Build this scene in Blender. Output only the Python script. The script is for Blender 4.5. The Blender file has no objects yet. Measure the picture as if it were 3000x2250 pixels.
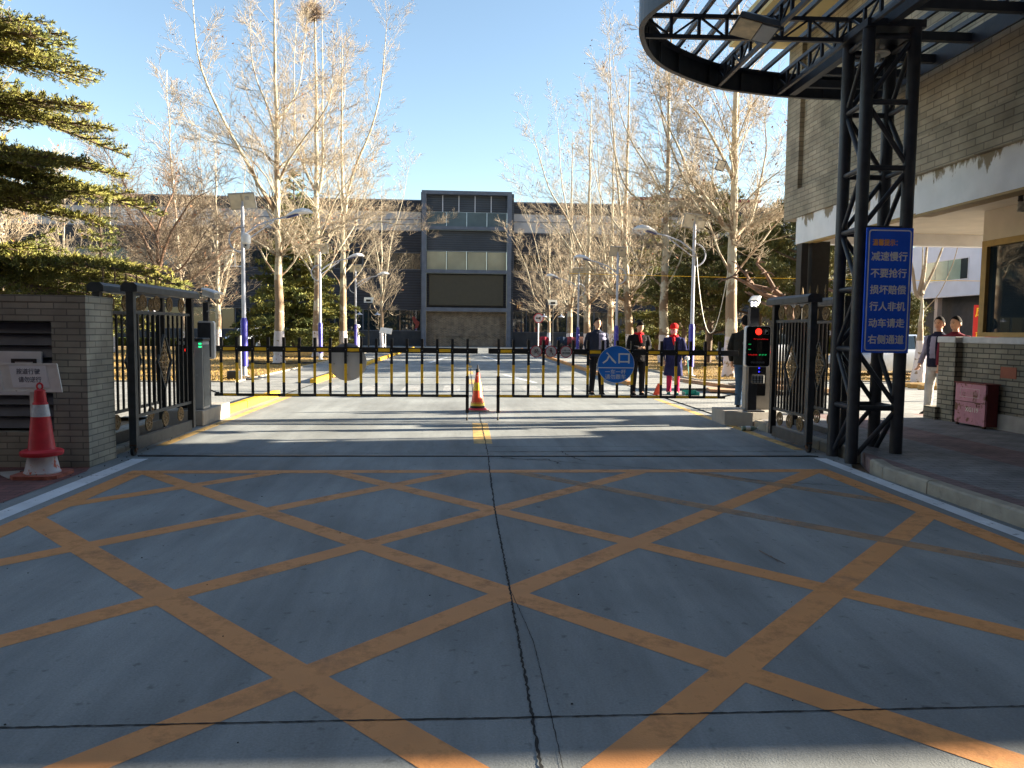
import bpy, math, random
import numpy as np
from math import radians, sin, cos, pi, tan, atan2, sqrt
from mathutils import Matrix, Vector

# ------------------------------------------------------------------ scene, camera, light
sc = bpy.context.scene
C = sc.collection
FPX, CAMH = 2200.0, 1.45

def cam_basis(yaw, pitch, roll):
    f = Vector((sin(yaw) * cos(pitch), cos(yaw) * cos(pitch), -sin(pitch)))
    r = Vector((cos(yaw), -sin(yaw), 0))
    u = r.cross(f)
    c, s = cos(roll), sin(roll)
    return c * r + s * u, -s * r + c * u, f
CR, CU, CF = cam_basis(radians(3.6), radians(4.02), 0.011)
cam_data = bpy.data.cameras.new('camera')
cam = bpy.data.objects.new('camera', cam_data); C.objects.link(cam)
cam_data.sensor_width = 36; cam_data.lens = FPX / 3000 * 36
cam_data.clip_start = 0.05; cam_data.clip_end = 3000
m3 = Matrix((CR, CU, -CF)).transposed()
cam.matrix_world = Matrix.Translation((0, 0, CAMH)) @ m3.to_4x4()
sc.camera = cam

SUN_EL, SUN_AZ = radians(13.9), radians(83)      # azimuth clockwise from +Y (the road's direction)
world = bpy.data.worlds.new('World'); sc.world = world; world.use_nodes = True
wn = world.node_tree
sky = wn.nodes.new('ShaderNodeTexSky'); sky.sky_type = 'NISHITA'; sky.sun_disc = False
sky.sun_elevation = SUN_EL; sky.sun_rotation = SUN_AZ
sky.dust_density = 0.25; sky.ozone_density = 1.1; sky.air_density = 1.0
wn.links.new(sky.outputs[0], wn.nodes['Background'].inputs[0])
wn.nodes['Background'].inputs[1].default_value = 0.0505
sd = Vector((sin(SUN_AZ) * cos(SUN_EL), cos(SUN_AZ) * cos(SUN_EL), sin(SUN_EL)))
sun_data = bpy.data.lights.new('sun', 'SUN'); sun_data.energy = 5.0; sun_data.angle = radians(0.5)
sun_data.color = (1.0, 0.86, 0.66)
sun = bpy.data.objects.new('sun', sun_data); C.objects.link(sun)
sun.rotation_euler = sd.to_track_quat('Z', 'Y').to_euler()
sun.location = (30, 10, 20)
sc.view_settings.view_transform = 'Standard'; sc.view_settings.look = 'None'
sc.view_settings.gamma = 1; sc.view_settings.exposure = 2.70; sc.view_settings.use_curve_mapping = False
sc.cycles.max_bounces = 6

def ray(x, y): return CF + CR * (x - 1500) / FPX - CU * (y - 1125) / FPX
def at(x, y, Y):
    "world point on the line of sight of photograph pixel (3000 wide) at distance Y along the road"
    v = ray(x, y); t = Y / v.y
    return Vector((v.x * t, Y, CAMH + v.z * t))
def gnd(x, y, z=0.0):
    v = ray(x, y); t = (z - CAMH) / v.z
    return Vector((v.x * t, v.y * t, z))

# ------------------------------------------------------------------ materials
def _n(nt, t, **k):
    n = nt.nodes.new(t)
    for a, b in k.items(): setattr(n, a, b)
    return n
def mat(name, col, rough=0.7, metal=0.0, var=0.12, scale=6.0, bump=0.0, bscale=None, spec=0.5, alpha=None, tint=None, tscale=1.2, tmin=0.5, tmax=0.7, emit=None, estr=0.0):
    m = bpy.data.materials.new(name); m.use_nodes = True
    nt = m.node_tree; b = nt.nodes['Principled BSDF']
    b.inputs['Roughness'].default_value = rough; b.inputs['Metallic'].default_value = metal
    b.inputs['Specular IOR Level'].default_value = spec
    geo = _n(nt, 'ShaderNodeNewGeometry')
    no = _n(nt, 'ShaderNodeTexNoise'); no.inputs['Scale'].default_value = scale; no.inputs['Detail'].default_value = 5
    nt.links.new(geo.outputs['Position'], no.inputs['Vector'])
    mr = _n(nt, 'ShaderNodeMapRange'); mr.inputs['From Min'].default_value = 0.3; mr.inputs['From Max'].default_value = 0.7
    mr.inputs['To Min'].default_value = 1 - var; mr.inputs['To Max'].default_value = 1 + var
    nt.links.new(no.outputs['Fac'], mr.inputs['Value'])
    vm = _n(nt, 'ShaderNodeVectorMath', operation='SCALE'); vm.inputs[0].default_value = col[:3]
    nt.links.new(mr.outputs[0], vm.inputs['Scale'])
    out = vm.outputs[0]
    if tint is not None:
        n2 = _n(nt, 'ShaderNodeTexNoise'); n2.inputs['Scale'].default_value = tscale; n2.inputs['Detail'].default_value = 6; n2.inputs['Roughness'].default_value = 0.65
        nt.links.new(geo.outputs['Position'], n2.inputs['Vector'])
        m2 = _n(nt, 'ShaderNodeMapRange'); m2.inputs['From Min'].default_value = tmin; m2.inputs['From Max'].default_value = tmax
        nt.links.new(n2.outputs['Fac'], m2.inputs['Value'])
        mx = _n(nt, 'ShaderNodeMix', data_type='RGBA'); mx.inputs[7].default_value = (*tint[:3], 1)
        nt.links.new(m2.outputs[0], mx.inputs[0]); nt.links.new(out, mx.inputs[6]); out = mx.outputs[2]
    nt.links.new(out, b.inputs['Base Color'])
    if bump:
        nb = _n(nt, 'ShaderNodeTexNoise'); nb.inputs['Scale'].default_value = bscale or scale * 6; nb.inputs['Detail'].default_value = 4
        nt.links.new(geo.outputs['Position'], nb.inputs['Vector'])
        bp = _n(nt, 'ShaderNodeBump'); bp.inputs['Strength'].default_value = bump; bp.inputs['Distance'].default_value = 0.01
        nt.links.new(nb.outputs['Fac'], bp.inputs['Height']); nt.links.new(bp.outputs[0], b.inputs['Normal'])
    if emit: b.inputs['Emission Color'].default_value = (*emit, 1); b.inputs['Emission Strength'].default_value = estr
    return m

def brick_mat(name, c1, c2, mortar, bw=0.25, bh=0.075, ms=0.006, plan=False, rough=0.85, offset=0.5, tint=None, band=None):
    "bricks on walls (u = x+y, v = z) or paving (plan)"
    m = bpy.data.materials.new(name); m.use_nodes = True
    nt = m.node_tree; b = nt.nodes['Principled BSDF']; b.inputs['Roughness'].default_value = rough
    geo = _n(nt, 'ShaderNodeNewGeometry'); sp = _n(nt, 'ShaderNodeSeparateXYZ'); nt.links.new(geo.outputs['Position'], sp.inputs[0])
    cb = _n(nt, 'ShaderNodeCombineXYZ')
    if plan:
        nt.links.new(sp.outputs[0], cb.inputs[0]); nt.links.new(sp.outputs[1], cb.inputs[1])
    else:
        ad = _n(nt, 'ShaderNodeMath', operation='ADD'); nt.links.new(sp.outputs[0], ad.inputs[0]); nt.links.new(sp.outputs[1], ad.inputs[1])
        nt.links.new(ad.outputs[0], cb.inputs[0]); nt.links.new(sp.outputs[2], cb.inputs[1])
    br = _n(nt, 'ShaderNodeTexBrick'); br.offset = offset
    br.inputs['Scale'].default_value = 1; br.inputs['Brick Width'].default_value = bw; br.inputs['Row Height'].default_value = bh
    br.inputs['Mortar Size'].default_value = ms; br.inputs['Mortar Smooth'].default_value = 0.3; br.inputs['Bias'].default_value = 0
    br.inputs['Color1'].default_value = (*c1, 1); br.inputs['Color2'].default_value = (*c2, 1); br.inputs['Mortar'].default_value = (*mortar, 1)
    nt.links.new(cb.outputs[0], br.inputs['Vector'])
    no = _n(nt, 'ShaderNodeTexNoise'); no.inputs['Scale'].default_value = 2.3; no.inputs['Detail'].default_value = 7
    nt.links.new(geo.outputs['Position'], no.inputs['Vector'])
    mr = _n(nt, 'ShaderNodeMapRange'); mr.inputs['From Min'].default_value = 0.3; mr.inputs['From Max'].default_value = 0.7; mr.inputs['To Min'].default_value = 0.72; mr.inputs['To Max'].default_value = 1.25
    nt.links.new(no.outputs['Fac'], mr.inputs['Value'])
    vm = _n(nt, 'ShaderNodeVectorMath', operation='SCALE'); nt.links.new(br.outputs['Color'], vm.inputs[0]); nt.links.new(mr.outputs[0], vm.inputs['Scale'])
    out = vm.outputs[0]
    if tint is not None:
        n2 = _n(nt, 'ShaderNodeTexNoise'); n2.inputs['Scale'].default_value = 1.1; nt.links.new(geo.outputs['Position'], n2.inputs['Vector'])
        m2 = _n(nt, 'ShaderNodeMapRange'); m2.inputs['From Min'].default_value = 0.45; m2.inputs['From Max'].default_value = 0.65; m2.inputs['To Max'].default_value = 0.8
        nt.links.new(n2.outputs['Fac'], m2.inputs['Value'])
        mx = _n(nt, 'ShaderNodeMix', data_type='RGBA', blend_type='MULTIPLY'); mx.inputs[7].default_value = (*tint, 1)
        nt.links.new(m2.outputs[0], mx.inputs[0]); nt.links.new(out, mx.inputs[6]); out = mx.outputs[2]
    if band is not None:        # coloured bands across the paving, repeated along x
        wv = _n(nt, 'ShaderNodeMath', operation='WRAP'); wv.inputs[1].default_value = band[1]; wv.inputs[2].default_value = 0
        nt.links.new(sp.outputs[0], wv.inputs[0])
        gt = _n(nt, 'ShaderNodeMath', operation='LESS_THAN'); gt.inputs[1].default_value = band[2]; nt.links.new(wv.outputs[0], gt.inputs[0])
        mx = _n(nt, 'ShaderNodeMix', data_type='RGBA', blend_type='MULTIPLY'); mx.inputs[7].default_value = (*band[0], 1)
        nt.links.new(gt.outputs[0], mx.inputs[0]); nt.links.new(out, mx.inputs[6]); out = mx.outputs[2]
    nt.links.new(out, b.inputs['Base Color'])
    bp = _n(nt, 'ShaderNodeBump'); bp.inputs['Strength'].default_value = 0.9; bp.inputs['Distance'].default_value = 0.006; bp.invert = True
    nt.links.new(br.outputs['Fac'], bp.inputs['Height'])
    nb = _n(nt, 'ShaderNodeTexNoise'); nb.inputs['Scale'].default_value = 60; nt.links.new(geo.outputs['Position'], nb.inputs['Vector'])
    b2 = _n(nt, 'ShaderNodeBump'); b2.inputs['Strength'].default_value = 0.35; b2.inputs['Distance'].default_value = 0.004
    nt.links.new(nb.outputs['Fac'], b2.inputs['Height']); nt.links.new(bp.outputs[0], b2.inputs['Normal'])
    nt.links.new(b2.outputs[0], b.inputs['Normal'])
    return m

def ribbed_mat(name, col, pitch=0.12, dark=0.45, rough=0.5, metal=0.2, axis=2):
    "cladding of horizontal ribs: bump plus a darker base colour in the grooves between the ribs"
    m = bpy.data.materials.new(name); m.use_nodes = True
    nt = m.node_tree; b = nt.nodes['Principled BSDF']; b.inputs['Roughness'].default_value = rough; b.inputs['Metallic'].default_value = metal
    geo = _n(nt, 'ShaderNodeNewGeometry'); sp = _n(nt, 'ShaderNodeSeparateXYZ'); nt.links.new(geo.outputs['Position'], sp.inputs[0])
    wr = _n(nt, 'ShaderNodeMath', operation='PINGPONG'); wr.inputs[1].default_value = pitch / 2
    nt.links.new(sp.outputs[axis], wr.inputs[0])
    mr = _n(nt, 'ShaderNodeMapRange'); mr.inputs['From Min'].default_value = 0.08 * pitch; mr.inputs['From Max'].default_value = 0.2 * pitch
    mr.inputs['To Min'].default_value = dark; mr.inputs['To Max'].default_value = 1
    nt.links.new(wr.outputs[0], mr.inputs['Value'])
    no = _n(nt, 'ShaderNodeTexNoise'); no.inputs['Scale'].default_value = 0.6; no.inputs['Detail'].default_value = 6; nt.links.new(geo.outputs['Position'], no.inputs['Vector'])
    m2 = _n(nt, 'ShaderNodeMapRange'); m2.inputs['From Min'].default_value = 0.3; m2.inputs['From Max'].default_value = 0.7; m2.inputs['To Min'].default_value = 0.82; m2.inputs['To Max'].default_value = 1.15
    nt.links.new(no.outputs['Fac'], m2.inputs['Value'])
    mu = _n(nt, 'ShaderNodeMath', operation='MULTIPLY'); nt.links.new(mr.outputs[0], mu.inputs[0]); nt.links.new(m2.outputs[0], mu.inputs[1])
    vm = _n(nt, 'ShaderNodeVectorMath', operation='SCALE'); vm.inputs[0].default_value = col; nt.links.new(mu.outputs[0], vm.inputs['Scale'])
    nt.links.new(vm.outputs[0], b.inputs['Base Color'])
    bp = _n(nt, 'ShaderNodeBump'); bp.inputs['Strength'].default_value = 0.8; bp.inputs['Distance'].default_value = 0.02
    nt.links.new(mr.outputs[0], bp.inputs['Height']); nt.links.new(bp.outputs[0], b.inputs['Normal'])
    return m

M = {}
M['steel'] = mat('dark painted steel', (0.026, 0.030, 0.040), 0.42, 0.0, 0.25, 9, 0.15, 90, tint=(0.06, 0.055, 0.05), tmin=0.55, tmax=0.8, tscale=4)
M['black'] = mat('black paint', (0.018, 0.019, 0.022), 0.38, 0.0, 0.2, 12)
M['iron'] = mat('weathered grey iron', (0.06, 0.065, 0.07), 0.5, 0.3, 0.25, 10, tint=(0.10, 0.07, 0.05), tmin=0.6, tmax=0.85, tscale=7)
M['gold'] = mat('aged gold paint', (0.25, 0.165, 0.075), 0.5, 0.3, 0.3, 30)
M['rust'] = mat('rusty steel', (0.12, 0.06, 0.035), 0.9, 0, 0.4, 20)
M['yellow'] = mat('yellow reflective film', (1.0, 0.60, 0.03), 0.4, 0, 0.08, 14)
M['dark_red'] = mat('oxide red', (0.25, 0.03, 0.025), 0.5)
M['white'] = mat('white painted metal', (0.78, 0.79, 0.80), 0.4, 0, 0.05, 8)
M['offwhite'] = mat('off white panel back', (0.62, 0.60, 0.52), 0.6, 0, 0.08, 8)
M['alu'] = mat('brushed aluminium', (0.42, 0.45, 0.47), 0.35, 0.7, 0.1, 12)
M['grey_panel'] = mat('light grey cabinet paint', (0.36, 0.38, 0.40), 0.4, 0.2, 0.08, 8)
M['galv'] = mat('white lamp pole paint', (0.46, 0.50, 0.60), 0.35, 0, 0.1, 5)
M['indigo'] = mat('indigo pole sleeve', (0.04, 0.04, 0.36), 0.45, 0, 0.2, 9, tint=(0.45, 0.42, 0.6), tmin=0.62, tmax=0.72, tscale=6)
M['navy_trim'] = mat('navy lamp underside', (0.02, 0.04, 0.20), 0.4)
M['sign_blue'] = mat('blue sign film', (0.014, 0.13, 0.92), 0.32, 0, 0.06, 5)
M['sign_blue2'] = mat('blue round sign film', (0.02, 0.21, 0.82), 0.35, 0, 0.08, 5)
M['sign_white'] = mat('white lettering film', (0.86, 0.88, 0.92), 0.45, 0, 0.03)
M['sign_orange'] = mat('faded orange lettering', (0.95, 0.48, 0.12), 0.5)
M['sign_red'] = mat('red sign ring', (0.50, 0.03, 0.06), 0.4, 0, 0.1)
M['sign_face'] = mat('pale sign face', (0.62, 0.63, 0.66), 0.5, 0, 0.06)
M['ink'] = mat('black sign ink', (0.02, 0.02, 0.03), 0.6)
M['ink_blue'] = mat('blue-black printing ink', (0.03, 0.05, 0.12), 0.7)
M['paper'] = mat('printed paper', (0.86, 0.90, 0.95), 0.75, 0, 0.03)
M['worn_white'] = mat('chipped white paint', (0.80, 0.82, 0.80), 0.6, 0, 0.1, 8, tint=(0.12, 0.07, 0.04), tmin=0.64, tmax=0.68, tscale=9)
M['cone_red'] = mat('faded red cone plastic', (0.62, 0.030, 0.045), 0.45, 0, 0.12, 10)
M['cone_orange'] = mat('orange red cone plastic', (0.80, 0.09, 0.04), 0.45, 0, 0.15, 14)
M['cone_yellow'] = mat('yellow reflective sleeve', (0.85, 0.60, 0.06), 0.4, 0, 0.15, 14)
M['reflective'] = mat('silver reflective sleeve', (0.60, 0.63, 0.68), 0.35, 0.2, 0.12, 40, 0.4, 150)
M['cone_worn'] = mat('worn white over orange plastic', (0.62, 0.62, 0.66), 0.6, 0, 0.12, 10, tint=(0.55, 0.10, 0.03), tmin=0.56, tmax=0.60, tscale=9)
M['base_worn'] = mat('dusty brick red rubber base', (0.40, 0.13, 0.09), 0.8, 0, 0.25, 14)
M['rubber'] = mat('black rubber', (0.02, 0.02, 0.02), 0.8)
M['brick_up'] = brick_mat('tan grey wall brick', (0.46, 0.385, 0.275), (0.35, 0.295, 0.21), (0.23, 0.19, 0.14), 0.30, 0.085, 0.008, tint=(0.72, 0.76, 0.74))
M['brick_low'] = brick_mat('grey brown wall brick', (0.30, 0.275, 0.21), (0.22, 0.20, 0.155), (0.07, 0.065, 0.055), 0.25, 0.075, 0.009, tint=(0.75, 0.75, 0.72))
M['brick_left'] = brick_mat('grey wall brick', (0.42, 0.40, 0.33), (0.32, 0.305, 0.255), (0.19, 0.185, 0.165), 0.25, 0.065, 0.006, tint=(0.75, 0.78, 0.78))
M['brick_dark'] = brick_mat('brown facade brick', (0.17, 0.13, 0.09), (0.10, 0.075, 0.055), (0.22, 0.20, 0.17), 0.30, 0.10, 0.012)
M['pave_red'] = brick_mat('red paving brick', (0.20, 0.085, 0.075), (0.14, 0.065, 0.062), (0.05, 0.035, 0.035), 0.22, 0.11, 0.006, plan=True)
M['pave_right'] = brick_mat('grey and red paving brick', (0.25, 0.25, 0.255), (0.19, 0.195, 0.205), (0.08, 0.08, 0.08), 0.2, 0.1, 0.005, plan=True, band=((1.0, 0.68, 0.66), 1.9, 0.75))
M['pave_grey'] = brick_mat('grey block paving', (0.30, 0.31, 0.30), (0.24, 0.25, 0.25), (0.12, 0.12, 0.11), 0.22, 0.11, 0.008, plan=True)
M['plaster'] = mat('white beam plaster', (0.88, 0.87, 0.86), 0.8, 0, 0.06, 4, 0.2, 40)
M['soffit'] = mat('cream soffit plaster', (0.66, 0.58, 0.46), 0.85, 0, 0.07, 3)
M['wood_trim'] = mat('ochre painted trim', (0.38, 0.24, 0.07), 0.55, 0, 0.15, 8)
M['sill'] = mat('white sill stone', (0.52, 0.53, 0.54), 0.6, 0, 0.12, 8)
M['kerb'] = mat('kerb stone', (0.34, 0.31, 0.25), 0.85, 0, 0.18, 7, 0.3, 60, tint=(0.16, 0.14, 0.12), tmin=0.6, tmax=0.8, tscale=6)
M['kerb_yellow'] = mat('yellow painted kerb', (0.72, 0.42, 0.02), 0.6, 0, 0.12, 6, tint=(0.45, 0.36, 0.2), tmin=0.66, tmax=0.72, tscale=8)
M['kerb_orange'] = mat('orange painted kerb', (0.50, 0.24, 0.08), 0.7, 0, 0.15, 6)
M['block'] = mat('cast concrete block', (0.36, 0.34, 0.31), 0.85, 0, 0.12, 6, 0.25, 70)
M['bark'] = None
M['leaf_dry'] = mat('dry brown leaves', (0.26, 0.11, 0.05), 0.8, 0, 0.4, 3)
M['twig'] = mat('pale twig bark', (0.33, 0.275, 0.20), 0.8, 0, 0.25, 2)
M['twig_brown'] = mat('brown twig bark', (0.17, 0.125, 0.09), 0.85, 0, 0.25, 2)
M['trunk_dark'] = mat('dark conifer bark', (0.10, 0.07, 0.05), 0.9, 0, 0.3, 6)
M['glass_dark'] = mat('dark window glass', (0.012, 0.020, 0.026), 0.02, 0, 0.3, 0.7, spec=0.8)
M['glass_pale'] = mat('pale reflecting window glass', (0.34, 0.33, 0.24), 0.2, 0, 0.18, 0.5, spec=0.6)
M['glass_blue'] = mat('grey blue window glass', (0.10, 0.14, 0.16), 0.12, 0, 0.2, 0.6, spec=0.6)
M['glass_green'] = mat('green window glass', (0.20, 0.30, 0.26), 0.15, 0, 0.25, 0.6)
M['pcglass'] = mat('glossy black display glass', (0.012, 0.012, 0.013), 0.05, 0, 0.1)
M['led_red'] = mat('lit red lamp', (0.6, 0.01, 0.01), 0.4, emit=(1.0, 0.02, 0.01), estr=0.55)
M['row_red'] = mat('dim red letters', (0.3, 0.01, 0.01), 0.4, emit=(1.0, 0.02, 0.02), estr=0.07)
M['row_green'] = mat('dim green letters', (0.02, 0.3, 0.1), 0.4, emit=(0.02, 0.8, 0.2), estr=0.05)
M['led_green'] = mat('lit green lamp', (0.02, 0.5, 0.15), 0.4, emit=(0.02, 0.8, 0.25), estr=0.35)
M['led_blue'] = mat('lit blue lamp', (0.02, 0.02, 0.6), 0.4, emit=(0.03, 0.03, 1.0), estr=0.6)
M['led_white'] = mat('lit white lamp', (0.8, 0.8, 0.9), 0.4, emit=(0.85, 0.85, 1.0), estr=0.9)
M['clad'] = ribbed_mat('charcoal ribbed cladding', (0.024, 0.028, 0.042), 0.24, 0.5)
M['clad_light'] = ribbed_mat('slate ribbed cladding', (0.045, 0.056, 0.075), 0.2, 0.6)
M['louver'] = mat('navy black louver', (0.085, 0.095, 0.125), 0.4, 0.1, 0.15, 5)
M['band_white'] = mat('pale grey wall band', (0.42, 0.42, 0.44), 0.8, 0, 0.08, 1.5)
M['frame_blue'] = mat('blue grey steel column', (0.10, 0.12, 0.165), 0.5, 0.1, 0.15, 2)
M['screen'] = mat('unlit screen of brown dots', (0.055, 0.050, 0.036), 0.8, 0, 0.06, 3)
M['plinth'] = mat('dark plinth', (0.035, 0.036, 0.042), 0.8, 0, 0.2, 2)
M['beige'] = mat('beige rendered wall', (0.50, 0.42, 0.32), 0.85, 0, 0.06, 1)
M['pink_wall'] = mat('pale pink wall', (0.46, 0.38, 0.33), 0.85, 0, 0.06, 1)
M['blue_wall'] = mat('pale blue grey wall', (0.50, 0.56, 0.68), 0.75, 0, 0.05, 1)
M['cream_wall'] = mat('yellow cream wall', (0.62, 0.50, 0.24), 0.8, 0, 0.08, 2)
M['earth'] = mat('bare soil', (0.20, 0.14, 0.085), 0.95, 0, 0.3, 3, 0.4, 40)
def xformed_road():
    m = mat('concrete road', (0.212, 0.232, 0.238), 0.82, 0, 0.22, 0.6, 0.22, 130)
    nt = m.node_tree; b = nt.nodes['Principled BSDF']
    src = b.inputs['Base Color'].links[0].from_socket
    geo = [n for n in nt.nodes if n.type == 'NEW_GEOMETRY'][0]
    # dark tyre and dirt specks, long streaks along the road
    mp = _n(nt, 'ShaderNodeMapping'); mp.inputs['Scale'].default_value = (3.2, 0.5, 1); nt.links.new(geo.outputs['Position'], mp.inputs['Vector'])
    n2 = _n(nt, 'ShaderNodeTexNoise'); n2.inputs['Scale'].default_value = 1.4; n2.inputs['Detail'].default_value = 8; n2.inputs['Roughness'].default_value = 0.7
    nt.links.new(mp.outputs[0], n2.inputs['Vector'])
    m2 = _n(nt, 'ShaderNodeMapRange'); m2.inputs['From Min'].default_value = 0.35; m2.inputs['From Max'].default_value = 0.7; m2.inputs['To Min'].default_value = 1.12; m2.inputs['To Max'].default_value = 0.80
    nt.links.new(n2.outputs['Fac'], m2.inputs['Value'])
    n3 = _n(nt, 'ShaderNodeTexNoise'); n3.inputs['Scale'].default_value = 14; n3.inputs['Detail'].default_value = 3
    nt.links.new(geo.outputs['Position'], n3.inputs['Vector'])
    m4 = _n(nt, 'ShaderNodeMapRange'); m4.inputs['From Min'].default_value = 0.64; m4.inputs['From Max'].default_value = 0.73; m4.inputs['To Min'].default_value = 1.0; m4.inputs['To Max'].default_value = 0.62
    nt.links.new(n3.outputs['Fac'], m4.inputs['Value'])
    n5 = _n(nt, 'ShaderNodeTexNoise'); n5.inputs['Scale'].default_value = 95; n5.inputs['Detail'].default_value = 3
    nt.links.new(geo.outputs['Position'], n5.inputs['Vector'])
    m5 = _n(nt, 'ShaderNodeMapRange'); m5.inputs['From Min'].default_value = 0.3; m5.inputs['From Max'].default_value = 0.7; m5.inputs['To Min'].default_value = 0.88; m5.inputs['To Max'].default_value = 1.12
    nt.links.new(n5.outputs['Fac'], m5.inputs['Value'])
    mp6 = _n(nt, 'ShaderNodeMapping'); mp6.inputs['Scale'].default_value = (1.5, 0.06, 1); nt.links.new(geo.outputs['Position'], mp6.inputs['Vector'])
    n6 = _n(nt, 'ShaderNodeTexNoise'); n6.inputs['Scale'].default_value = 1.0; n6.inputs['Detail'].default_value = 4; nt.links.new(mp6.outputs[0], n6.inputs['Vector'])
    m6 = _n(nt, 'ShaderNodeMapRange'); m6.inputs['From Min'].default_value = 0.38; m6.inputs['From Max'].default_value = 0.62; m6.inputs['To Min'].default_value = 0.88; m6.inputs['To Max'].default_value = 1.10
    nt.links.new(n6.outputs['Fac'], m6.inputs['Value'])
    t6 = _n(nt, 'ShaderNodeMath', operation='MULTIPLY'); nt.links.new(m2.outputs[0], t6.inputs[0]); nt.links.new(m6.outputs[0], t6.inputs[1])
    a = _n(nt, 'ShaderNodeMath', operation='MULTIPLY'); nt.links.new(t6.outputs[0], a.inputs[0]); nt.links.new(m4.outputs[0], a.inputs[1])
    a2 = _n(nt, 'ShaderNodeMath', operation='MULTIPLY'); nt.links.new(a.outputs[0], a2.inputs[0]); nt.links.new(m5.outputs[0], a2.inputs[1])
    vm = _n(nt, 'ShaderNodeVectorMath', operation='SCALE'); nt.links.new(src, vm.inputs[0]); nt.links.new(a2.outputs[0], vm.inputs['Scale'])
    nt.links.new(vm.outputs[0], b.inputs['Base Color'])
    return m
M['road'] = xformed_road()
M['paint_zebra'] = None
def paint_mat(name, col, wear_lo, wear_hi, scale=5):
    "thin road paint; where it has worn off it is transparent to the concrete beneath"
    m = mat(name, col, 0.7, 0, 0.14, 3, 0.15, 120)
    nt = m.node_tree; b = nt.nodes['Principled BSDF']
    geo = [n for n in nt.nodes if n.type == 'NEW_GEOMETRY'][0]
    n2 = _n(nt, 'ShaderNodeTexNoise'); n2.inputs['Scale'].default_value = scale; n2.inputs['Detail'].default_value = 9; n2.inputs['Roughness'].default_value = 0.75
    nt.links.new(geo.outputs['Position'], n2.inputs['Vector'])
    m2 = _n(nt, 'ShaderNodeMapRange'); m2.inputs['From Min'].default_value = wear_lo; m2.inputs['From Max'].default_value = wear_hi
    m2.inputs['To Min'].default_value = 1; m2.inputs['To Max'].default_value = 0.15
    nt.links.new(n2.outputs['Fac'], m2.inputs['Value']); nt.links.new(m2.outputs[0], b.inputs['Alpha'])
    return m
M['paint_orange'] = paint_mat('worn orange road paint', (0.60, 0.265, 0.085), 0.49, 0.78, 3.0)
M['paint_faint'] = paint_mat('faded orange road paint', (0.42, 0.25, 0.13), 0.30, 0.70, 2.2)
M['paint_white'] = paint_mat('worn white road paint', (0.62, 0.66, 0.70), 0.58, 0.66, 9)
M['paint_zebra'] = paint_mat('worn crossing paint', (0.40, 0.41, 0.41), 0.42, 0.68, 5)
M['paint_yellow'] = paint_mat('pale yellow road paint', (0.66, 0.42, 0.14), 0.45, 0.75, 4)
M['gap'] = mat('dark joint filler', (0.02, 0.02, 0.02), 0.95)

def bark_mat(name, base, patch, white_to=None):
    m = mat(name, base, 0.85, 0, 0.15, 4, 0.5, 25, tint=patch, tmin=0.5, tmax=0.56, tscale=1.7)
    if white_to:
        for nd in m.node_tree.nodes:      # the old brown bark covers the foot of the trunk, cream bark shows higher up
            if nd.type == 'MAP_RANGE' and abs(nd.inputs['From Min'].default_value-0.5) < 1e-4:
                nn = m.node_tree; g0 = [q for q in nn.nodes if q.type == 'NEW_GEOMETRY'][0]; s0 = _n(nn, 'ShaderNodeSeparateXYZ'); nn.links.new(g0.outputs['Position'], s0.inputs[0])
                h0 = _n(nn, 'ShaderNodeMapRange'); h0.inputs['From Min'].default_value = 3.0; h0.inputs['From Max'].default_value = 5.5; h0.inputs['To Min'].default_value = 0.07; h0.inputs['To Max'].default_value = -0.03; nn.links.new(s0.outputs[2], h0.inputs['Value'])
                a0 = _n(nn, 'ShaderNodeMath', operation='ADD'); src0 = nd.inputs['Value'].links[0].from_socket; nn.links.new(src0, a0.inputs[0]); nn.links.new(h0.outputs[0], a0.inputs[1]); nn.links.new(a0.outputs[0], nd.inputs['Value'])
        nt = m.node_tree; b = nt.nodes['Principled BSDF']; src = b.inputs['Base Color'].links[0].from_socket
        geo = [n for n in nt.nodes if n.type == 'NEW_GEOMETRY'][0]
        sp = _n(nt, 'ShaderNodeSeparateXYZ'); nt.links.new(geo.outputs['Position'], sp.inputs[0])
        g = _n(nt, 'ShaderNodeMath', operation='LESS_THAN'); g.inputs[1].default_value = white_to
        nt.links.new(sp.outputs[2], g.inputs[0])
        n2 = _n(nt, 'ShaderNodeTexNoise'); n2.inputs['Scale'].default_value = 7; n2.inputs['Detail'].default_value = 8; nt.links.new(geo.outputs['Position'], n2.inputs['Vector'])
        l = _n(nt, 'ShaderNodeMath', operation='LESS_THAN'); l.inputs[1].default_value = 0.60; nt.links.new(n2.outputs['Fac'], l.inputs[0])
        mu = _n(nt, 'ShaderNodeMath', operation='MULTIPLY'); nt.links.new(g.outputs[0], mu.inputs[0]); nt.links.new(l.outputs[0], mu.inputs[1])
        mx = _n(nt, 'ShaderNodeMix', data_type='RGBA'); mx.inputs[7].default_value = (0.60, 0.56, 0.58, 1)
        nt.links.new(mu.outputs[0], mx.inputs[0]); nt.links.new(src, mx.inputs[6]); nt.links.new(mx.outputs[2], b.inputs['Base Color'])
    return m
M['bark_plane'] = bark_mat('cream plane bark with brown patches and limewash', (0.47, 0.43, 0.33), (0.24, 0.17, 0.11), 1.35)
M['bark_pale'] = bark_mat('pale grey bark', (0.46, 0.42, 0.33), (0.28, 0.22, 0.16), 1.3)
M['bark_brown'] = bark_mat('brown shrub bark', (0.20, 0.12, 0.08), (0.12, 0.08, 0.06))

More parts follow.
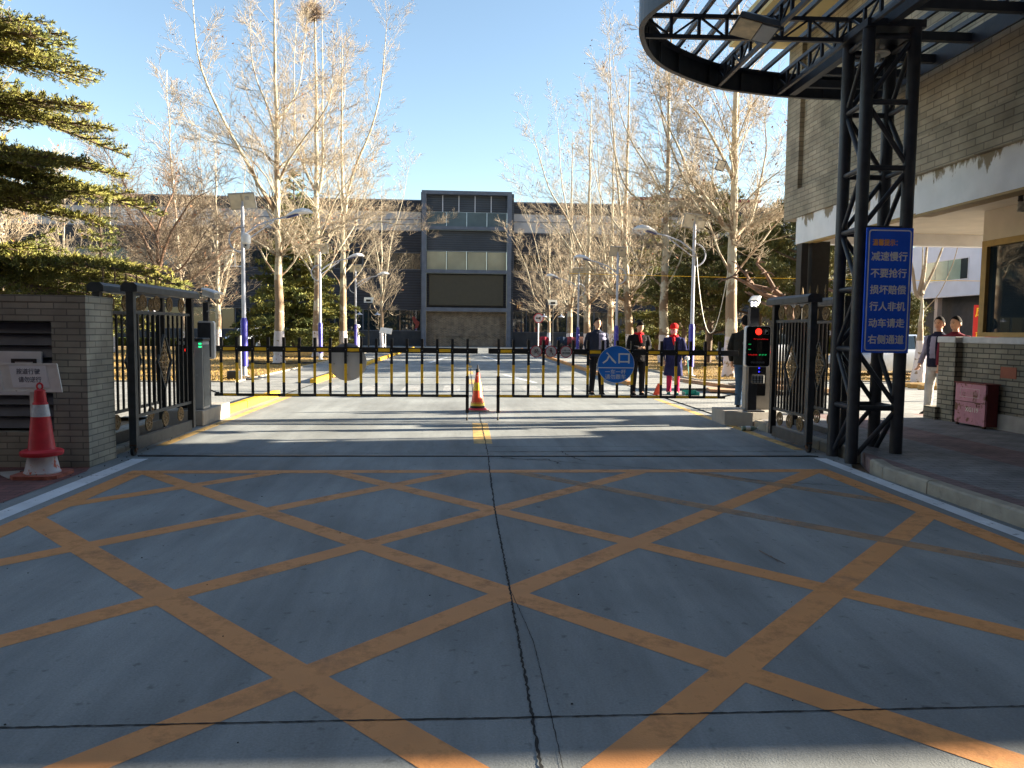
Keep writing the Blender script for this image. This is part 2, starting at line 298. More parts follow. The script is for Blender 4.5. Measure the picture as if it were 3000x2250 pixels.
def leaf_mat(name, c1, c2, scale=1.5, trans=0.15):
    m = mat(name, c1, 0.75, 0, 0.3, scale * 3, tint=c2, tscale=scale, tmin=0.42, tmax=0.62, spec=0.2)
    return m
M['cedar_gold'] = leaf_mat('golden green cedar needles', (0.215, 0.20, 0.05), (0.12, 0.14, 0.04), 2.2)
M['cedar'] = leaf_mat('blue green cedar needles', (0.13, 0.16, 0.06), (0.22, 0.20, 0.045), 0.8)
M['pine'] = leaf_mat('dark pine needles', (0.075, 0.09, 0.035), (0.15, 0.135, 0.04), 0.9)
M['hedge'] = leaf_mat('clipped hedge leaves', (0.08, 0.10, 0.018), (0.05, 0.06, 0.015), 3)
M['hedge_core'] = mat('hedge inner twigs', (0.03, 0.03, 0.015), 0.95)
def lawn_mat():
    m = mat('dormant yellow lawn', (0.30, 0.19, 0.055), 0.95, 0, 0.3, 2.5, 0.8, 55, tint=(0.19, 0.12, 0.05), tmin=0.5, tmax=0.7, tscale=0.8)
    return m
M['lawn'] = lawn_mat()
M['grass_blade'] = mat('dry straw grass', (0.34, 0.23, 0.065), 0.9, 0, 0.3, 3)

# ------------------------------------------------------------------ mesh helpers
class MB:
    def __init__(s): s.v = []; s.f = []; s.mi = []
    def add(s, vs, fs, mi=0):
        o = len(s.v); s.v.extend([tuple(v) for v in vs]); s.f.extend([tuple(i + o for i in f) for f in fs]); s.mi.extend([mi] * len(fs)); return s
    def box(s, x0, y0, z0, x1, y1, z1, mi=0, bev=0.0):
        if x0 > x1: x0, x1 = x1, x0
        if y0 > y1: y0, y1 = y1, y0
        if z0 > z1: z0, z1 = z1, z0
        if bev <= 0:
            return s.add([(x0,y0,z0),(x1,y0,z0),(x1,y1,z0),(x0,y1,z0),(x0,y0,z1),(x1,y0,z1),(x1,y1,z1),(x0,y1,z1)],
                         [(0,3,2,1),(4,5,6,7),(0,1,5,4),(1,2,6,5),(2,3,7,6),(3,0,4,7)], mi)
        b = min(bev, (x1-x0)/2.1, (y1-y0)/2.1, (z1-z0)/2.1)
        def ring(z, i): return [(x0+i,y0+b,z),(x0+b,y0+i,z),(x1-b,y0+i,z),(x1-i,y0+b,z),(x1-i,y1-b,z),(x1-b,y1-i,z),(x0+b,y1-i,z),(x0+i,y1-b,z)]
        rs = [ring(z0, b), ring(z0+b, 0), ring(z1-b, 0), ring(z1, b)]
        vs = [p for r in rs for p in r]; fs = []
        for k in range(3):
            for i in range(8): j = (i+1) % 8; fs.append((k*8+i, k*8+j, k*8+8+j, k*8+8+i))
        fs.append(tuple(range(7, -1, -1))); fs.append(tuple(range(24, 32)))
        return s.add(vs, fs, mi)
    def tube(s, pts, rad, n=8, mi=0, cap=True, flat=None):
        pts = [Vector(p) for p in pts]
        if not hasattr(rad, '__len__'): rad = [rad] * len(pts)
        vs = []; fs = []; prev = None
        for i, p in enumerate(pts):
            d = (pts[min(i+1, len(pts)-1)] - pts[max(i-1, 0)])
            d = d.normalized() if d.length > 1e-9 else Vector((0,0,1))
            if prev is None:
                a = Vector((0,0,1)) if abs(d.z) < 0.9 else Vector((1,0,0))
                u = d.cross(a).normalized()
            else:
                u = (prev - d * prev.dot(d)); u = u.normalized() if u.length > 1e-6 else d.orthogonal().normalized()
            prev = u; w = d.cross(u)
            for k in range(n):
                t = 2*pi*k/n + (pi/4 if n == 4 else 0)
                vs.append(p + (u*cos(t) + w*sin(t)) * rad[i])
        for i in range(len(pts)-1):
            for k in range(n):
                j = (k+1) % n; fs.append((i*n+k, i*n+j, (i+1)*n+j, (i+1)*n+k))
        if cap: fs.append(tuple(range(n-1, -1, -1))); fs.append(tuple((len(pts)-1)*n+k for k in range(n)))
        return s.add(vs, fs, mi)
    def bar(s, a, b, w, h=None, mi=0, up=(0,0,1)):
        "rectangular bar from a to b"
        a = Vector(a); b = Vector(b); h = h or w; d = (b-a).normalized(); u = Vector(up)
        if abs(d.dot(u)) > 0.95: u = Vector((0,1,0)) if abs(d.y) < 0.9 else Vector((1,0,0))
        sx = d.cross(u).normalized(); uy = sx.cross(d)
        vs = [p + sx*i*w/2 + uy*j*h/2 for p in (a, b) for i, j in ((-1,-1),(1,-1),(1,1),(-1,1))]
        return s.add(vs, [(3,2,1,0),(4,5,6,7),(0,1,5,4),(1,2,6,5),(2,3,7,6),(3,0,4,7)], mi)
    def lathe(s, prof, n=20, o=(0,0,0), mi=0, axis='z'):
        vs = []; fs = []
        for r, z in prof:
            for k in range(n):
                t = 2*pi*k/n
                if axis == 'z': vs.append((o[0]+r*cos(t), o[1]+r*sin(t), o[2]+z))
                elif axis == 'y': vs.append((o[0]+r*cos(t), o[1]+z, o[2]+r*sin(t)))
                else: vs.append((o[0]+z, o[1]+r*cos(t), o[2]+r*sin(t)))
        for i in range(len(prof)-1):
            for k in range(n):
                j = (k+1) % n; fs.append((i*n+k, i*n+j, (i+1)*n+j, (i+1)*n+k))
        fs.append(tuple(range(n-1, -1, -1))); fs.append(tuple((len(prof)-1)*n+k for k in range(n)))
        return s.add(vs, fs, mi)
    def disc(s, c, r, d, axis='y', n=28, mi=0):
        return s.lathe([(r, 0), (r, d)], n, c, mi, axis)
    def loft(s, rings, mi=0, cap=True):
        n = len(rings[0]); vs = [p for r in rings for p in r]; fs = []
        for i in range(len(rings)-1):
            for k in range(n):
                j = (k+1) % n; fs.append((i*n+k, i*n+j, (i+1)*n+j, (i+1)*n+k))
        if cap: fs.append(tuple(range(n-1, -1, -1))); fs.append(tuple((len(rings)-1)*n+k for k in range(n)))
        return s.add(vs, fs, mi)
    def prism(s, poly, lo, hi, axis='y', mi=0):
        "2-D outline pushed from lo to hi: axis y takes (x,z), x takes (y,z), z takes (x,y)"
        def P(a, b, c): return {'y': (a, c, b), 'x': (c, a, b), 'z': (a, b, c)}[axis]
        n = len(poly)
        vs = [P(a, b, lo) for a, b in poly] + [P(a, b, hi) for a, b in poly]
        fs = [tuple(range(n)), tuple(range(2*n-1, n-1, -1))] + [(i, i+n, (i+1) % n + n, (i+1) % n) for i in range(n)]
        return s.add(vs, fs, mi)
    def build(s, name, mats, parent=None, smooth=False, **tags):
        return mesh_obj(name, s.v, s.f, mats, parent, smooth, s.mi, **tags)

def mesh_obj(name, v, f, mats, parent=None, smooth=False, mi=None, **tags):
    me = bpy.data.meshes.new(name)
    off = Vector(parent.location) if parent is not None else Vector((0,0,0))
    pp = parent
    while pp is not None and pp.parent is not None: pp = pp.parent; off = off + Vector(pp.location)
    if isinstance(v, np.ndarray):
        v = v - np.array(off); nv, nf, k = len(v), len(f), f.shape[1]
        me.vertices.add(nv); me.vertices.foreach_set('co', v.astype(np.float32).ravel())
        me.loops.add(nf*k); me.loops.foreach_set('vertex_index', f.astype(np.int32).ravel())
        me.polygons.add(nf); me.polygons.foreach_set('loop_start', np.arange(0, nf*k, k, dtype=np.int32))
        me.update(calc_edges=True)
    else:
        me.from_pydata([tuple(Vector(p) - off) for p in v], [], f)
        import bmesh
        bm = bmesh.new(); bm.from_mesh(me); bmesh.ops.recalc_face_normals(bm, faces=bm.faces); bm.to_mesh(me); bm.free()
    if not isinstance(mats, (list, tuple)): mats = [mats]
    for m in mats: me.materials.append(m)
    if mi is not None and len(mats) > 1: me.polygons.foreach_set('material_index', mi)
    if smooth:
        me.polygons.foreach_set('use_smooth', [True] * len(me.polygons))
        try: me.set_sharp_from_angle(angle=radians(40))
        except Exception: pass
    o = bpy.data.objects.new(name, me); C.objects.link(o)
    if parent is not None: o.parent = parent
    for a, b in tags.items(): o[a] = b
    return o
def tag(o, label=None, category=None, group=None, kind=None):
    if label: o['label'] = label
    if category: o['category'] = category
    if group: o['group'] = group
    if kind: o['kind'] = kind
    return o
def thing(name, loc, label, category, group=None):
    o = bpy.data.objects.new(name, None); o.empty_display_size = 0.2; C.objects.link(o); o.location = loc
    return tag(o, label, category, group)
def struct(name, mb, m, smooth=False):
    o = mb.build(name, m, None, smooth); o['kind'] = 'structure'; return o
def kids(o): return [c for c in bpy.data.objects if c.parent == o]
def dup(root, loc, label, rotz=0.0, scale=1.0, group=None):
    def cp(o, par):
        c = o.copy(); C.objects.link(c); c.parent = par
        for k in KID.get(o.name, []): cp(k, c)
        return c
    global KID
    KID = {}
    for o in bpy.data.objects:
        if o.parent: KID.setdefault(o.parent.name, []).append(o)
    r = cp(root, None); r.location = loc; r.rotation_euler = (0, 0, rotz); r.scale = (scale,)*3
    r['label'] = label
    if group: r['group'] = group
    return r

_dg = None
def text(name, s, cx, z, size, m, parent, y=None, x=None, bold=0.0, width=None, tilt=None, shear=0, sp=1.0, depth=0.0015):
    "flat lettering facing -Y at depth y (or facing -X at depth x), centred on (cx, z)"
    cu = bpy.data.curves.new(name, 'FONT'); cu.body = s; cu.size = size; cu.align_x = 'CENTER'; cu.align_y = 'CENTER'
    cu.resolution_u = 2; cu.fill_mode = 'BOTH'; cu.space_line = sp
    ob = bpy.data.objects.new(name, cu); C.objects.link(ob)
    bpy.context.view_layer.update()
    me = bpy.data.meshes.new_from_object(ob.evaluated_get(bpy.context.evaluated_depsgraph_get()))
    bpy.data.objects.remove(ob); bpy.data.curves.remove(cu)
    co = np.zeros(len(me.vertices)*3); me.vertices.foreach_get('co', co); co = co.reshape(-1, 3)
    if len(co) == 0: return None
    mn, mx = co.min(0), co.max(0); co = co - (mn+mx)/2
    if width: co[:, 0] *= width / max(1e-6, mx[0]-mn[0])
    out = np.zeros_like(co)
    if y is not None: out[:, 0] = cx + co[:, 0]; out[:, 1] = y; out[:, 2] = z + co[:, 1]
    else: out[:, 0] = x; out[:, 1] = cx - co[:, 0]; out[:, 2] = z + co[:, 1]
    if tilt:   # (pivot z, angle): lean back about x
        pz, a = tilt; dz = out[:, 2] - pz
        out[:, 1] = out[:, 1] + dz * sin(a); out[:, 2] = pz + dz * cos(a)
    off = np.zeros(3); p = parent
    while p is not None: off += np.array(p.location); p = p.parent
    out -= off
    if bold:                    # heavier strokes: overlapping copies of the same letters, each a hair behind the last
        import bmesh
        me.vertices.foreach_set('co', out.ravel()); me.update()
        bm = bmesh.new(); bm.from_mesh(me); bm.verts.ensure_lookup_table(); bm.faces.ensure_lookup_table()
        for i, (a, b) in enumerate(((1, 0), (-1, 0), (0, 1), (0, -1), (0.7, 0.7), (-0.7, -0.7))):
            g = bmesh.ops.duplicate(bm, geom=bm.verts[:len(co)] + bm.faces[:len(me.polygons)])
            vs = [e for e in g['geom'] if isinstance(e, bmesh.types.BMVert)]
            dl = 0.00012*(i+1)
            d = Vector((a*bold, dl, b*bold)) if y is not None else Vector((dl, a*bold, b*bold))
            bmesh.ops.translate(bm, verts=vs, vec=d); bm.verts.ensure_lookup_table(); bm.faces.ensure_lookup_table()
        bm.to_mesh(me); bm.free(); me.name = name
    else:
        me.vertices.foreach_set('co', out.ravel()); me.update(); me.name = name
    me.materials.clear(); me.materials.append(m)
    o = bpy.data.objects.new(name, me); C.objects.link(o); o.parent = parent
    return o
# ================================================================== GROUND AND ROAD
def sheet(name, poly, z, m, sub=False):
    mb = MB(); mb.add([(x, y, z) for x, y in poly], [tuple(range(len(poly)))]); return struct(name, mb, m)
sheet('ground', [(-400, -60), (400, -60), (400, 600), (-400, 600)], -0.05, M['earth'])
sheet('road', [(-14, -8), (4.24, -8), (4.24, 7.9), (4.44, 8.3), (4.44, 60.6), (90, 60.6), (90, 69.6), (-90, 69.6), (-90, 60.6), (-3.97, 60.6), (-3.97, 8.3), (-14, 8.3)], 0.0, M['road'])
sheet('paving_left', [(-13, -6), (-3.78, -6), (-3.78, 7.7), (-3.86, 7.95), (-13, 7.95)], 0.004, M['pave_red'])
sheet('lawn_left', [(-60, 20.4), (-6.15, 20.4), (-6.15, 60), (-60, 60)], 0.02, M['lawn'])
sheet('lawn_left_near', [(-60, 8.6), (-5.6, 8.6), (-5.6, 12.2), (-60, 12.2)], 0.02, M['lawn'])
sheet('lawn_right', [(7.1, 22.4), (46, 22.4), (46, 60), (7.1, 60)], 0.02, M['lawn'])
sheet('pavement_left', [(-60, 12.3), (-5.0, 12.3), (-5.0, 8.6), (-3.98, 8.6), (-3.98, 60), (-6.1, 60), (-6.1, 20.3), (-60, 20.3)], 0.012, M['pave_grey'])
sheet('pavement_right_far', [(4.46, 12.35), (46, 12.35), (46, 22.3), (7.05, 22.3), (7.05, 60), (4.46, 60)], 0.012, M['pave_grey'])
mb = MB(); mb.prism([(4.36, -6), (30, -6), (30, 12.3), (4.62, 12.3), (4.62, 8.45), (4.36, 7.75)], -0.04, 0.118, 'z')
struct('pavement_right', mb, M['pave_right'])

def kerb_run(name, pts, m, w=0.12, h=0.12, seg=0.75, z0=-0.03):
    mb = MB(); rnd = random.Random(3)
    for (a, b) in zip(pts[:-1], pts[1:]):
        a = Vector((*a, 0)); b = Vector((*b, 0)); L = (b-a).length; n = max(1, round(L/seg)); d = (b-a)/n
        nrm = Vector((-d.y, d.x, 0)).normalized()
        for i in range(n):
            p = a + d*i + d.normalized()*0.005; q = a + d*(i+1) - d.normalized()*0.005
            j = rnd.uniform(-0.004, 0.004); hh = h + rnd.uniform(-0.003, 0.003)
            c = 0.018
            prof = [(0, z0), (0, hh-c), (c, hh), (w, hh), (w, z0)]
            A = [p + nrm*(u+j) + Vector((0,0,z)) for u, z in prof]; B = [q + nrm*(u+j) + Vector((0,0,z)) for u, z in prof]
            mb.add(A+B, [(0,1,2,3,4), (9,8,7,6,5)] + [(k, k+5, (k+1) % 5+5, (k+1) % 5) for k in range(5)])
    return struct(name, mb, m)
kerb_run('kerb_right_near', [(4.36+0.0, 7.75), (4.24, 7.3), (4.24, -6)], M['kerb'], 0.12, 0.125)
kerb_run('kerb_right_gate', [(4.50, 11.35), (4.50, 8.35)], M['kerb'], 0.12, 0.115, 0.42)
kerb_run('kerb_right', [(4.44, 60), (4.44, 20.3)], M['kerb_orange'], 0.13, 0.11, 0.6)
kerb_run('kerb_left_gate', [(-3.95, 8.5), (-3.95, 11.3)], M['kerb'], 0.12, 0.07, 0.5)
kerb_run('kerb_left', [(-3.97, 12.5), (-3.97, 16.4)], M['kerb_yellow'], 0.13, 0.13, 0.5)
kerb_run('kerb_left_far', [(-3.98, 20.2), (-4.02, 60)], M['kerb_yellow'], 0.13, 0.12, 0.6)
# path edging across the lawns
mb = MB(); mb.box(-6.16, 20.3, -0.02, -6.08, 60, 0.05); mb.box(-40, 20.32, -0.02, -6.16, 20.42, 0.05)
struct('path_edging_left', mb, M['kerb'])
mb = MB(); mb.box(7.04, 22.3, -0.02, 7.12, 60, 0.06); mb.box(7.12, 22.3, -0.02, 46, 22.4, 0.06)
struct('path_edging_right', mb, M['kerb'])

def strip(mb, pts, w, z=0.0012):
    pts = [Vector((x, y, 0)) for x, y in pts]
    for a, b in zip(pts[:-1], pts[1:]):
        n = Vector((-(b-a).y, (b-a).x, 0)).normalized()*w/2
        mb.add([a-n+Vector((0,0,z)), b-n+Vector((0,0,z)), b+n+Vector((0,0,z)), a+n+Vector((0,0,z))], [(0,1,2,3)])
# box junction: 45 degree lattice between x -3.26 and 3.82, far edge at y 7.6
XL, XR, YF, PX, PY = -3.26, 3.81, 7.66, 0.925, 0.972
mb = MB(); mf = MB()
def clip(c, s):
    "line x = 0.25 + s*PX/PY*(y-5)+c clipped to the box"
    k = s*PX/PY; pts = []
    f = lambda y: 0.25 + c + k*(y-5.03)
    g = lambda x: 5.03 + (x - 0.25 - c)/k
    ya, yb = 0.4, YF
    cand = sorted([g(XL), g(XR)]); ya = max(ya, cand[0]); yb = min(yb, cand[1])
    return [(f(ya), ya), (f(yb), yb)] if yb > ya + 0.02 else None
for i in range(-6, 7):
    for s in (1, -1):
        seg = clip((2*i-1)*PX, s) if True else None
        if seg:
            tgt = mf if (s == -1 and i in (2, 3)) else mb
            strip(tgt, seg, 0.165, 0.0012 if s == 1 else 0.0016)
for i, p in enumerate(([(XL-0.09, YF), (XR+0.09, YF+0.06)],)): strip(mb, p, 0.16, 0.0020)
strip(mb, [(XL, YF+0.02), (XL, 0.4)], 0.19, 0.0024); strip(mb, [(XR, YF+0.05), (XR, 0.4)], 0.19, 0.0024)
struct('road_marking_box_junction', mb, M['paint_orange']); struct('road_marking_box_junction_faded', mf, M['paint_faint'])
mz = MB(); mb = MB(); strip(mb, [(-3.57, 8.45), (-3.54, 5.6), (-3.50, -4)], 0.17); strip(mb, [(4.17, 8.5), (4.08, 5.6), (4.02, -4)], 0.15)
for k in range(-4, 5):
    xx = -0.33 + k*1.0
    if k in (0,): continue
    strip(mz, [(xx, 17.7), (xx, 19.9)], 0.42)
strip(mz, [(-0.33, 17.7), (-0.33, 19.9)], 0.42)
struct('road_marking_crossing', mz, M['paint_zebra'])
strip(mb, [(2.0, 21.2), (1.3, 25.0)], 0.14); strip(mb, [(-1.6, 34), (-1.0, 41)], 0.16); strip(mb, [(1.7, 36), (1.0, 44)], 0.14)
struct('road_marking_white', mb, M['paint_white'])
mb = MB(); strip(mb, [(0.24, 9.6), (0.24, 11.75)], 0.24); strip(mb, [(4.2, 9.1), (4.2, 16.2)], 0.14); strip(mb, [(-3.72, 9.4), (-3.76, 16.5)], 0.13)
for k in range(9): strip(mb, [(0.2, 20.5+k*4.6), (0.2, 22.3+k*4.6)], 0.16)
struct('road_marking_yellow', mb, M['paint_yellow'])

def crack(mb, pts, w, jit, seed, step=0.08, z=0.0032, taper=False):
    rnd = random.Random(seed); P = []
    for a, b in zip(pts[:-1], pts[1:]):
        a = Vector((*a, 0)); b = Vector((*b, 0)); n = max(1, int((b-a).length/step))
        for i in range(n): P.append(a + (b-a)*i/n)
    P.append(Vector((*pts[-1], 0)))
    L, R = [], []
    for i, p in enumerate(P):
        d = (P[min(i+1, len(P)-1)] - P[max(0, i-1)]).normalized(); n = Vector((-d.y, d.x, 0))
        o = rnd.uniform(-jit, jit); ww = w*rnd.uniform(0.5, 1.4)/2
        if taper: ww *= max(0.12, 1 - i/len(P))
        L.append(p + n*(o-ww) + Vector((0,0,z))); R.append(p + n*(o+ww) + Vector((0,0,z)))
    k = len(L); mb.add(L+R, [(i, i+1, k+i+1, k+i) for i in range(k-1)])
mb = MB()
crack(mb, [(0.27, 0.6), (0.262, 2.4), (0.26, 4.1), (0.25, 6.0)], 0.011, 0.0035, 1, 0.018)
crack(mb, [(0.25, 6.0), (0.275, 8.8), (0.262, 13.4)], 0.013, 0.006, 2, 0.05)
crack(mb, [(0.2, 13.4), (0.2, 60)], 0.02, 0.004, 3, 0.3)
crack(mb, [(-8, 2.73), (-0.5, 2.725), (0.17, 2.72), (4.2, 2.73)], 0.008, 0.002, 4, 0.02)
for yy in (16.6, 22, 28, 34, 40, 46, 52): crack(mb, [(-3.9, yy), (4.4, yy+0.02)], 0.02, 0.004, int(yy), 0.3)
crack(mb, [(0.28, 8.95), (1.4, 8.98), (2.6, 9.02), (4.1, 9.0)], 0.022, 0.02, 7, 0.05)
crack(mb, [(-3.5, 8.82), (0.25, 8.84)], 0.010, 0.003, 8, 0.1); crack(mb, [(0.3, 9.35), (4.2, 9.42)], 0.010, 0.004, 9, 0.1)
crack(mb, [(0.3, 8.5), (0.9, 8.35), (1.6, 8.0), (2.2, 7.75), (2.9, 7.2), (3.8, 6.85)], 0.010, 0.02, 10, 0.05)
crack(mb, [(0.3, 8.72), (0.55, 8.45), (0.95, 8.4), (1.05, 8.1)], 0.016, 0.02, 11, 0.04)
crack(mb, [(0.265, 4.1), (0.33, 3.4), (0.335, 2.4), (0.37, 0.8)], 0.003, 0.002, 12, 0.02)
crack(mb, [(1.18, 9.0), (1.22, 8.6), (1.35, 8.3)], 0.014, 0.02, 13, 0.04)
crack(mb, [(4.46, 12.2), (4.46, 20.2)], 0.05, 0.002, 14, 0.4)
struct('road_joints', mb, M['gap'])
mb = MB(); mb.box(-3.66, 8.60, -0.02, 4.2, 8.635, 0.010); mb.box(-3.66, 8.655, -0.02, 4.2, 8.665, 0.008)
struct('gate_track', mb, M['black'])

# ================================================================== GATEHOUSE (right)
gh = thing('gatehouse', (7.0, 9.0, 0), 'brown brick gatehouse with white beam, cream soffit and big window right of the gate', 'gatehouse')
mb = MB(); mb.box(6.08, 4.5, 4.02, 7.9, 9.9, 16.0); mb.box(6.08, 9.9, 4.02, 7.9, 13.5, 7.1); mb.box(6.0, 13.5, 3.572, 7.9, 14.05, 7.1)  # near part carried up out of view to block sky glow
mb.box(6.0, 9.97, 3.572, 6.078, 13.498, 4.085)
mb.box(5.88, 4.5, 3.55, 6.078, 9.968, 4.03)
mb.build('upper_wall', M['brick_up'], gh)
mb = MB(); mb.box(5.95, 4.5, 3.05, 6.2, 9.74, 3.548); mb.box(6.03, 9.742, 3.09, 6.2, 13.56, 3.57); mb.box(6.2, 13.36, 3.09, 9.6, 13.56, 3.3)
wb = mb.build('beam', None or M['plaster'], gh)
mb = MB(); mb.box(6.202, 4.5, 3.3, 9.6, 13.55, 3.5); mb.box(7.68, 4.96, 2.86, 7.88, 10.84, 3.298)
mb.build('soffit', M['soffit'], gh)
mb = MB(); mb.box(5.94, 4.5, 3.02, 6.16, 9.74, 3.048); mb.box(6.02, 9.75, 3.06, 6.16, 13.5, 3.088)
mb.build('beam_trim', M['wood_trim'], gh)
mb = MB(); mb.box(7.68, 4.95, 0.1, 7.98, 11.16, 1.34); mb.box(7.56, 11.16, 0.1, 7.98, 11.56, 1.345)
mb.box(7.48, 11.47, 0.1, 7.88, 11.77, 0.32)
mb.build('lower_wall', M['brick_low'], gh)
mb = MB(); mb.box(7.635, 4.95, 0.1, 7.68, 11.16, 0.34); mb.build('plinth', M['block'], gh)
mb = MB(); mb.box(7.65, 4.95, 1.342, 8.0, 11.15, 1.44, bev=0.01); mb.box(7.53, 11.14, 1.347, 8.02, 11.58, 1.442, bev=0.01)
mb.build('sill', M['sill'], gh)
mb = MB(); mb.box(8.0, 4.96, 0.1, 9.6, 5.1, 3.298); mb.box(8.02, 10.69, 0.1, 9.6, 10.84, 3.298); mb.box(9.45, 5.1, 0.1, 9.6, 10.45, 3.298)
mb.build('room_wall', M['soffit'], gh)
for ya, yb in ((7.6, 10.84), (5.0, 7.58)):
    w = MB(); w.box(7.67, ya, 1.444, 7.78, yb, 1.51); w.box(7.67, ya, 2.77, 7.78, yb, 2.858); w.box(7.67, ya, 1.51, 7.78, ya+0.09, 2.77); w.box(7.67, yb-0.11, 1.51, 7.78, yb, 2.77)
    w = w.build('window', M['wood_trim'], gh)
    p = MB(); p.box(7.725, ya+0.09, 1.51, 7.74, yb-0.11, 2.77); p.build('pane', M['glass_dark'], w)
mb = MB(); mb.box(6.1, 13.02, 0, 6.42, 13.3, 3.088); mb.box(5.92, 13.05, 0, 6.04, 13.25, 3.058); mb.build('steel_post', M['black'], gh)
mb = MB(); mb.box(11.0, 8.6, 0, 14.0, 11.35, 18.0); mb.box(14.0, 4.84, 0, 60.0, 11.35, 4.95); mb.build('added_shade_block', M['brick_up'], gh)  # unseen blocks added to shade the road and block sky glow
mb = MB(); mb.box(4.9, 11.4, 6.8, 5.998, 14.2, 7.1); mb.box(5.998, 10.0, 7.101, 8.1, 14.2, 7.2); mb.build('eave', M['cream_wall'], gh)
mb = MB(); mb.box(7.672, 10.0, 0.86, 7.679, 10.31, 1.02); mb.build('plaque', mat('faded red brown plaque', (0.28, 0.07, 0.03), 0.6), gh)
for yy, xx in ((9.35, 7.1), (12.6, 6.7)):
    m = MB(); m.lathe([(0.055, 0), (0.05, -0.03), (0.03, -0.05), (0.03, -0.09), (0.036, -0.10), (0.03, -0.12)], 14, (xx, yy, 3.3))
    l = m.build('ceiling_lamp', M['black'], gh, True)
    h = MB(); h.tube([(xx+0.035*cos(t*1.2), yy+0.035*sin(t*1.2), 3.18-0.0035*t) for t in range(0, 38)], 0.009, 5); h.build('spiral_bulb', M['offwhite'], l, True)
# peeling patches of the white beam
def beam_peel():
    m = M['plaster']; nt = m.node_tree; b = nt.nodes['Principled BSDF']; src = b.inputs['Base Color'].links[0].from_socket
    geo = [n for n in nt.nodes if n.type == 'NEW_GEOMETRY'][0]
    sp = _n(nt, 'ShaderNodeSeparateXYZ'); nt.links.new(geo.outputs['Position'], sp.inputs[0])
    mp = _n(nt, 'ShaderNodeMapping'); mp.inputs['Scale'].default_value = (1, 2.6, 1.0); nt.links.new(geo.outputs['Position'], mp.inputs['Vector'])
    n = _n(nt, 'ShaderNodeTexNoise'); n.inputs['Scale'].default_value = 2.1; n.inputs['Detail'].default_value = 8; n.inputs['Roughness'].default_value = 0.62
    nt.links.new(mp.outputs[0], n.inputs['Vector'])
    # paint loosens from the brick line downwards
    h = _n(nt, 'ShaderNodeMapRange'); h.inputs['From Min'].default_value = 3.15; h.inputs['From Max'].default_value = 3.57; h.inputs['To Min'].default_value = -0.14; h.inputs['To Max'].default_value = 0.13
    nt.links.new(sp.outputs[2], h.inputs['Value'])
    ad = _n(nt, 'ShaderNodeMath', operation='ADD'); nt.links.new(n.outputs['Fac'], ad.inputs[0]); nt.links.new(h.outputs[0], ad.inputs[1])
    g = _n(nt, 'ShaderNodeMapRange'); g.inputs['From Min'].default_value = 0.585; g.inputs['From Max'].default_value = 0.645
    nt.links.new(ad.outputs[0], g.inputs['Value'])
    mx = _n(nt, 'ShaderNodeMix', data_type='RGBA'); mx.inputs[7].default_value = (0.30, 0.24, 0.16, 1)
    nt.links.new(g.outputs[0], mx.inputs[0]); nt.links.new(src, mx.inputs[6]); nt.links.new(mx.outputs[2], b.inputs['Base Color'])
beam_peel()

# ------------------------------------------------------------------ truss column
tc = thing('truss_column', (4.63, 8.4, 0), 'dark steel lattice column on four round legs carrying the ring canopy', 'column')
LG = {1: (4.37, 8.17), 2: (4.41, 8.68), 3: (4.90, 8.66), 4: (4.87, 8.14)}
ZL = [0.03, 0.63, 1.29, 1.97, 2.63, 3.29, 4.0, 4.70]
for k, (x, y) in LG.items():
    m = MB(); m.tube([(x, y, 0.0), (x, y, 4.78)], 0.067, 16); m.build('leg', M['steel'], tc, True)
def P3(k, z): return Vector((*LG[k], z))
for a, b, par in ((1, 2, 1), (1, 4, 0), (4, 3, 1), (2, 3, 0)):
    for i in range(1, 8):
        m = MB(); m.tube([P3(a, ZL[i]), P3(b, ZL[i])], 0.031, 10); m.build('crossbar', M['steel'], tc, True)
    for i in range(7):
        lo, hi = (a, b) if (i + par) % 2 == 0 else (b, a)
        m = MB(); m.tube([P3(lo, ZL[i]), P3(hi, ZL[i+1])], 0.027, 10); m.build('brace', M['steel'], tc, True)
m = MB(); m.box(4.3, 8.08, 4.78, 4.96, 8.74, 4.86); m.build('head_plate', M['steel'], tc)
m = MB(); m.lathe([(0.02, 0), (0.02, -0.12), (0.13, -0.15), (0.14, -0.17), (0.035, -0.17), (0.045, -0.21), (0.02, -0.25)], 16, (4.62, 8.45, 4.78)); m.build('pendant_lamp', M['offwhite'], tc, True)

# ------------------------------------------------------------------ ring canopy
cn = thing('ring_canopy', (4.4, 8.25, 4.8), 'dark steel ring canopy of trusses and slats reaching out over the road', 'canopy')
half = [(5.98, 10.68), (4.68, 10.64), (4.0, 10.52), (3.36, 10.31), (2.71, 9.85), (2.31, 9.42), (2.02, 8.86), (1.87, 8.25)]
def cr(pts, n=6):
    P = [Vector((*p, 0)) for p in pts]; P = [P[0]*2-P[1]] + P + [P[-1]*2-P[-2]]; out = []
    for i in range(1, len(P)-2):
        for k in range(n):
            t = k/n; a, b, c, d = P[i-1], P[i], P[i+1], P[i+2]
            out.append(0.5*((2*b) + (c-a)*t + (2*a-5*b+4*c-d)*t*t + (3*b-a-3*c+d)*t**3))
    out.append(P[-2]); return out
full = half + [(x, 16.5-y) for x, y in reversed(half[:-1])]
ring = cr(full, 6)
def ring_plate(mb, z0, z1, t0, t1):
    cen = Vector((4.6, 8.25, 0)); R = []
    for i, p in enumerate(ring):
        d = (ring[min(i+1, len(ring)-1)] - ring[max(0, i-1)]).normalized(); n = Vector((d.y, -d.x, 0))
        if n.dot(cen - p) < 0: n = -n
        R.append([p + n*t0 + Vector((0,0,z0)), p + n*t0 + Vector((0,0,z1)), p + n*t1 + Vector((0,0,z1)), p + n*t1 + Vector((0,0,z0))])
    mb.loft(R)
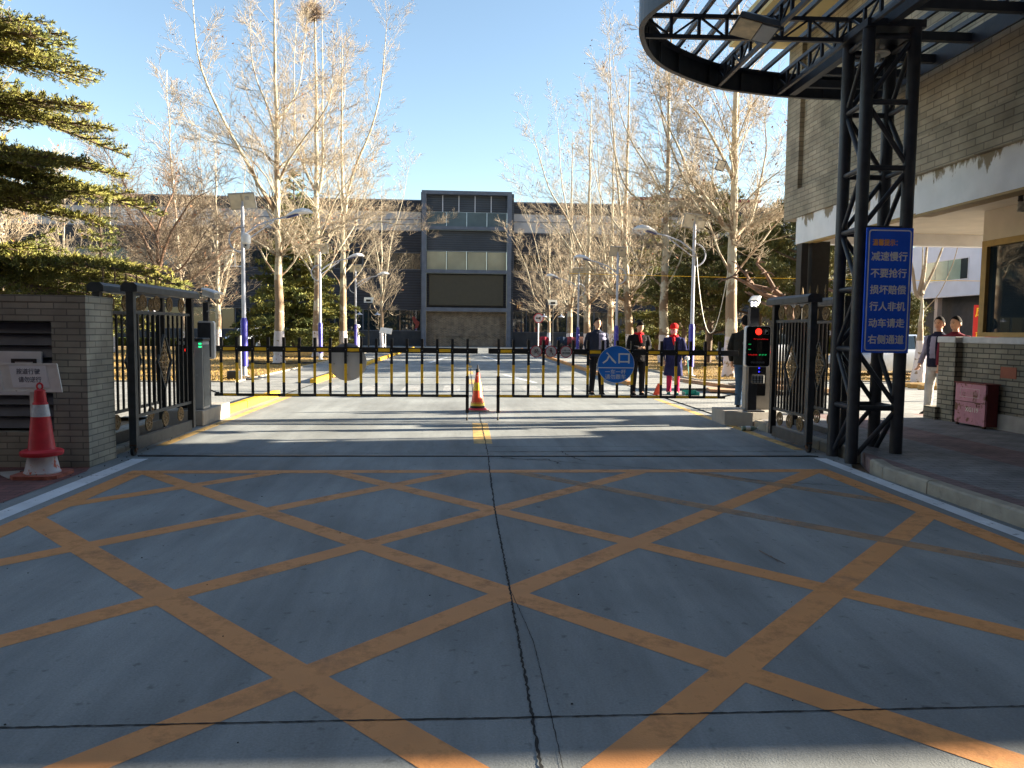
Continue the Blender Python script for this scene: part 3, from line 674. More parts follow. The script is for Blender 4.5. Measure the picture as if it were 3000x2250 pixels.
m = MB(); ring_plate(m, 4.80, 5.12, 0, 0.02); ring_plate(m, 4.785, 4.80, 0.0, 0.06); ring_plate(m, 5.06, 5.075, 0.021, 0.12)
m.build('ring_band', M['steel'], cn, False)
for i in range(4, len(ring)-4, 5):
    p = ring[i]; d = (ring[i+1]-ring[i-1]).normalized(); n = Vector((d.y, -d.x, 0)); n = n if n.dot(Vector((4.6, 8.25, 0))-p) > 0 else -n
    m = MB(); m.bar(p+n*0.05+Vector((0,0,4.81)), p+n*0.05+Vector((0,0,5.05)), 0.05, 0.012, up=tuple(n)); m.build('stiffener', M['steel'], cn)
def truss(a, b, z0=4.82, z1=5.05, n=6, w=0.045, name='truss'):
    a = Vector((*a, 0)); b = Vector((*b, 0)); m = MB(); Z0 = Vector((0,0,z0)); Z1 = Vector((0,0,z1))
    m.bar(a+Z0, b+Z0, w, w); m.bar(a+Z1, b+Z1, w, w); d = (b-a)/n
    for i in range(n+1):
        m.bar(a+d*i+Z0, a+d*i+Z1, 0.035)
    for i in range(n):
        if i % 2 == 0: m.bar(a+d*i+Z1, a+d*(i+1)+Z0, 0.022)
        else: m.bar(a+d*i+Z0, a+d*(i+1)+Z1, 0.022)
    return m.build(name, M['steel'], cn)
def ring_y(x):
    ys = [p.y for i, p in enumerate(ring[:-1]) if (p.x-x)*(ring[i+1].x-x) <= 0]
    return (min(ys), max(ys)) if len(ys) >= 2 else None
truss((2.0, 8.70), (4.55, 8.62), n=8)
truss((2.42, 7.05), (4.55, 7.05), n=7)
for x in (3.42, 4.36):
    y0, y1 = ring_y(x); truss((x, y1-0.03), (x, y0+0.03), n=14)
m = MB(); m.box(4.52, 5.9, 4.80, 4.62, 10.6, 4.98); m.build('main_beam', M['steel'], cn)
m = MB(); m.box(5.84, 5.8, 4.80, 5.875, 10.62, 5.0); m.box(5.875, 5.8, 4.98, 5.99, 10.62, 5.0); m.build('wall_beam', M['steel'], cn)
for i, yy in enumerate((6.2, 7.0, 7.8, 8.62, 9.3, 9.85, 10.35)):
    m = MB(); m.box(4.62, yy, 4.86, 5.84, yy+0.07, 4.96); m.build('tie_beam', M['steel'], cn)
x = 2.12
while x < 5.9:
    if abs(x-3.42) > 0.08 and abs(x-4.36) > 0.08:
        r = ring_y(x)
        if r:
            m = MB(); m.box(x-0.022, r[0]+0.03, 5.076, x+0.022, r[1]-0.03, 5.13); m.build('slat', M['steel'], cn)
    x += 0.285
fl = thing('floodlight', (3.1, 8.2, 4.8), 'dusty grey floodlight with cream reflector hung under the ring canopy', 'floodlight')
import bmesh
def tilted(mb, pivot, ax, ang):
    Mx = Matrix.Translation(pivot) @ Matrix.Rotation(ang, 4, ax) @ Matrix.Translation(-Vector(pivot))
    mb.v = [tuple(Mx @ Vector(p)) for p in mb.v]; return mb
m = MB(); m.loft([[(2.88+0.0*k, 8.02, 4.72), (3.34, 8.02, 4.72), (3.34, 8.38, 4.72), (2.88, 8.38, 4.72)] for k in (0,)] + [[(2.90, 8.05, 4.80), (3.32, 8.05, 4.80), (3.30, 8.35, 4.80), (2.92, 8.35, 4.80)], [(2.98, 8.12, 4.86), (3.18, 8.12, 4.86), (3.18, 8.28, 4.86), (2.98, 8.28, 4.86)]])
m.tube([(3.12, 8.2, 4.80), (3.30, 8.2, 4.82), (3.42, 8.2, 4.82)], [0.05, 0.045, 0.02], 12)
tilted(m, (3.1, 8.2, 4.8), 'Y', 0.22); tilted(m, (3.1, 8.2, 4.8), 'X', -0.15); m.build('housing', M['iron'], fl)
m = MB(); m.box(2.90, 8.04, 4.712, 3.14, 8.36, 4.719); tilted(m, (3.1, 8.2, 4.8), 'Y', 0.22); tilted(m, (3.1, 8.2, 4.8), 'X', -0.15)
m.build('lens', mat('cream reflector behind glass', (0.62, 0.50, 0.30), 0.3, 0, 0.3, 9), fl)
m = MB(); m.box(3.15, 8.05, 4.708, 3.32, 8.35, 4.719); tilted(m, (3.1, 8.2, 4.8), 'Y', 0.22); tilted(m, (3.1, 8.2, 4.8), 'X', -0.15)
m.build('ballast_cover', M['grey_panel'], fl)

# ------------------------------------------------------------------ tall blue notice on the column
bs = thing('notice_board', (4.64, 8.06, 1.26), 'tall blue board with white Chinese driving rules on the lattice column', 'sign')
m = MB()
def rrect(x0, z0, x1, z1, r, n=5):
    out = []
    for cx, cz, a0 in ((x1-r, z1-r, 0), (x0+r, z1-r, pi/2), (x0+r, z0+r, pi), (x1-r, z0+r, 1.5*pi)):
        for k in range(n+1): t = a0 + pi/2*k/n; out.append((cx+r*cos(t), cz+r*sin(t)))
    return out
SX0, SX1, SZ0, SZ1, SY = 4.375, 4.905, 1.255, 2.625, 8.045
m.box(SX0, SY, SZ0, SX1, SY+0.02, SZ1, bev=0.004); m.build('panel', M['sign_blue'], bs)
o = rrect(SX0+0.022, SZ0+0.022, SX1-0.022, SZ1-0.022, 0.035); i_ = rrect(SX0+0.036, SZ0+0.036, SX1-0.036, SZ1-0.036, 0.024)
m = MB(); n = len(o); yv = SY-0.0015
m.add([(a, yv, b) for a, b in o] + [(a, yv, b) for a, b in i_], [(k, (k+1) % n, (k+1) % n+n, k+n) for k in range(n)]); m.build('border', M['sign_white'], bs)
cx = (SX0+SX1)/2
text('heading', '温馨提示：', cx-0.055, 2.465, 0.075, M['sign_orange'], bs, y=SY-0.002, bold=0.0022, width=0.28)
for k, s in enumerate(('减速慢行', '不要抢行', '损坏赔偿', '行人非机', '动车请走', '右侧通道')):
    text('lettering', s, cx, 2.315-k*0.182, 0.105, M['sign_white'], bs, y=SY-0.002, bold=0.0028, width=0.405)
m = MB(); m.box(4.42, 8.065, 2.3, 4.86, 8.085, 2.34); m.box(4.42, 8.065, 1.5, 4.86, 8.085, 1.54); m.build('bracket', M['steel'], bs)

# ------------------------------------------------------------------ fire cabinet
fb = thing('fire_cabinet', (7.6, 10.6, 0.12), 'rusty red metal fire equipment cabinet against the gatehouse wall', 'fire cabinet')
M['box_red'] = mat('sun faded pink red paint with rust', (0.50, 0.22, 0.28), 0.55, 0, 0.12, 5, tint=(0.16, 0.06, 0.03), tmin=0.52, tmax=0.60, tscale=8)
M['box_side'] = mat('dark red paint', (0.16, 0.02, 0.025), 0.5, 0, 0.15, 6)
m = MB(); m.box(7.44, 10.27, 0.155, 7.47, 10.93, 0.745); m.build('door', M['box_red'], fb)
m = MB(); m.box(7.47, 10.262, 0.15, 7.63, 10.938, 0.75); m.build('body', M['box_side'], fb)
m = MB(); m.box(7.425, 10.25, 0.751, 7.645, 10.95, 0.768); m.build('lid', M['box_side'], fb)
for a in (10.29, 10.88):
    m = MB(); m.box(7.45, a, 0.118, 7.49, a+0.03, 0.15); m.build('foot', M['rust'], fb)
m = MB(); m.box(7.434, 10.27, 0.478, 7.44, 10.93, 0.486); m.build('door_seam', M['rust'], fb)
m = MB()
for a in ((10.4, 0.55, 10.82, 0.554), (10.4, 0.675, 10.82, 0.679), (10.4, 0.55, 10.404, 0.679), (10.816, 0.55, 10.82, 0.679)): m.box(7.4365, a[0], a[1], 7.4385, a[2], a[3])
m.build('stencil_frame', M['offwhite'], fb)
text('stencil', '灭火器箱', 10.61, 0.615, 0.06, mat('faded stencil paint', (0.45, 0.25, 0.27), 0.7), fb, x=7.438, bold=0.0008, width=0.33)
text('stencil', 'XG119', 10.55, 0.37, 0.09, M['offwhite'], fb, x=7.4385, bold=0.002, width=0.28)
m = MB(); m.tube([(7.425, 10.42, 0.46), (7.415, 10.42, 0.44), (7.425, 10.42, 0.42)], 0.006, 6); m.tube([(7.43, 10.37, 0.47), (7.43, 10.47, 0.47)], 0.007, 6); m.build('handle', M['rust'], fb)

# ================================================================== LEFT BRICK WALL
bw = thing('brick_wall', (-6.5, 8.2, 0), 'grey brick boundary wall with louvered recess left of the gate', 'wall')
m = MB(); m.box(-4.19, 7.91, 0, -3.85, 8.5, 1.70); m.box(-12, 7.912, 0, -4.19, 8.498, 0.37); m.box(-12, 7.912, 1.50, -4.19, 8.498, 1.70); m.box(-12, 8.2, 0.37, -4.19, 8.497, 1.5)
m.box(-12, 7.905, 1.70, -3.845, 8.51, 1.765)
m.build('masonry', M['brick_left'], bw)
for k in range(9):
    z = 0.40 + k*0.122
    m = MB(); m.prism([(7.985, z), (8.035, z+0.108), (8.055, z+0.104), (8.005, z-0.004)], -11.9, -4.192, 'x')
    m.build('louver', M['louver'], bw)
wb2 = thing('white_board', (-4.5, 7.98, 0.75), 'white square board with black bracket mark fixed over the louvers', 'sign')
m = MB(); m.box(-4.95, 7.96, 0.74, -4.32, 7.985, 1.19, bev=0.004); m.build('panel', M['white'], wb2)
m = MB(); m.box(-4.62, 7.955, 1.085, -4.37, 7.9595, 1.115); m.box(-4.62, 7.955, 1.02, -4.585, 7.9595, 1.085); m.box(-4.405, 7.955, 1.02, -4.37, 7.9595, 1.085); m.build('mark', M['black'], wb2)

# tilted notice stand
ns = thing('notice_stand', (-4.26, 7.72, 0), 'chipped white stand with printed notice paper in front of the brick wall', 'sign stand')
def skew(mb): mb.v = [(x - 0.16*(z-0.95), y, z) for x, y, z in mb.v]; return mb
m = MB(); m.box(-4.55, 7.66, 0.81, -4.0, 7.685, 1.075); skew(m); m.build('board', M['worn_white'], ns)
m = MB(); m.box(-4.56, 7.65, 0.80, -3.99, 7.66, 0.818); m.box(-4.56, 7.65, 1.067, -3.99, 7.66, 1.085); m.box(-4.56, 7.65, 0.818, -4.545, 7.66, 1.067); m.box(-4.005, 7.65, 0.818, -3.99, 7.66, 1.067)
skew(m); m.build('frame', M['worn_white'], ns)
m = MB(); m.box(-4.45, 7.652, 0.845, -4.105, 7.656, 1.062); skew(m); pp = m.build('paper', M['paper'], ns)
text('printing', '按道行驶', -4.285, 1.005, 0.06, M['ink_blue'], ns, y=7.649, bold=0.0003, width=0.225)
text('printing', '请勿逆行', -4.27, 0.925, 0.06, M['ink_blue'], ns, y=7.649, bold=0.0003, width=0.215)
m = MB(); m.box(-4.30, 7.69, 0, -4.225, 7.74, 0.95); m.build('post', M['worn_white'], ns)
m = MB(); m.box(-4.38, 7.62, 0, -4.15, 7.8, 0.02); m.build('foot_plate', M['iron'], ns)

# stacked cones
def cone_base(mb, o, h, t, z, c=0.06):
    x, y = o; mb.prism([(x-h+c, y-h), (x+h-c, y-h), (x+h, y-h+c), (x+h, y+h-c), (x+h-c, y+h), (x-h+c, y+h), (x-h, y+h-c), (x-h, y-h+c)], z, z+t, 'z')
ca = thing('traffic_cone', (-4.07, 7.45, 0), 'worn white and orange cone base under the red cone beside the brick wall', 'traffic cone')
m = MB(); cone_base(m, (-4.07, 7.45), 0.215, 0.035, 0.004); m.build('base', M['base_worn'], ca)
m = MB(); m.lathe([(0.158, 0.036), (0.16, 0.05), (0.150, 0.06), (0.118, 0.225), (0.10, 0.235)], 32, (-4.07, 7.45, 0)); m.build('body', M['cone_worn'], ca, True)
cb_ = thing('traffic_cone', (-4.07, 7.45, 0.2), 'faded red cone with silver band and ring top, stacked on an old cone', 'traffic cone')
m = MB(); m.lathe([(0.15, 0.205), (0.178, 0.21), (0.186, 0.225), (0.184, 0.25), (0.165, 0.262), (0.125, 0.268), (0.115, 0.285), (0.082, 0.585), (0.064, 0.715), (0.056, 0.72), (0.046, 0.835), (0.03, 0.845)], 36, (-4.07, 7.45, 0)); m.build('body', M['cone_red'], cb_, True)
m = MB(); m.lathe([(0.0835, 0.585), (0.0665, 0.70)], 36, (-4.07, 7.45, 0)); m.build('reflective_band', M['reflective'], cb_, True)
m = MB(); m.tube([(-4.07+0.026*cos(t), 7.45, 0.872+0.03*sin(t)) for t in np.linspace(0, 2*pi, 20)], 0.009, 8); m.build('ring_handle', M['cone_red'], cb_, True)
m = MB(); m.add([(-4.62, 7.62, 0.009), (-4.3, 7.30, 0.009), (-4.05, 7.70, 0.012), (-4.25, 7.78, 0.012), (-4.62, 7.62, 0.006), (-4.3, 7.30, 0.006), (-4.05, 7.70, 0.008), (-4.25, 7.78, 0.008)], [(0,1,2,3), (7,6,5,4), (0,4,5,1), (1,5,6,2), (2,6,7,3), (3,7,4,0)])
tag(m.build('board_scrap', M['block']), 'flat grey board scrap lying under the stacked cones', 'board')
cc = thing('traffic_cone', (0.23, 13.57, 0), 'red and yellow sleeved cone with black tip standing on the centre line', 'traffic cone')
m = MB(); cone_base(m, (0.25, 13.57), 0.19, 0.022, 0.002, 0.05); m.build('base', M['block'], cc)
m = MB(); m.lathe([(0.165, 0.024), (0.172, 0.035), (0.15, 0.055), (0.128, 0.06), (0.12, 0.16)], 28, (0.23, 13.57, 0)); m.build('flange', M['cone_red'], cc, True)
m = MB(); m.lathe([(0.118, 0.12), (0.03, 0.72), (0.02, 0.73)], 28, (0.23, 13.57, 0)); m.build('body', M['cone_orange'], cc, True)
for nm, a, b, mt in (('sleeve', 0.10, 0.165, 'cone_yellow'), ('sleeve', 0.375, 0.52, 'cone_yellow'), ('rubber_ring', 0.062, 0.10, 'rubber')):
    f = lambda z: 0.122 + (0.034-0.122)*(z-0.12)/0.6
    m = MB(); m.lathe([(f(a)+0.003, a), (f(b)+0.003, b)], 28, (0.23, 13.57, 0)); m.build(nm, M[mt], cc, True)
m = MB(); m.lathe([(0.038, 0.70), (0.032, 0.765), (0.012, 0.775), (0.010, 0.83), (0.004, 0.835)], 16, (0.23, 13.57, 0)); m.build('tip', M['rubber'], cc, True)
m = MB()
for k in range(6):
    a = k*pi/3; m.bar((0.23, 13.517, 0.645), (0.23+0.022*cos(a), 13.517, 0.645+0.022*sin(a)), 0.004)
m.build('star_mark', M['sign_white'], cc)

# ================================================================== FOLDING GATES
def gate_leaf(X, Y0, Y1, label, spikes, seed, bars=11):
    g = thing('folding_gate', (X, (Y0+Y1)/2, 0), label, 'gate', 'folding gate leaves')
    for y in (Y0, Y1):
        m = MB(); m.box(X-0.04, y-0.04, 0.09, X+0.04, y+0.04, 1.84, bev=0.004); m.build('post', M['iron'] if y == Y0 else M['black'], g)
    m = MB(); m.prism([(X-0.09, 1.842), (X+0.09, 1.842), (X+0.09, 1.91), (X+0.05, 1.945), (X-0.05, 1.945), (X-0.09, 1.91)], Y0-0.05, Y1+0.12, 'y'); m.build('top_rail', M['iron'], g)
    m = MB(); m.box(X-0.022, Y0+0.042, 0.06, X+0.022, Y1-0.042, 0.20); m.build('bottom_rail', M['iron'], g)
    for z in (0.44, 1.62):
        m = MB(); m.box(X-0.016, Y0+0.042, z-0.018, X+0.016, Y1-0.042, z+0.018); m.build('rail', M['iron'], g)
    yc, hz, hy = (Y0+Y1)/2, 0.34, 0.21
    n = bars
    for k in range(1, n+1):
        y = Y0 + (Y1-Y0)*k/(n+1); gap = hz*(1-abs(y-yc)/hy) if abs(y-yc) < hy else 0
        m = MB()
        if gap > 0.03:
            m.box(X-0.013, y-0.015, 0.46, X+0.013, y+0.015, 1.03-gap); m.build('bar', M['black'], g); m = MB(); m.box(X-0.013, y-0.015, 1.03+gap, X+0.013, y+0.015, 1.60)
        else: m.box(X-0.011, y-0.013, 0.46, X+0.011, y+0.013, 1.60)
        m.build('bar', M['black'], g)
    m = MB(); q = [(yc, 1.03-hz), (yc+hy, 1.03), (yc, 1.03+hz), (yc-hy, 1.03)]
    for a, b in zip(q, q[1:]+q[:1]): m.bar((X, *a), (X, *b), 0.03, 0.02)
    m.build('diamond_frame', M['iron'], g)
    m = MB()
    for s in (1, -1):       # scrolled cross
        m.bar((X, yc, 1.03), (X, yc, 1.03+s*0.27), 0.016); m.bar((X, yc, 1.03), (X, yc+s*0.16, 1.03), 0.016)
        for t in (1, -1):
            for c, rr in (((yc+t*0.035, 1.03+s*0.10), 0.032), ((yc+t*0.028, 1.03+s*0.17), 0.026), ((yc+t*0.085, 1.03+s*0.035), 0.028), ((yc+t*0.055, 1.03+s*0.055), 0.030), ((yc+t*0.018, 1.03+s*0.225), 0.018)):
                m.tube([(X, c[0]+rr*cos(a), c[1]+rr*sin(a)) for a in np.linspace(0, 2*pi, 11)], 0.008, 5)
    m.build('scroll_ornament', M['gold'], g)
    for zc, R0 in ((1.735, 0.085), (0.32, 0.085)):
        k0 = 4 if zc > 1 else 3
        for k in range(k0):
            y = Y0 + (Y1-Y0)*(k+0.8)/(k0+0.6); m = MB()
            m.tube([(X, y+R0*cos(a), zc+R0*sin(a)) for a in np.linspace(0, 2*pi, 19)], 0.010, 6)
            m.tube([(X, y+R0*0.3*cos(a), zc+R0*0.3*sin(a)) for a in np.linspace(0, 2*pi, 9)], 0.008, 5)
            for a in np.arange(0, 2*pi, pi/3): 
                m.bar((X, y+R0*0.3*cos(a), zc+R0*0.3*sin(a)), (X, y+R0*cos(a), zc+R0*sin(a)), 0.009)
                m.tube([(X, y+R0*(0.66+0.2*cos(b))*cos(a+0.5+0.22*sin(b)), zc+R0*(0.66+0.2*cos(b))*sin(a+0.5+0.22*sin(b))) for b in np.linspace(0, 2*pi, 7)], 0.005, 4)
            m.build('rosette', M['gold'], g)
    w = MB(); w.disc((X-0.015, Y0-0.02, 0.06), 0.058, 0.03, 'x', 20); w = w.build('wheel', M['rubber'], g, True)
    hb = MB(); hb.disc((X-0.02, Y0-0.02, 0.06), 0.022, 0.04, 'x', 12); hb.build('hub', M['rust'], w, True)
    m = MB(); m.prism([(Y0-0.03, 0.05), (Y0-0.01, 0.05), (Y0+0.03, 0.12), (Y0-0.04, 0.12)], X-0.03, X-0.022, 'x'); m.prism([(Y0-0.03, 0.05), (Y0-0.01, 0.05), (Y0+0.03, 0.12), (Y0-0.04, 0.12)], X+0.022, X+0.03, 'x'); m.box(X-0.035, Y0-0.045, 0.115, X+0.035, Y0+0.035, 0.13); m.build('caster_fork', M['rust'], g)
    if spikes:
        for k in range(6):
            y = Y0 + (Y1-Y0)*(k+0.5)/6
            m = MB(); m.lathe([(0.008, 0), (0.008, 0.05), (0.018, 0.06), (0.008, 0.075), (0.016, 0.10), (0.002, 0.19)], 8, (X, y, 1.944)); m.build('spike', M['gold'], g, True)
    return g
gate_leaf(-3.72, 8.66, 10.45, 'left gate leaf nearest the road, black bars and gold diamond ornament', False, 1)
gate_leaf(-4.12, 8.74, 10.5, 'left gate leaf folded behind the front one, beside the brick wall', True, 2)
gate_leaf(4.22, 8.93, 10.02, 'right gate leaf nearest the road, black bars and gold diamond ornament', False, 3)
gate_leaf(4.86, 9.35, 10.75, 'right gate leaf folded behind the lattice column', True, 4)

# ================================================================== BARRIER ARMS
def yellow_split(m, x, w, z0, z1, d=0.016):
    m.box(x-w/2, 12.14-d, z0, x+w/2, 12.14+d, 0.60); m.box(x-w/2, 12.14-d, 0.60, x+w/2, 12.14+d, 0.905, 1); m.box(x-w/2, 12.14-d, 0.905, x+w/2, 12.14+d, z1)
def arm(xa, xb, xs, foot, label, end_left):
    g = thing('barrier_fence', ((xa+xb)/2, 12.14, 1.12), label, 'barrier fence', 'barrier fence halves')
    m = MB(); m.box(xa, 12.115, 1.083, xb, 12.155, 1.172, bev=0.004); tr = m.build('top_rail', M['black'], g)
    step = abs(xs[1]-xs[0])
    lo = min(xs); hi = max(xs)
    for i in range(0, len(xs)-1, 2):
        a, b = sorted((xs[i], xs[i+1])); m = MB(); m.box(a+0.03, 12.1125, 1.102, b-0.03, 12.1145, 1.152); m.build('reflector', M['yellow'], tr)
    m = MB(); m.box(lo-0.03 if not end_left else lo-0.12, 12.12, 0.375, hi+0.03 if end_left else hi+0.12, 12.16, 0.418, bev=0.003); br = m.build('bottom_rail', M['black'], g)
    for i in range(0, len(xs)-1, 2):
        a, b = sorted((xs[i], xs[i+1])); m = MB(); m.box(a+0.02, 12.1175, 0.385, b-0.01, 12.1195, 0.4195); m.build('reflector', M['yellow'], br)
    for x in xs:
        m = MB()
        if abs(x-foot) < 0.01:
            m.box(x-0.02, 12.125, 0.905, x+0.02, 12.150, 1.32); m.box(x-0.017, 12.125, 0.72, x+0.017, 12.150, 0.905, 1); m.box(x-0.026, 12.12, 0.12, x+0.026, 12.16, 0.72)
        else:
            m.box(x-0.021, 12.100, 0.40, x+0.021, 12.1115, 0.60); m.box(x-0.021, 12.100, 0.60, x+0.021, 12.1115, 0.905, 1); m.box(x-0.021, 12.100, 0.905, x+0.021, 12.1115, 1.315)
            m.box(x-0.021, 12.1115, 1.175, x+0.021, 12.155, 1.315)
        p = m.build('picket', [M['black'], M['yellow']], g)
        b = MB(); b.disc((x, 12.094, 1.128), 0.007, 0.006, 'y', 8); b.disc((x, 12.094, 0.43), 0.006, 0.006, 'y', 8); b.build('bolt', M['alu'], p)
    m = MB(); m.tube([(foot, 12.14, 0.12), (foot, 12.14, 0.05)], 0.008, 8); m.tube([(foot, 12.14, 0.05), (foot, 12.14, 0.0)], [0.014, 0.018], 8); m.build('foot', M['rubber'], g)
    return g
LX = [-3.84+0.2425*k for k in range(17)]; RX = [0.54+0.2425*k for k in range(16)]
al = arm(-3.95, 0.205, LX, LX[16], 'left half of the black and yellow barrier fence', True)
ar = arm(0.375, 4.5, RX, RX[0], 'right half of the black and yellow barrier fence', False)
m = MB(); m.bar((-3.84, 12.12, 0.40), (-4.02, 12.12, 0.47), 0.03, 0.02); m.disc((-3.90, 12.1, 0.42), 0.025, 0.03, 'y', 12); m.build('link', M['iron'], al)
m = MB(); m.bar((RX[-1], 12.10, 0.40), (4.46, 12.06, 0.46), 0.03, 0.02); m.build('link', M['iron'], ar)
# dark backing on right arm
def round_sign(name, x, z, r, label, face, y=12.075, ring=None):
    g = thing(name, (x, y, z), label, 'sign')
    m = MB(); m.disc((x, y, z), r, 0.006, 'y', 40); m.build('plate', face, g)
    if ring:
        m = MB(); R1 = [(x+r*cos(t), y-0.001, z+r*sin(t)) for t in np.linspace(0, 2*pi, 41)[:-1]]; R2 = [(x+r*0.86*cos(t), y-0.001, z+r*0.86*sin(t)) for t in np.linspace(0, 2*pi, 41)[:-1]]
        m.add(R1+R2, [(k, (k+1) % 40, (k+1) % 40+40, k+40) for k in range(40)]); m.build('ring', ring, g)
    return g
s = round_sign('entrance_sign', 2.45, 0.93, 0.303, 'big blue round sign with white Chinese entrance lettering on the barrier', M['sign_blue2'])
text('lettering', '入口', 2.45, 1.035, 0.2, M['sign_white'], s, y=12.073, bold=0.004, width=0.44)
m = MB(); m.box(2.155, 12.072, 0.868, 2.745, 12.0745, 0.882); m.build('divider', M['sign_white'], s)
text('lettering', '一车一杆', 2.445, 0.81, 0.085, M['sign_white'], s, y=12.073, bold=0.0005, width=0.34)
text('lettering', '请勿跟车', 2.445, 0.73, 0.085, M['sign_white'], s, y=12.073, bold=0.0005, width=0.34)
m = MB(); n = 48
R1 = [(2.45+0.303*cos(t), 12.0735, 0.93+0.303*sin(t)) for t in np.linspace(0, 2*pi, n+1)[:-1]]; R2 = [(2.45+0.297*cos(t), 12.0735, 0.93+0.297*sin(t)) for t in np.linspace(0, 2*pi, n+1)[:-1]]
m.add(R1+R2, [(k, (k+1) % n, (k+1) % n+n, k+n) for k in range(n)]); m.build('rim', M['sign_white'], s)
s = round_sign('sign_back', -1.88, 0.93, 0.303, 'plain grey back of the round sign on the left barrier half', M['sign_face'], y=12.17)
for dx, dz in ((-0.21, -0.03), (0.21, -0.03), (0, 0.1), (0, -0.2)):
    m = MB(); m.disc((-1.88+dx, 12.162, 0.93+dz), 0.012, 0.008, 'y', 10); m.build('bolt', M['alu'], s)
for x, kind, lb in ((1.145, 'bike', 'small round no cycling sign, first of three on the barrier'), (1.385, 'walk', 'small round no pedestrians sign, middle of three on the barrier'), (1.63, 'text', 'small round sign of black Chinese writing, last of three on the barrier')):
    s = round_sign('barrier_sign', x, 1.128, 0.097, lb, M['sign_face'], ring=M['sign_red'], y=12.082)
    s['group'] = 'small round signs on the barrier'; y = 12.0795; m = MB()
    if kind == 'bike':
        for dx in (-0.038, 0.038): m.tube([(x+dx+0.027*cos(t), y, 1.112+0.027*sin(t)) for t in np.linspace(0, 2*pi, 17)], 0.0026, 4)
        for a, b in (((-0.038, -0.016), (-0.012, 0.025)), ((-0.012, 0.025), (0.022, 0.025)), ((0.022, 0.025), (0.0, -0.016)), ((0, -0.016), (-0.038, -0.016)), ((0, -0.016), (-0.014, 0.034)), ((0.038, -0.016), (0.020, 0.040)), ((0.020, 0.040), (0.004, 0.044)), ((-0.024, 0.034), (-0.004, 0.034))):
            m.bar((x+a[0], y, 1.128+a[1]), (x+b[0], y, 1.128+b[1]), 0.006, 0.004)
    elif kind == 'walk':
        m.disc((x, y-0.001, 1.128+0.045), 0.011, 0.003, 'y', 12)
        for a, b, w in (((0, 0.03), (0.002, -0.005), 0.02), ((0.002, -0.005), (0.022, -0.03), 0.011), ((0.022, -0.03), (0.026, -0.055), 0.009), ((0, -0.005), (-0.012, -0.03), 0.011), ((-0.012, -0.03), (-0.026, -0.052), 0.009), ((0, 0.025), (0.028, 0.0), 0.008), ((0, 0.025), (-0.026, 0.012), 0.008)):
            m.bar((x+a[0], y, 1.128+a[1]), (x+b[0], y, 1.128+b[1]), w, 0.004)
    if kind != 'text':
        m.build('symbol', M['ink'], s); m = MB(); m.bar((x-0.062, y-0.004, 1.128+0.062), (x+0.062, y-0.004, 1.128-0.062), 0.009, 0.003); m.build('slash', M['sign_red'], s)
    else:
        text('writing', '一车一卡', x, 1.15, 0.033, M['ink'], s, y=y, bold=0.0006, width=0.13); text('writing', '请勿尾随', x, 1.105, 0.04, M['ink'], s, y=y, bold=0.0006, width=0.13)

# ================================================================== BARRIER MACHINES
# left
lc = thing('barrier_cabinet', (-4.0, 11.5, 0.24), 'grey barrier machine cabinet on concrete base behind the left gate', 'barrier machine', 'barrier machine cabinets')
m = MB(); m.box(-4.24, 11.36, 0.24, -3.87, 11.66, 1.25, bev=0.008); m.build('cabinet', M['grey_panel'], lc)
m = MB(); m.box(-4.25, 11.35, 1.251, -3.86, 11.67, 1.30, bev=0.01); m.build('lid', M['black'], lc)
m = MB(); m.box(-4.26, 11.352, 0.26, -4.02, 11.359, 1.2); m.build('door_panel', M['pcglass'], lc)
for k in range(6):
    m = MB(); m.box(-3.868, 11.385+k*0.045, 0.28, -3.858, 11.40+k*0.045, 1.2); m.build('cooling_fin', M['alu'], lc)
m = MB(); m.disc((-4.07, 11.342, 1.12), 0.05, 0.01, 'y', 20); m.build('red_lamp', M['led_red'], lc)
for z in (1.16, 1.205): 
    m = MB(); m.box(-3.925, 11.353, z, -3.885, 11.359, z+0.022); m.build('green_lamp', M['led_green'], lc)
m = MB(); m.disc((-3.96, 11.352, 0.75), 0.018, 0.008, 'y', 14); m.build('lock', M['alu'], lc)
bb = MB(); bb.box(-4.6, 11.28, 0, -3.85, 12.55, 0.235, bev=0.012); tag(bb.build('concrete_base', M['block']), 'sunlit concrete base under the left barrier machine', 'concrete base')
ld = thing('display_unit', (-3.9, 11.9, 0.24), 'white display unit seen from behind beside the left barrier machine', 'display')
m = MB(); m.loft([[(a, 11.83+0*k, b) for a, b in rrect(-4.10, 0.97, -3.85, 1.555, 0.04)] for k in (0,)] + [[(a, 11.90, b) for a, b in rrect(-4.10, 0.97, -3.85, 1.555, 0.04)]]); m.build('shell', M['white'], ld)
m = MB(); m.box(-4.09, 11.80, 1.0, -3.90, 11.829, 1.53); m.build('back_box', M['steel'], ld)
m = MB(); m.box(-4.0, 11.78, 0.235, -3.92, 11.86, 0.96); m.box(-4.04, 11.9, 1.0, -3.96, 11.96, 1.84); m.build('post', M['steel'], ld)
m = MB(); m.tube([(-3.98, 11.9, 1.7), (-3.90, 11.9, 1.73), (-3.86, 11.9, 1.72)], 0.010, 6); m.build('cable', M['alu'], ld)
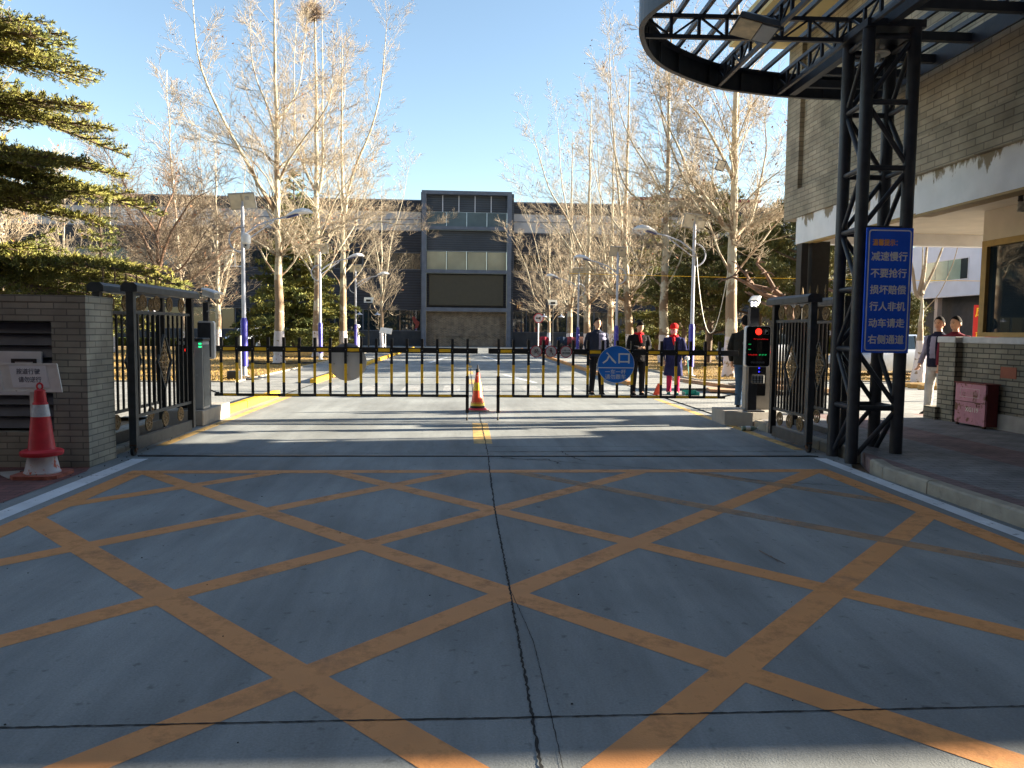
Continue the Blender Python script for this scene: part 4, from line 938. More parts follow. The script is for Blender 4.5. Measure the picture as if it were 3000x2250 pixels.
def bullet_cam(p, yaw, pit, label, leds):
    g = thing('security_camera', p, label, 'camera')
    Mx = Matrix.Translation(p) @ Matrix.Rotation(yaw, 4, 'Z') @ Matrix.Rotation(pit, 4, 'X')
    def put(mb, nm, mt, sm=False):
        mb.v = [tuple(Mx @ Vector(q)) for q in mb.v]; return mb.build(nm, mt, g, sm)
    m = MB(); m.box(-0.06, -0.16, -0.05, 0.06, 0.15, 0.05, bev=0.015); put(m, 'housing', M['white'])
    m = MB(); m.prism([(-0.075, 0.04), (0.075, 0.04), (0.08, 0.052), (0.05, 0.068), (-0.05, 0.068), (-0.08, 0.052)], -0.21, 0.15, 'y'); put(m, 'sun_shield', M['white'])
    m = MB(); m.box(-0.052, -0.163, -0.042, 0.052, -0.159, 0.038); put(m, 'front_glass', M['grey_panel'])
    if leds:
        for dx in (-0.026, 0.026):
            for dz in (-0.022, 0.02): m = MB(); m.disc((dx, -0.167, dz), 0.017, 0.005, 'y', 12); put(m, 'led', M['led_white'])
    m = MB(); m.tube([(0, 0.03, -0.05), (0, 0.03, -0.12)], 0.02, 8); m.box(-0.05, -0.02, -0.135, 0.05, 0.08, -0.12); put(m, 'bracket', M['iron'])
    return g
bullet_cam((-3.92, 11.92, 1.97), radians(52), radians(12), 'white camera with sun shield on a post above the left barrier machine', False)
# right
rb = MB(); rb.prism([(4.12, 12.25), (4.12, 11.62), (4.48, 11.38), (4.98, 11.5), (4.98, 12.25)], 0, 0.225, 'z'); tag(rb.build('concrete_base', M['block']), 'grey concrete base under the right barrier machine', 'concrete base')
rc = thing('barrier_cabinet', (4.75, 12.0, 0.22), 'grey barrier machine cabinet behind the glossy display right of the road', 'barrier machine', 'barrier machine cabinets')
m = MB(); m.box(4.58, 11.86, 0.225, 5.05, 12.14, 1.27, bev=0.008); m.build('cabinet', M['block'], rc)
m = MB(); m.box(4.57, 11.85, 1.271, 5.06, 12.15, 1.32, bev=0.01); m.build('lid', M['black'], rc)
m = MB(); m.prism(rrect(4.66, 0.45, 4.86, 1.2, 0.02), 11.852, 11.859, 'y'); m.build('door_panel', M['pcglass'], rc)
for k in range(6):
    m = MB(); m.prism([(4.735, 0.945-k*0.058), (4.76, 0.957-k*0.058), (4.735, 0.969-k*0.058)], 11.846, 11.851, 'y'); m.build('blue_lamp', M['led_blue'], rc)
m = MB(); m.disc((4.87, 11.845, 1.16), 0.05, 0.01, 'y', 20); m.build('red_lamp', M['led_red'], rc)
rd = thing('display_unit', (4.55, 11.62, 0.22), 'glossy black parking display with red lamp on a post right of the road', 'display')
m = MB(); m.prism([(4.44, 11.46), (4.70, 11.46), (4.70, 11.72), (4.44, 11.72)], 0.225, 0.245, 'z'); m.box(4.47, 11.58, 0.245, 4.61, 11.70, 1.86); m.build('post', M['steel'], rd)
m = MB(); fr = rrect(4.37, 0.935, 4.765, 1.575, 0.045); m.prism(fr, 11.48, 11.575, 'y'); m.build('shell', M['white'], rd)
m = MB(); m.prism(rrect(4.38, 0.945, 4.755, 1.565, 0.04), 11.474, 11.479, 'y'); m.build('glass', M['pcglass'], rd)
m = MB(); m.disc((4.565, 11.468, 1.485), 0.05, 0.005, 'y', 28); m.build('red_lamp', M['led_red'], rd)
text('lettering', 'P', 4.685, 1.485, 0.09, M['sign_white'], rd, y=11.472, bold=0.0008)
m = MB(); b_ = 0.044
for a in ((-b_, -b_, b_, -b_+0.003), (-b_, b_-0.003, b_, b_), (-b_, -b_, -b_+0.003, b_), (b_-0.003, -b_, b_, b_)): m.box(4.685+a[0], 11.471, 1.485+a[1], 4.685+a[2], 11.4735, 1.485+a[3])
m.build('letter_frame', M['alu'], rd)
rl = random.Random(5)
m = MB()
for k in range(26): xx = 4.49+k*0.009; zz = 1.365+rl.uniform(-0.006, 0.004); m.box(xx, 11.471, zz, xx+0.006, 11.4735, zz+rl.uniform(0.005, 0.014))
for k in range(16): xx = 4.41+k*0.009; zz = 1.118+rl.uniform(-0.004, 0.004); m.box(xx, 11.471, zz, xx+0.007, 11.4735, zz+rl.uniform(0.006, 0.016))
m.build('red_text_row', M['row_red'], rd)
m = MB()
for k in range(4): m.box(4.41+k*0.011, 11.471, 1.28, 4.417+k*0.011, 11.4735, 1.296); m.box(4.41+k*0.011, 11.471, 1.20, 4.417+k*0.011, 11.4735, 1.214)
for k in range(3): m.box(4.585+k*0.045, 11.471, 1.112, 4.60+k*0.045, 11.4735, 1.135); m.box(4.60+k*0.045, 11.471, 1.120, 4.615+k*0.045, 11.4735, 1.135)
m.build('green_text_row', M['row_green'], rd)
text('lettering', '智能车牌识别系统', 4.565, 1.005, 0.03, M['grey_panel'], rd, y=11.472, bold=0.0002, width=0.22)
f2 = thing('lamp_head', (4.6, 11.5, 0.73), 'small square lamp of nine cells under the glossy parking display', 'lamp')
m = MB(); m.box(4.50, 11.49, 0.67, 4.69, 11.56, 0.81, bev=0.01); m.build('housing', M['iron'], f2)
for a in range(3):
    for b in range(3): m = MB(); m.disc((4.535+a*0.05, 11.484, 0.70+b*0.04), 0.017, 0.006, 'y', 10); m.build('cell', M['grey_panel'], f2)
bullet_cam((4.545, 11.60, 1.955), radians(-28), radians(14), 'white camera with four bright lights on the right display post', True)
# bottle
b0 = gnd(2195, 1262)
bt = thing('plastic_bottle', (b0.x, b0.y, 0.0), 'clear plastic bottle with pale label lying by the right kerb', 'bottle')
m = MB(); m.lathe([(0.0, -0.12), (0.034, -0.115), (0.036, 0.02), (0.036, 0.05), (0.015, 0.10), (0.014, 0.125)], 16, (b0.x, b0.y, 0.037), axis='x'); m.build('body', M['glass_green'], bt, True)
m = MB(); m.lathe([(0.0365, -0.06), (0.0365, 0.01)], 16, (b0.x, b0.y, 0.037), axis='x'); m.build('label', M['white'], bt, True)
m = MB(); m.lathe([(0.016, 0.112), (0.016, 0.13)], 12, (b0.x, b0.y, 0.037), axis='x'); m.build('cap', M['white'], bt, True)
# ================================================================== MAIN BUILDING ACROSS THE END OF THE ROAD (y = 70)
mbd = thing('office_building', (0, 72, 0), 'long dark ribbed office building with grey band and central glass tower at the road end', 'building')
BY = 70.0
def wallbox(name, x0, z0, x1, z1, m, y=BY, d=0.3):
    b = MB(); b.box(x0, y, z0, x1, y+d, z1); return b.build(name, m, mbd)
for x0, x1 in ((-62, -4.06), (4.36, 33)):
    wallbox('parapet', x0, 12.26, x1, 13.2, M['clad']); wallbox('wall_band', x0, 10.55, x1, 12.258, M['band_white'], BY+0.05)
    b = MB(); b.box(x0, BY+0.02, 11.50, x1, BY+0.048, 11.56); b.box(x0, BY-0.02, 10.47, x1, BY+0.1, 10.548); b.build('band_joint', M['louver'], mbd)
    wallbox('upper_cladding', x0, 8.58, x1, 10.468, M['clad']); wallbox('lower_cladding', x0, 3.36, x1, 6.96, M['clad'])
    wallbox('plinth', x0, -0.02, x1, 1.34, M['plinth'])
    b = MB(); b.box(x0, BY+0.28, 0, x1, BY+6, 13.1); b.build('inner_wall', M['plinth'], mbd)
    b = MB(); b.box(x0, BY-0.06, 13.2, x1, BY+0.4, 13.32); b.build('coping', M['frame_blue'], mbd)
def win(x0, x1, z0, z1, mg, frame, open_=False, t=0.07):
    f = MB(); y = BY+0.04
    f.box(x0, y, z0, x1, y+0.08, z0+t); f.box(x0, y, z1-t, x1, y+0.08, z1); f.box(x0, y, z0+t, x0+t, y+0.08, z1-t); f.box(x1-t, y, z0+t, x1, y+0.08, z1-t)
    if open_: f.box((x0+x1)/2-t/2, y, z0+t, (x0+x1)/2+t/2, y+0.08, z1-t)
    f = f.build('window', frame, mbd); p = MB(); p.box(x0+t, y+0.05, z0+t, x1-t, y+0.07, z1-t); p.build('pane', mg, f)
wx = -40.0
while wx < 33:
    if -6.9 < wx+2.55 and wx < 4.36: 
        if wx < -4.1 and wx+2.55 > -6.9: win(wx, -4.1, 6.97, 8.57, M['glass_dark'], M['louver']); win(wx, -4.1, 1.35, 3.35, M['glass_dark'], M['louver'])
        wx = 4.4; continue
    white = round(wx, 1) in (-22.3, -9.6) or abs(wx+22.15) < 1.3 or abs(wx-9.5) < 1.2
    if white:
        win(wx+0.5, wx+2.1, 7.0, 8.5, M['glass_dark'], M['white'], True, 0.1)
        for xa, xb in ((wx, wx+0.49), (wx+2.11, wx+2.53)): b = MB(); b.box(xa, BY+0.1, 6.97, xb, BY+0.12, 8.57); b.build('pane', M['glass_dark'], mbd)
    else: win(wx, wx+2.53, 6.97, 8.57, M['glass_dark'] if int(wx*3) % 3 else M['glass_blue'], M['louver'], False, 0.05)
    win(wx, wx+2.53, 1.35, 3.35, M['glass_dark'], M['louver'], int(wx) % 2 == 0, 0.05)
    wx += 2.55
# one white-framed window close to the tower as in the photograph
win(-9.75, -8.25, 7.0, 8.5, M['glass_dark'], M['white'], True, 0.1) if False else None
# central tower
TY = 68.6
def tb(name, x0, z0, x1, z1, m, y=TY+0.25, d=0.1):
    b = MB(); b.box(x0, y, z0, x1, y+d, z1); return b.build(name, m, mbd)
for x0, x1 in ((-3.95, -3.55), (3.72, 4.12)):
    b = MB(); b.box(x0, TY-0.25, 0, x1, TY+0.2, 13.6); b.build('column', M['frame_blue'], mbd)
for z0, z1 in ((13.6, 13.92), (10.5, 10.78), (6.62, 6.92), (3.18, 3.52)):
    b = MB(); b.box(-3.95, TY-0.27, z0, 4.12, TY+0.22, z1); b.build('beam', M['frame_blue'], mbd)
tb('tower_cladding', -3.55, 12.12, 3.72, 13.6, M['clad_light']); tb('tower_cladding', -3.55, 8.62, 3.72, 10.5, M['clad_light'])
for k in range(1, 5):
    x = -3.55+7.27*k/5; b = MB(); b.box(x-0.04, TY+0.2, 12.12, x+0.04, TY+0.248, 13.58); b.build('mullion', M['galv'], mbd)
for k in range(4):
    x0 = -3.55+7.27*k/4; f = MB(); f.box(x0, TY+0.2, 6.92, x0+0.05, TY+0.24, 8.6); f.box(x0+0.05, TY+0.2, 8.55, x0+1.8, TY+0.24, 8.6); f = f.build('window', M['louver'], mbd)
    b = MB(); b.box(x0+0.05, TY+0.25, 6.92, x0+1.8, TY+0.27, 8.55); b.build('pane', M['glass_pale'], f)
    f = MB(); f.box(x0, TY+0.2, 10.78, x0+0.05, TY+0.24, 12.1); f = f.build('window', M['frame_blue'], mbd)
    b = MB(); b.box(x0+0.05, TY+0.25, 10.78, x0+1.8, TY+0.27, 12.1); b.build('pane', M['glass_blue'], f)
b = MB(); b.box(-3.3, TY-0.02, 3.7, 3.45, TY+0.2, 6.5, bev=0.04); b.build('screen', M['screen'], mbd)
tb('screen_surround', -3.55, 3.52, 3.72, 6.62, M['clad'])
tb('brick_panel', -3.55, 0, 3.72, 3.18, M['brick_dark']); b = MB(); b.box(-3.0, TY+0.2, 0.9, 3.2, TY+0.245, 2.8); b.build('brick_panel', M['brick_dark'], mbd)
for s_ in (-1, 1):
    b = MB(); x = -4.05 if s_ < 0 else 4.1; b.box(x, TY+0.36, 0, x+0.25, BY+3, 13.85); b.build('tower_side', M['clad_light'], mbd)
b = MB(); b.box(-3.9, TY+0.37, 13.3, 4.15, BY+4, 13.8); b.build('tower_roof', M['frame_blue'], mbd)
b = MB(); b.prism([(4.72, 3.45), (5.32, 3.45), (5.32, 4.1), (5.02, 4.25), (4.72, 4.1)], BY-0.05, BY-0.002, 'y'); pl = b.build('number_plaque', mat('brown number plaque', (0.10, 0.045, 0.03), 0.5), mbd)
text('number', '17', 4.99, 3.75, 0.42, M['sign_orange'], mbd, y=BY-0.06, bold=0.02)
b = MB(); b.add([(-4.6, BY-0.02, 1.9), (-4.95, BY-0.02, 2.6), (-4.7, BY-0.02, 2.75), (-4.45, BY-0.02, 2.35), (-4.2, BY-0.02, 2.2), (-4.35, BY-0.02, 1.7), (-4.7, BY-0.02, 1.55)], [(0,1,2,3,4,5,6)]); b.build('red_window_sticker', M['dark_red'], mbd)
for k, (w, x) in enumerate((('韩', -30.1), ('哈', -27.9), ('信', -25.6))):
    text('roof_lettering', w, x, 11.5, 1.5, M['sign_white'], mbd, y=BY-0.02, bold=0.03)
def simple_building(name, label, x0, y0, x1, y1, z, m, rows, face='y'):
    g = thing(name, ((x0+x1)/2, (y0+y1)/2, 0), label, 'building')
    b = MB(); b.box(x0, y0, 0, x1, y1, z); b.build('wall', m, g)
    b = MB(); b.box(x0-0.3, y0-0.3, z, x1+0.3, y1+0.3, z+0.35); b.build('roof', M['dark_red'], g)
    for (a, c, za, zb) in rows:
        b = MB(); b.box(a, y0-0.05, za, c, y0+0.02, zb); b.build('window', M['glass_blue'], g)
    return g
simple_building('far_block', 'beige rendered block with red roof edge rising behind the right trees', 20.5, 92, 36, 102, 17.6, M['beige'], [(21.5+k*2.4, 22.9+k*2.4, 14.6, 16.2) for k in range(6)])
simple_building('pink_block', 'pale pink stair block beside the right end of the dark office building', 33.05, 68.8, 37.2, 76, 12.6, M['pink_wall'], [(35.4, 36.8, 8.2, 11.2)])
for k in range(3):
    b = MB(); b.box(25.5+k*2.5, BY-0.12, 7.9, 27.95+k*2.5, BY-0.06, 10.3); b.build('glass_curtain', M['glass_blue'], mbd)
# white building behind the gatehouse
sb = thing('white_building', (52, 72, 0), 'pale blue white building with long window seen beyond the gatehouse', 'building')
SXF = 48.0
b = MB(); b.box(SXF, 58, 5.4, SXF+8, 90, 10.9); b.build('wall', M['blue_wall'], sb)
b = MB(); b.box(SXF+1.5, 58.1, 0, SXF+8, 89.9, 5.398); b.build('recess_wall', M['plinth'], sb)
b = MB(); b.box(SXF-0.06, 58, 5.32, SXF+0.02, 90, 5.42); b.build('edge_trim', M['galv'], sb)
for yy in (66.5, 74.5, 82.5): b = MB(); b.box(SXF+0.3, yy, 0, SXF+0.8, yy+0.5, 5.35); b.build('pillar', M['pink_wall'], sb)
f = MB(); y0, y1, z0, z1 = 69.6, 76.2, 7.0, 8.95
for a in ((y0, z0-0.1, y1, z0), (y0, z1, y1, z1+0.1), (y0-0.1, z0-0.1, y0, z1+0.1), (y1, z0-0.1, y1+0.1, z1+0.1)): f.box(SXF-0.05, a[0], a[1], SXF+0.02, a[2], a[3])
f = f.build('window', M['galv'], sb)
b = MB(); b.box(SXF-0.03, y0+1.1, z0, SXF-0.005, y1, z1); b.build('pane', M['glass_green'], f)
b = MB(); b.box(SXF-0.03, y0, z0, SXF-0.005, y0+1.08, z1); b.build('pane', M['glass_dark'], f)
for yy in (72.6, 74.6): b = MB(); b.box(SXF-0.045, yy, z0, SXF-0.032, yy+0.06, z1); b.build('glazing_bar', M['louver'], f)
# unseen blocks added behind and beside the viewer to cut the sky light
ob = thing('added_sky_blocker', (0, -22, 0), 'unseen dark blocks added around the viewer to cut the sky light', 'building')
b = MB(); b.box(-45, -30, 0, 45, -10, 30); b.build('wall', M['plinth'], ob)
b = MB(); b.box(-30, -9.9, 0, -13.5, 6.5, 24); b.build('sky_blocker_wing', M['plinth'], ob)
b = MB(); b.box(14.0, -9.9, 0, 26, 1.8, 20); b.build('sky_blocker_wing', M['plinth'], ob)

# ================================================================== SOLAR STREET LAMPS
def solar_lamp(base, side, label, first=True, dome=False):
    x, y = base; g = thing('solar_street_lamp', (x, y, 0), label, 'street lamp', 'solar street lamps along the road')
    m = MB(); m.tube([(x, y, 1.74), (x, y, 4.95), (x, y, 5.06)], [0.062, 0.052, 0.045], 12); m.build('pole', M['galv'], g, True)
    m = MB(); m.tube([(x, y, 0.32), (x, y, 1.66), (x, y, 1.76)], [0.10, 0.10, 0.07], 14); m.build('sleeve', M['indigo'], g, True)
    m = MB(); m.lathe([(0.17, 0), (0.17, 0.03), (0.08, 0.05), (0.065, 0.33)], 12, (x, y, 0)); m.build('base_flange', M['galv'], g, True)
    s = side      # arm reaches over the road
    m = MB(); pts = [(x+s*0.0, y, 4.17), (x+s*0.45, y, 4.50), (x+s*0.95, y, 4.68), (x+s*1.32, y, 4.76)]; m.tube(pts, [0.028, 0.026, 0.024, 0.03], 8)
    m.tube([(x, y, 3.98), (x+s*0.4, y, 4.26), (x+s*0.9, y, 4.62)], 0.017, 8); m.build('arm', M['galv'], g, True)
    m = MB(); m.tube([(x-s*0.40*sin(t), y, 4.06-0.38*cos(t)) for t in np.linspace(0.0, 3.05, 16)], 0.024, 8); m.build('curl', M['galv'], g, True)
    m = MB(); rings = []      # long leaf-shaped lamp head, rising slightly outwards
    for t, w, h in ((0, 0.035, 0.035), (0.12, 0.10, 0.08), (0.35, 0.15, 0.125), (0.6, 0.15, 0.135), (0.85, 0.10, 0.10), (0.98, 0.03, 0.03)):
        cx = x+s*(1.28+0.78*t); cz = 4.77+0.13*sin(t*2.2); rings.append([(cx, y+w*cos(a), cz+(h if sin(a) > 0 else h*0.35)*sin(a)) for a in np.linspace(0, 2*pi, 13)[:-1]])
    m.loft(rings); hd = m.build('lamp_head', M['white'], g, True)
    m = MB(); rings = []
    for t, w in ((0.0, 0.035), (0.12, 0.095), (0.35, 0.13), (0.45, 0.125)):
        cx = x+s*(1.28+0.78*t); cz = 4.74+0.13*sin(t*2.2); rings.append([(cx, y+w*cos(a), cz+0.02*sin(a)-0.02) for a in np.linspace(0, 2*pi, 13)[:-1]])
    m.loft(rings); m.build('underside', M['navy_trim'], hd, True)
    m = MB(); a = radians(50); c0 = Vector((x, y+0.02, 5.20)); u = Vector((1, 0, 0)); w = Vector((0, -cos(a), sin(a))); n = u.cross(w)
    u = (u + Vector((0, -0.15*s, 0.04*s))).normalized()
    def panel(cc, hw, hh, t, mt, nm, par):
        mm = MB(); vs = [cc+u*i*hw+w*j*hh+n*k*t for k in (0, 1) for i, j in ((-1,-1),(1,-1),(1,1),(-1,1))]
        mm.add(vs, [(3,2,1,0),(4,5,6,7),(0,1,5,4),(1,2,6,5),(2,3,7,6),(3,0,4,7)]); return mm.build(nm, mt, par)
    pn = panel(c0, 0.40, 0.27, 0.03, M['alu'], 'solar_panel', g)
    panel(c0-u*0.2+n*0.031, 0.17, 0.23, 0.003, M['offwhite'], 'backing', pn); panel(c0+u*0.2+n*0.031, 0.17, 0.23, 0.003, M['offwhite'], 'backing', pn)
    panel(c0+u*0.17+w*0.1+n*0.035, 0.06, 0.05, 0.024, M['grey_panel'], 'junction_box', pn)
    m = MB(); m.bar((x, y, 5.0), tuple(c0), 0.05); m.build('panel_bracket', M['galv'], g)
    if dome:
        d = thing('dome_camera', (x+0.13, y-0.14, 4.0), 'white dome camera hanging on the nearest left lamp pole', 'camera')
        m = MB(); m.lathe([(0.05, 0.24), (0.11, 0.20), (0.135, 0.10), (0.13, -0.03), (0.10, -0.06)], 18, (x+0.14, y-0.16, 3.98)); m.build('shell', M['white'], d, True)
        m = MB(); m.lathe([(0.10, -0.05), (0.095, -0.14), (0.05, -0.20), (0.01, -0.215)], 16, (x+0.15, y-0.16, 3.97)); m.build('dome', M['grey_panel'], d, True)
        m = MB(); m.disc((x+0.15, y-0.265, 3.87), 0.03, 0.012, 'y', 12); m.build('lens', M['ink'], d)
        m = MB(); m.bar((x, y, 4.22), (x+0.14, y-0.16, 4.22), 0.06); m.build('mount', M['white'], d)
    return g
LL = ['nearest left solar street lamp, carrying the dome camera', 'second solar street lamp from the gate on the left lawn', 'third and farthest solar street lamp of the left row']
RL = ['nearest right solar street lamp, behind the person in the red cap', 'second solar street lamp on the right, behind the blue round sign', 'third and farthest solar street lamp of the right row']
l1 = solar_lamp((-6.58, 22.9), 1, LL[0], dome=True)
for k, (x, y) in enumerate(((-6.80, 35.9), (-6.75, 47.0))): dup(l1, (x, y, 0), LL[k+1])
r1 = solar_lamp((7.62, 24.95), -1, RL[0])
for k, (x, y) in enumerate(((7.05, 34.8), (7.0, 46.5))): dup(r1, (x, y, 0), RL[k+1])
# hanging cable of the nearest right lamp
m = MB(); a, b_ = Vector((7.70, 24.9, 4.1)), Vector((8.65, 24.4, 3.9))
m.tube([a.lerp(b_, t)+Vector((0, 0, -2.75*sin(pi*t)**0.8*(1-0.15*t))) for t in np.linspace(0, 1, 24)], 0.014, 5); tag(m.build('hanging_cable', M['offwhite']), 'loose pale cable looping between the right lamp and the plane tree', 'cable')
m = MB(); m.tube([(4.0+2.2*k, 29.0-0.2*k, 3.55+0.015*(k-7)**2*0.2) for k in range(14)], 0.010, 4); tag(m.build('overhead_wire', M['yellow']), 'thin yellow wire strung across the right lawn', 'wire')

def court_lamp(x, y, label, sc_=1.0):
    g = thing('courtyard_lamp', (x, y, 0), label, 'street lamp', 'twin hat courtyard lamps')
    m = MB(); m.tube([(x, y, 0), (x, y, 3.3)], [0.05, 0.035], 8); m.build('pole', M['black'], g, True)
    for s in (-1, 1):
        m = MB(); m.tube([(x, y, 2.5)] + [(x+s*(0.32-0.32*cos(t)), y, 2.55+0.32*sin(t)) for t in np.linspace(0.2, 2.6, 8)], 0.015, 6); m.build('arm', M['black'], g, True)
        m = MB(); m.lathe([(0.02, 0.22), (0.04, 0.14), (0.08, 0.10), (0.23, 0.02), (0.235, 0.0)], 14, (x+s*0.60, y, 2.46)); m.build('lamp_shade', M['galv'], g, True)
    m = MB(); m.loft([[(x-0.3, y-0.1, 3.28), (x+0.3, y-0.1, 3.28), (x+0.3, y-0.08, 3.28), (x-0.3, y-0.08, 3.28)], [(x-0.33, y+0.28, 3.66), (x+0.33, y+0.28, 3.66), (x+0.33, y+0.3, 3.66), (x-0.33, y+0.3, 3.66)]]); m.build('solar_panel', M['offwhite'], g)
    m = MB(); m.box(x-0.16, y-0.02, 3.35, x+0.16, y+0.06, 3.5); m.build('battery_box', M['black'], g)
    return g
c1 = court_lamp(-6.6, 52, 'twin hat lamp standing left of the central tower')
dup(c1, (6.05, 52.0, 0), 'twin hat lamp standing right of the central tower'); dup(c1, (-20.4, 49, 0), 'twin hat lamp near the silver car, above the left cabinet')
# no horn sign on a post
nh = thing('road_sign', (5.35, 55, 0), 'round no horn sign on a white post at the end of the right kerb', 'sign')
m = MB(); m.tube([(5.35, 55, 0), (5.35, 55, 2.4)], 0.045, 8); m.build('post', M['white'], nh, True)
m = MB(); m.disc((5.35, 54.93, 2.42), 0.36, 0.02, 'y', 28); m.build('plate', M['sign_face'], nh)
m = MB(); R1 = [(5.35+0.36*cos(t), 54.92, 2.42+0.36*sin(t)) for t in np.linspace(0, 2*pi, 33)[:-1]]; R2 = [(5.35+0.30*cos(t), 54.92, 2.42+0.30*sin(t)) for t in np.linspace(0, 2*pi, 33)[:-1]]
m.add(R1+R2, [(k, (k+1) % 32, (k+1) % 32+32, k+32) for k in range(32)]); m.build('ring', M['sign_red'], nh)
m = MB(); m.prism([(5.15, 2.36), (5.33, 2.39), (5.50, 2.30), (5.50, 2.54), (5.33, 2.45), (5.15, 2.48)], 54.915, 54.92, 'y'); m.build('horn', M['ink'], nh)
m = MB(); m.bar((5.13, 54.905, 2.64), (5.57, 54.905, 2.20), 0.05, 0.005); m.build('slash', M['sign_red'], nh)
m = MB(); x0 = -4.6
ls = thing('lawn_sign', (-5.55, 62.5, 0), 'small tilted white sign on a stake left of the tower', 'sign')
m.tube([(-6.3, 60, 0), (-6.3, 60, 1.25)], 0.04, 6); m.build('stake', M['white'], ls); m = MB(); m.add([(-6.8, 59.95, 1.2), (-5.85, 59.95, 1.12), (-5.75, 60.05, 1.55), (-6.65, 60.05, 1.65), (-6.8, 59.99, 1.2), (-5.85, 59.99, 1.12), (-5.75, 60.09, 1.55), (-6.65, 60.09, 1.65)], [(0,1,2,3), (7,6,5,4), (0,4,5,1), (1,5,6,2), (2,6,7,3), (3,7,4,0)]); m.build('panel', M['white'], ls)

# ================================================================== TREES
def seg_mesh(segs, k=3):
    "array of (p0, p1, r0, r1) -> open prisms"
    A = np.array([s[0] for s in segs], float); B = np.array([s[1] for s in segs], float); r0 = np.array([s[2] for s in segs]); r1 = np.array([s[3] for s in segs])
    d = B-A; L = np.linalg.norm(d, axis=1, keepdims=True); d = d/np.maximum(L, 1e-9)
    h = np.where(np.abs(d[:, 2:3]) < 0.9, np.array([[0, 0, 1.]]), np.array([[1., 0, 0]])); u = np.cross(d, h); u /= np.linalg.norm(u, axis=1, keepdims=True); w = np.cross(d, u)
    n = len(segs); V = np.zeros((n, 2*k, 3))
    for i in range(k):
        c, s = cos(2*pi*i/k), sin(2*pi*i/k); o = u*c + w*s; V[:, i] = A + o*r0[:, None]; V[:, k+i] = B + o*r1[:, None]
    F = np.zeros((n, k, 4), int); base = (np.arange(n)*2*k)[:, None]
    for i in range(k): j = (i+1) % k; F[:, i] = base + np.array([[i, j, k+j, k+i]])
    return V.reshape(-1, 3), F.reshape(-1, 4)
def unit(v): l = sqrt(v[0]*v[0]+v[1]*v[1]+v[2]*v[2]) or 1; return (v[0]/l, v[1]/l, v[2]/l)
def grow(rng, p, d, L, r, lvl, out, tips, up, wob, cfg):
    n = max(3, int(L/cfg['step'][lvl])); st = L/n; rr = r
    kids_n = cfg['kids'][lvl]; pts = [p]
    for i in range(n):
        d = unit((d[0]+rng.gauss(0, wob), d[1]+rng.gauss(0, wob), d[2]+rng.gauss(0, wob)+up))
        q = (p[0]+d[0]*st, p[1]+d[1]*st, p[2]+d[2]*st); r2 = max(cfg['rmin'], r*(1-0.85*(i+1)/n))
        out[lvl].append((p, q, rr, r2)); t = (i+1)/n
        if lvl < cfg['depth'] and t > cfg['bare'][lvl]:
            m = kids_n/n; c = int(m) + (rng.random() < m-int(m))
            for _ in range(c):
                a = rng.uniform(0, 2*pi); sp = cfg['spread'][lvl]*rng.uniform(0.7, 1.3)
                # perpendicular frame
                h = (0, 0, 1) if abs(d[2]) < 0.9 else (1, 0, 0)
                u = unit((d[1]*h[2]-d[2]*h[1], d[2]*h[0]-d[0]*h[2], d[0]*h[1]-d[1]*h[0])); w = (d[1]*u[2]-d[2]*u[1], d[2]*u[0]-d[0]*u[2], d[0]*u[1]-d[1]*u[0])
                e = unit(tuple(d[j]*cos(sp) + (u[j]*cos(a)+w[j]*sin(a))*sin(sp) for j in range(3)))
                if e[2] < -0.1: e = unit((e[0], e[1], abs(e[2])*0.3))
                cl = cfg['len'][lvl]*L*rng.uniform(0.5, 1.1)*(1.15-0.75*t)
                cl = max(cl, cfg['minlen'])
                grow(rng, q, e, cl, max(cfg['rmin'], r2*0.55), lvl+1, out, tips, cfg['up'][min(lvl+1, 3)], cfg['wob'], cfg)
        p = q; rr = r2
    tips.append((p, d))
PL = dict(step=[0.7, 0.45, 0.3, 0.25], kids=[13, 9, 5, 0], depth=3, bare=[0.1, 0.15, 0.1], spread=[0.75, 0.68, 0.7], len=[0.42, 0.42, 0.42], minlen=0.35, rmin=0.0045, up=[0.0, 0.085, 0.08, 0.07], wob=0.115, per=1)
def leafy(rng, tips, n, size, zmax=99):
    V = []; F = []
    for _ in range(n):
        p, d = rng.choice(tips); c = [p[j]+rng.uniform(-0.12, 0.12) for j in range(3)]; s = size*rng.uniform(0.5, 1.3)
        a = unit((rng.gauss(0, 1), rng.gauss(0, 1), rng.gauss(0, 1))); b = unit((rng.gauss(0, 1), rng.gauss(0, 1), rng.gauss(0, 1)))
        o = len(V); V += [[c[j]-a[j]*s for j in range(3)], [c[j]+b[j]*s*0.6 for j in range(3)], [c[j]+a[j]*s for j in range(3)], [c[j]-b[j]*s*0.6 for j in range(3)]]; F.append((o, o+1, o+2, o+3))
    return np.array(V), np.array(F)
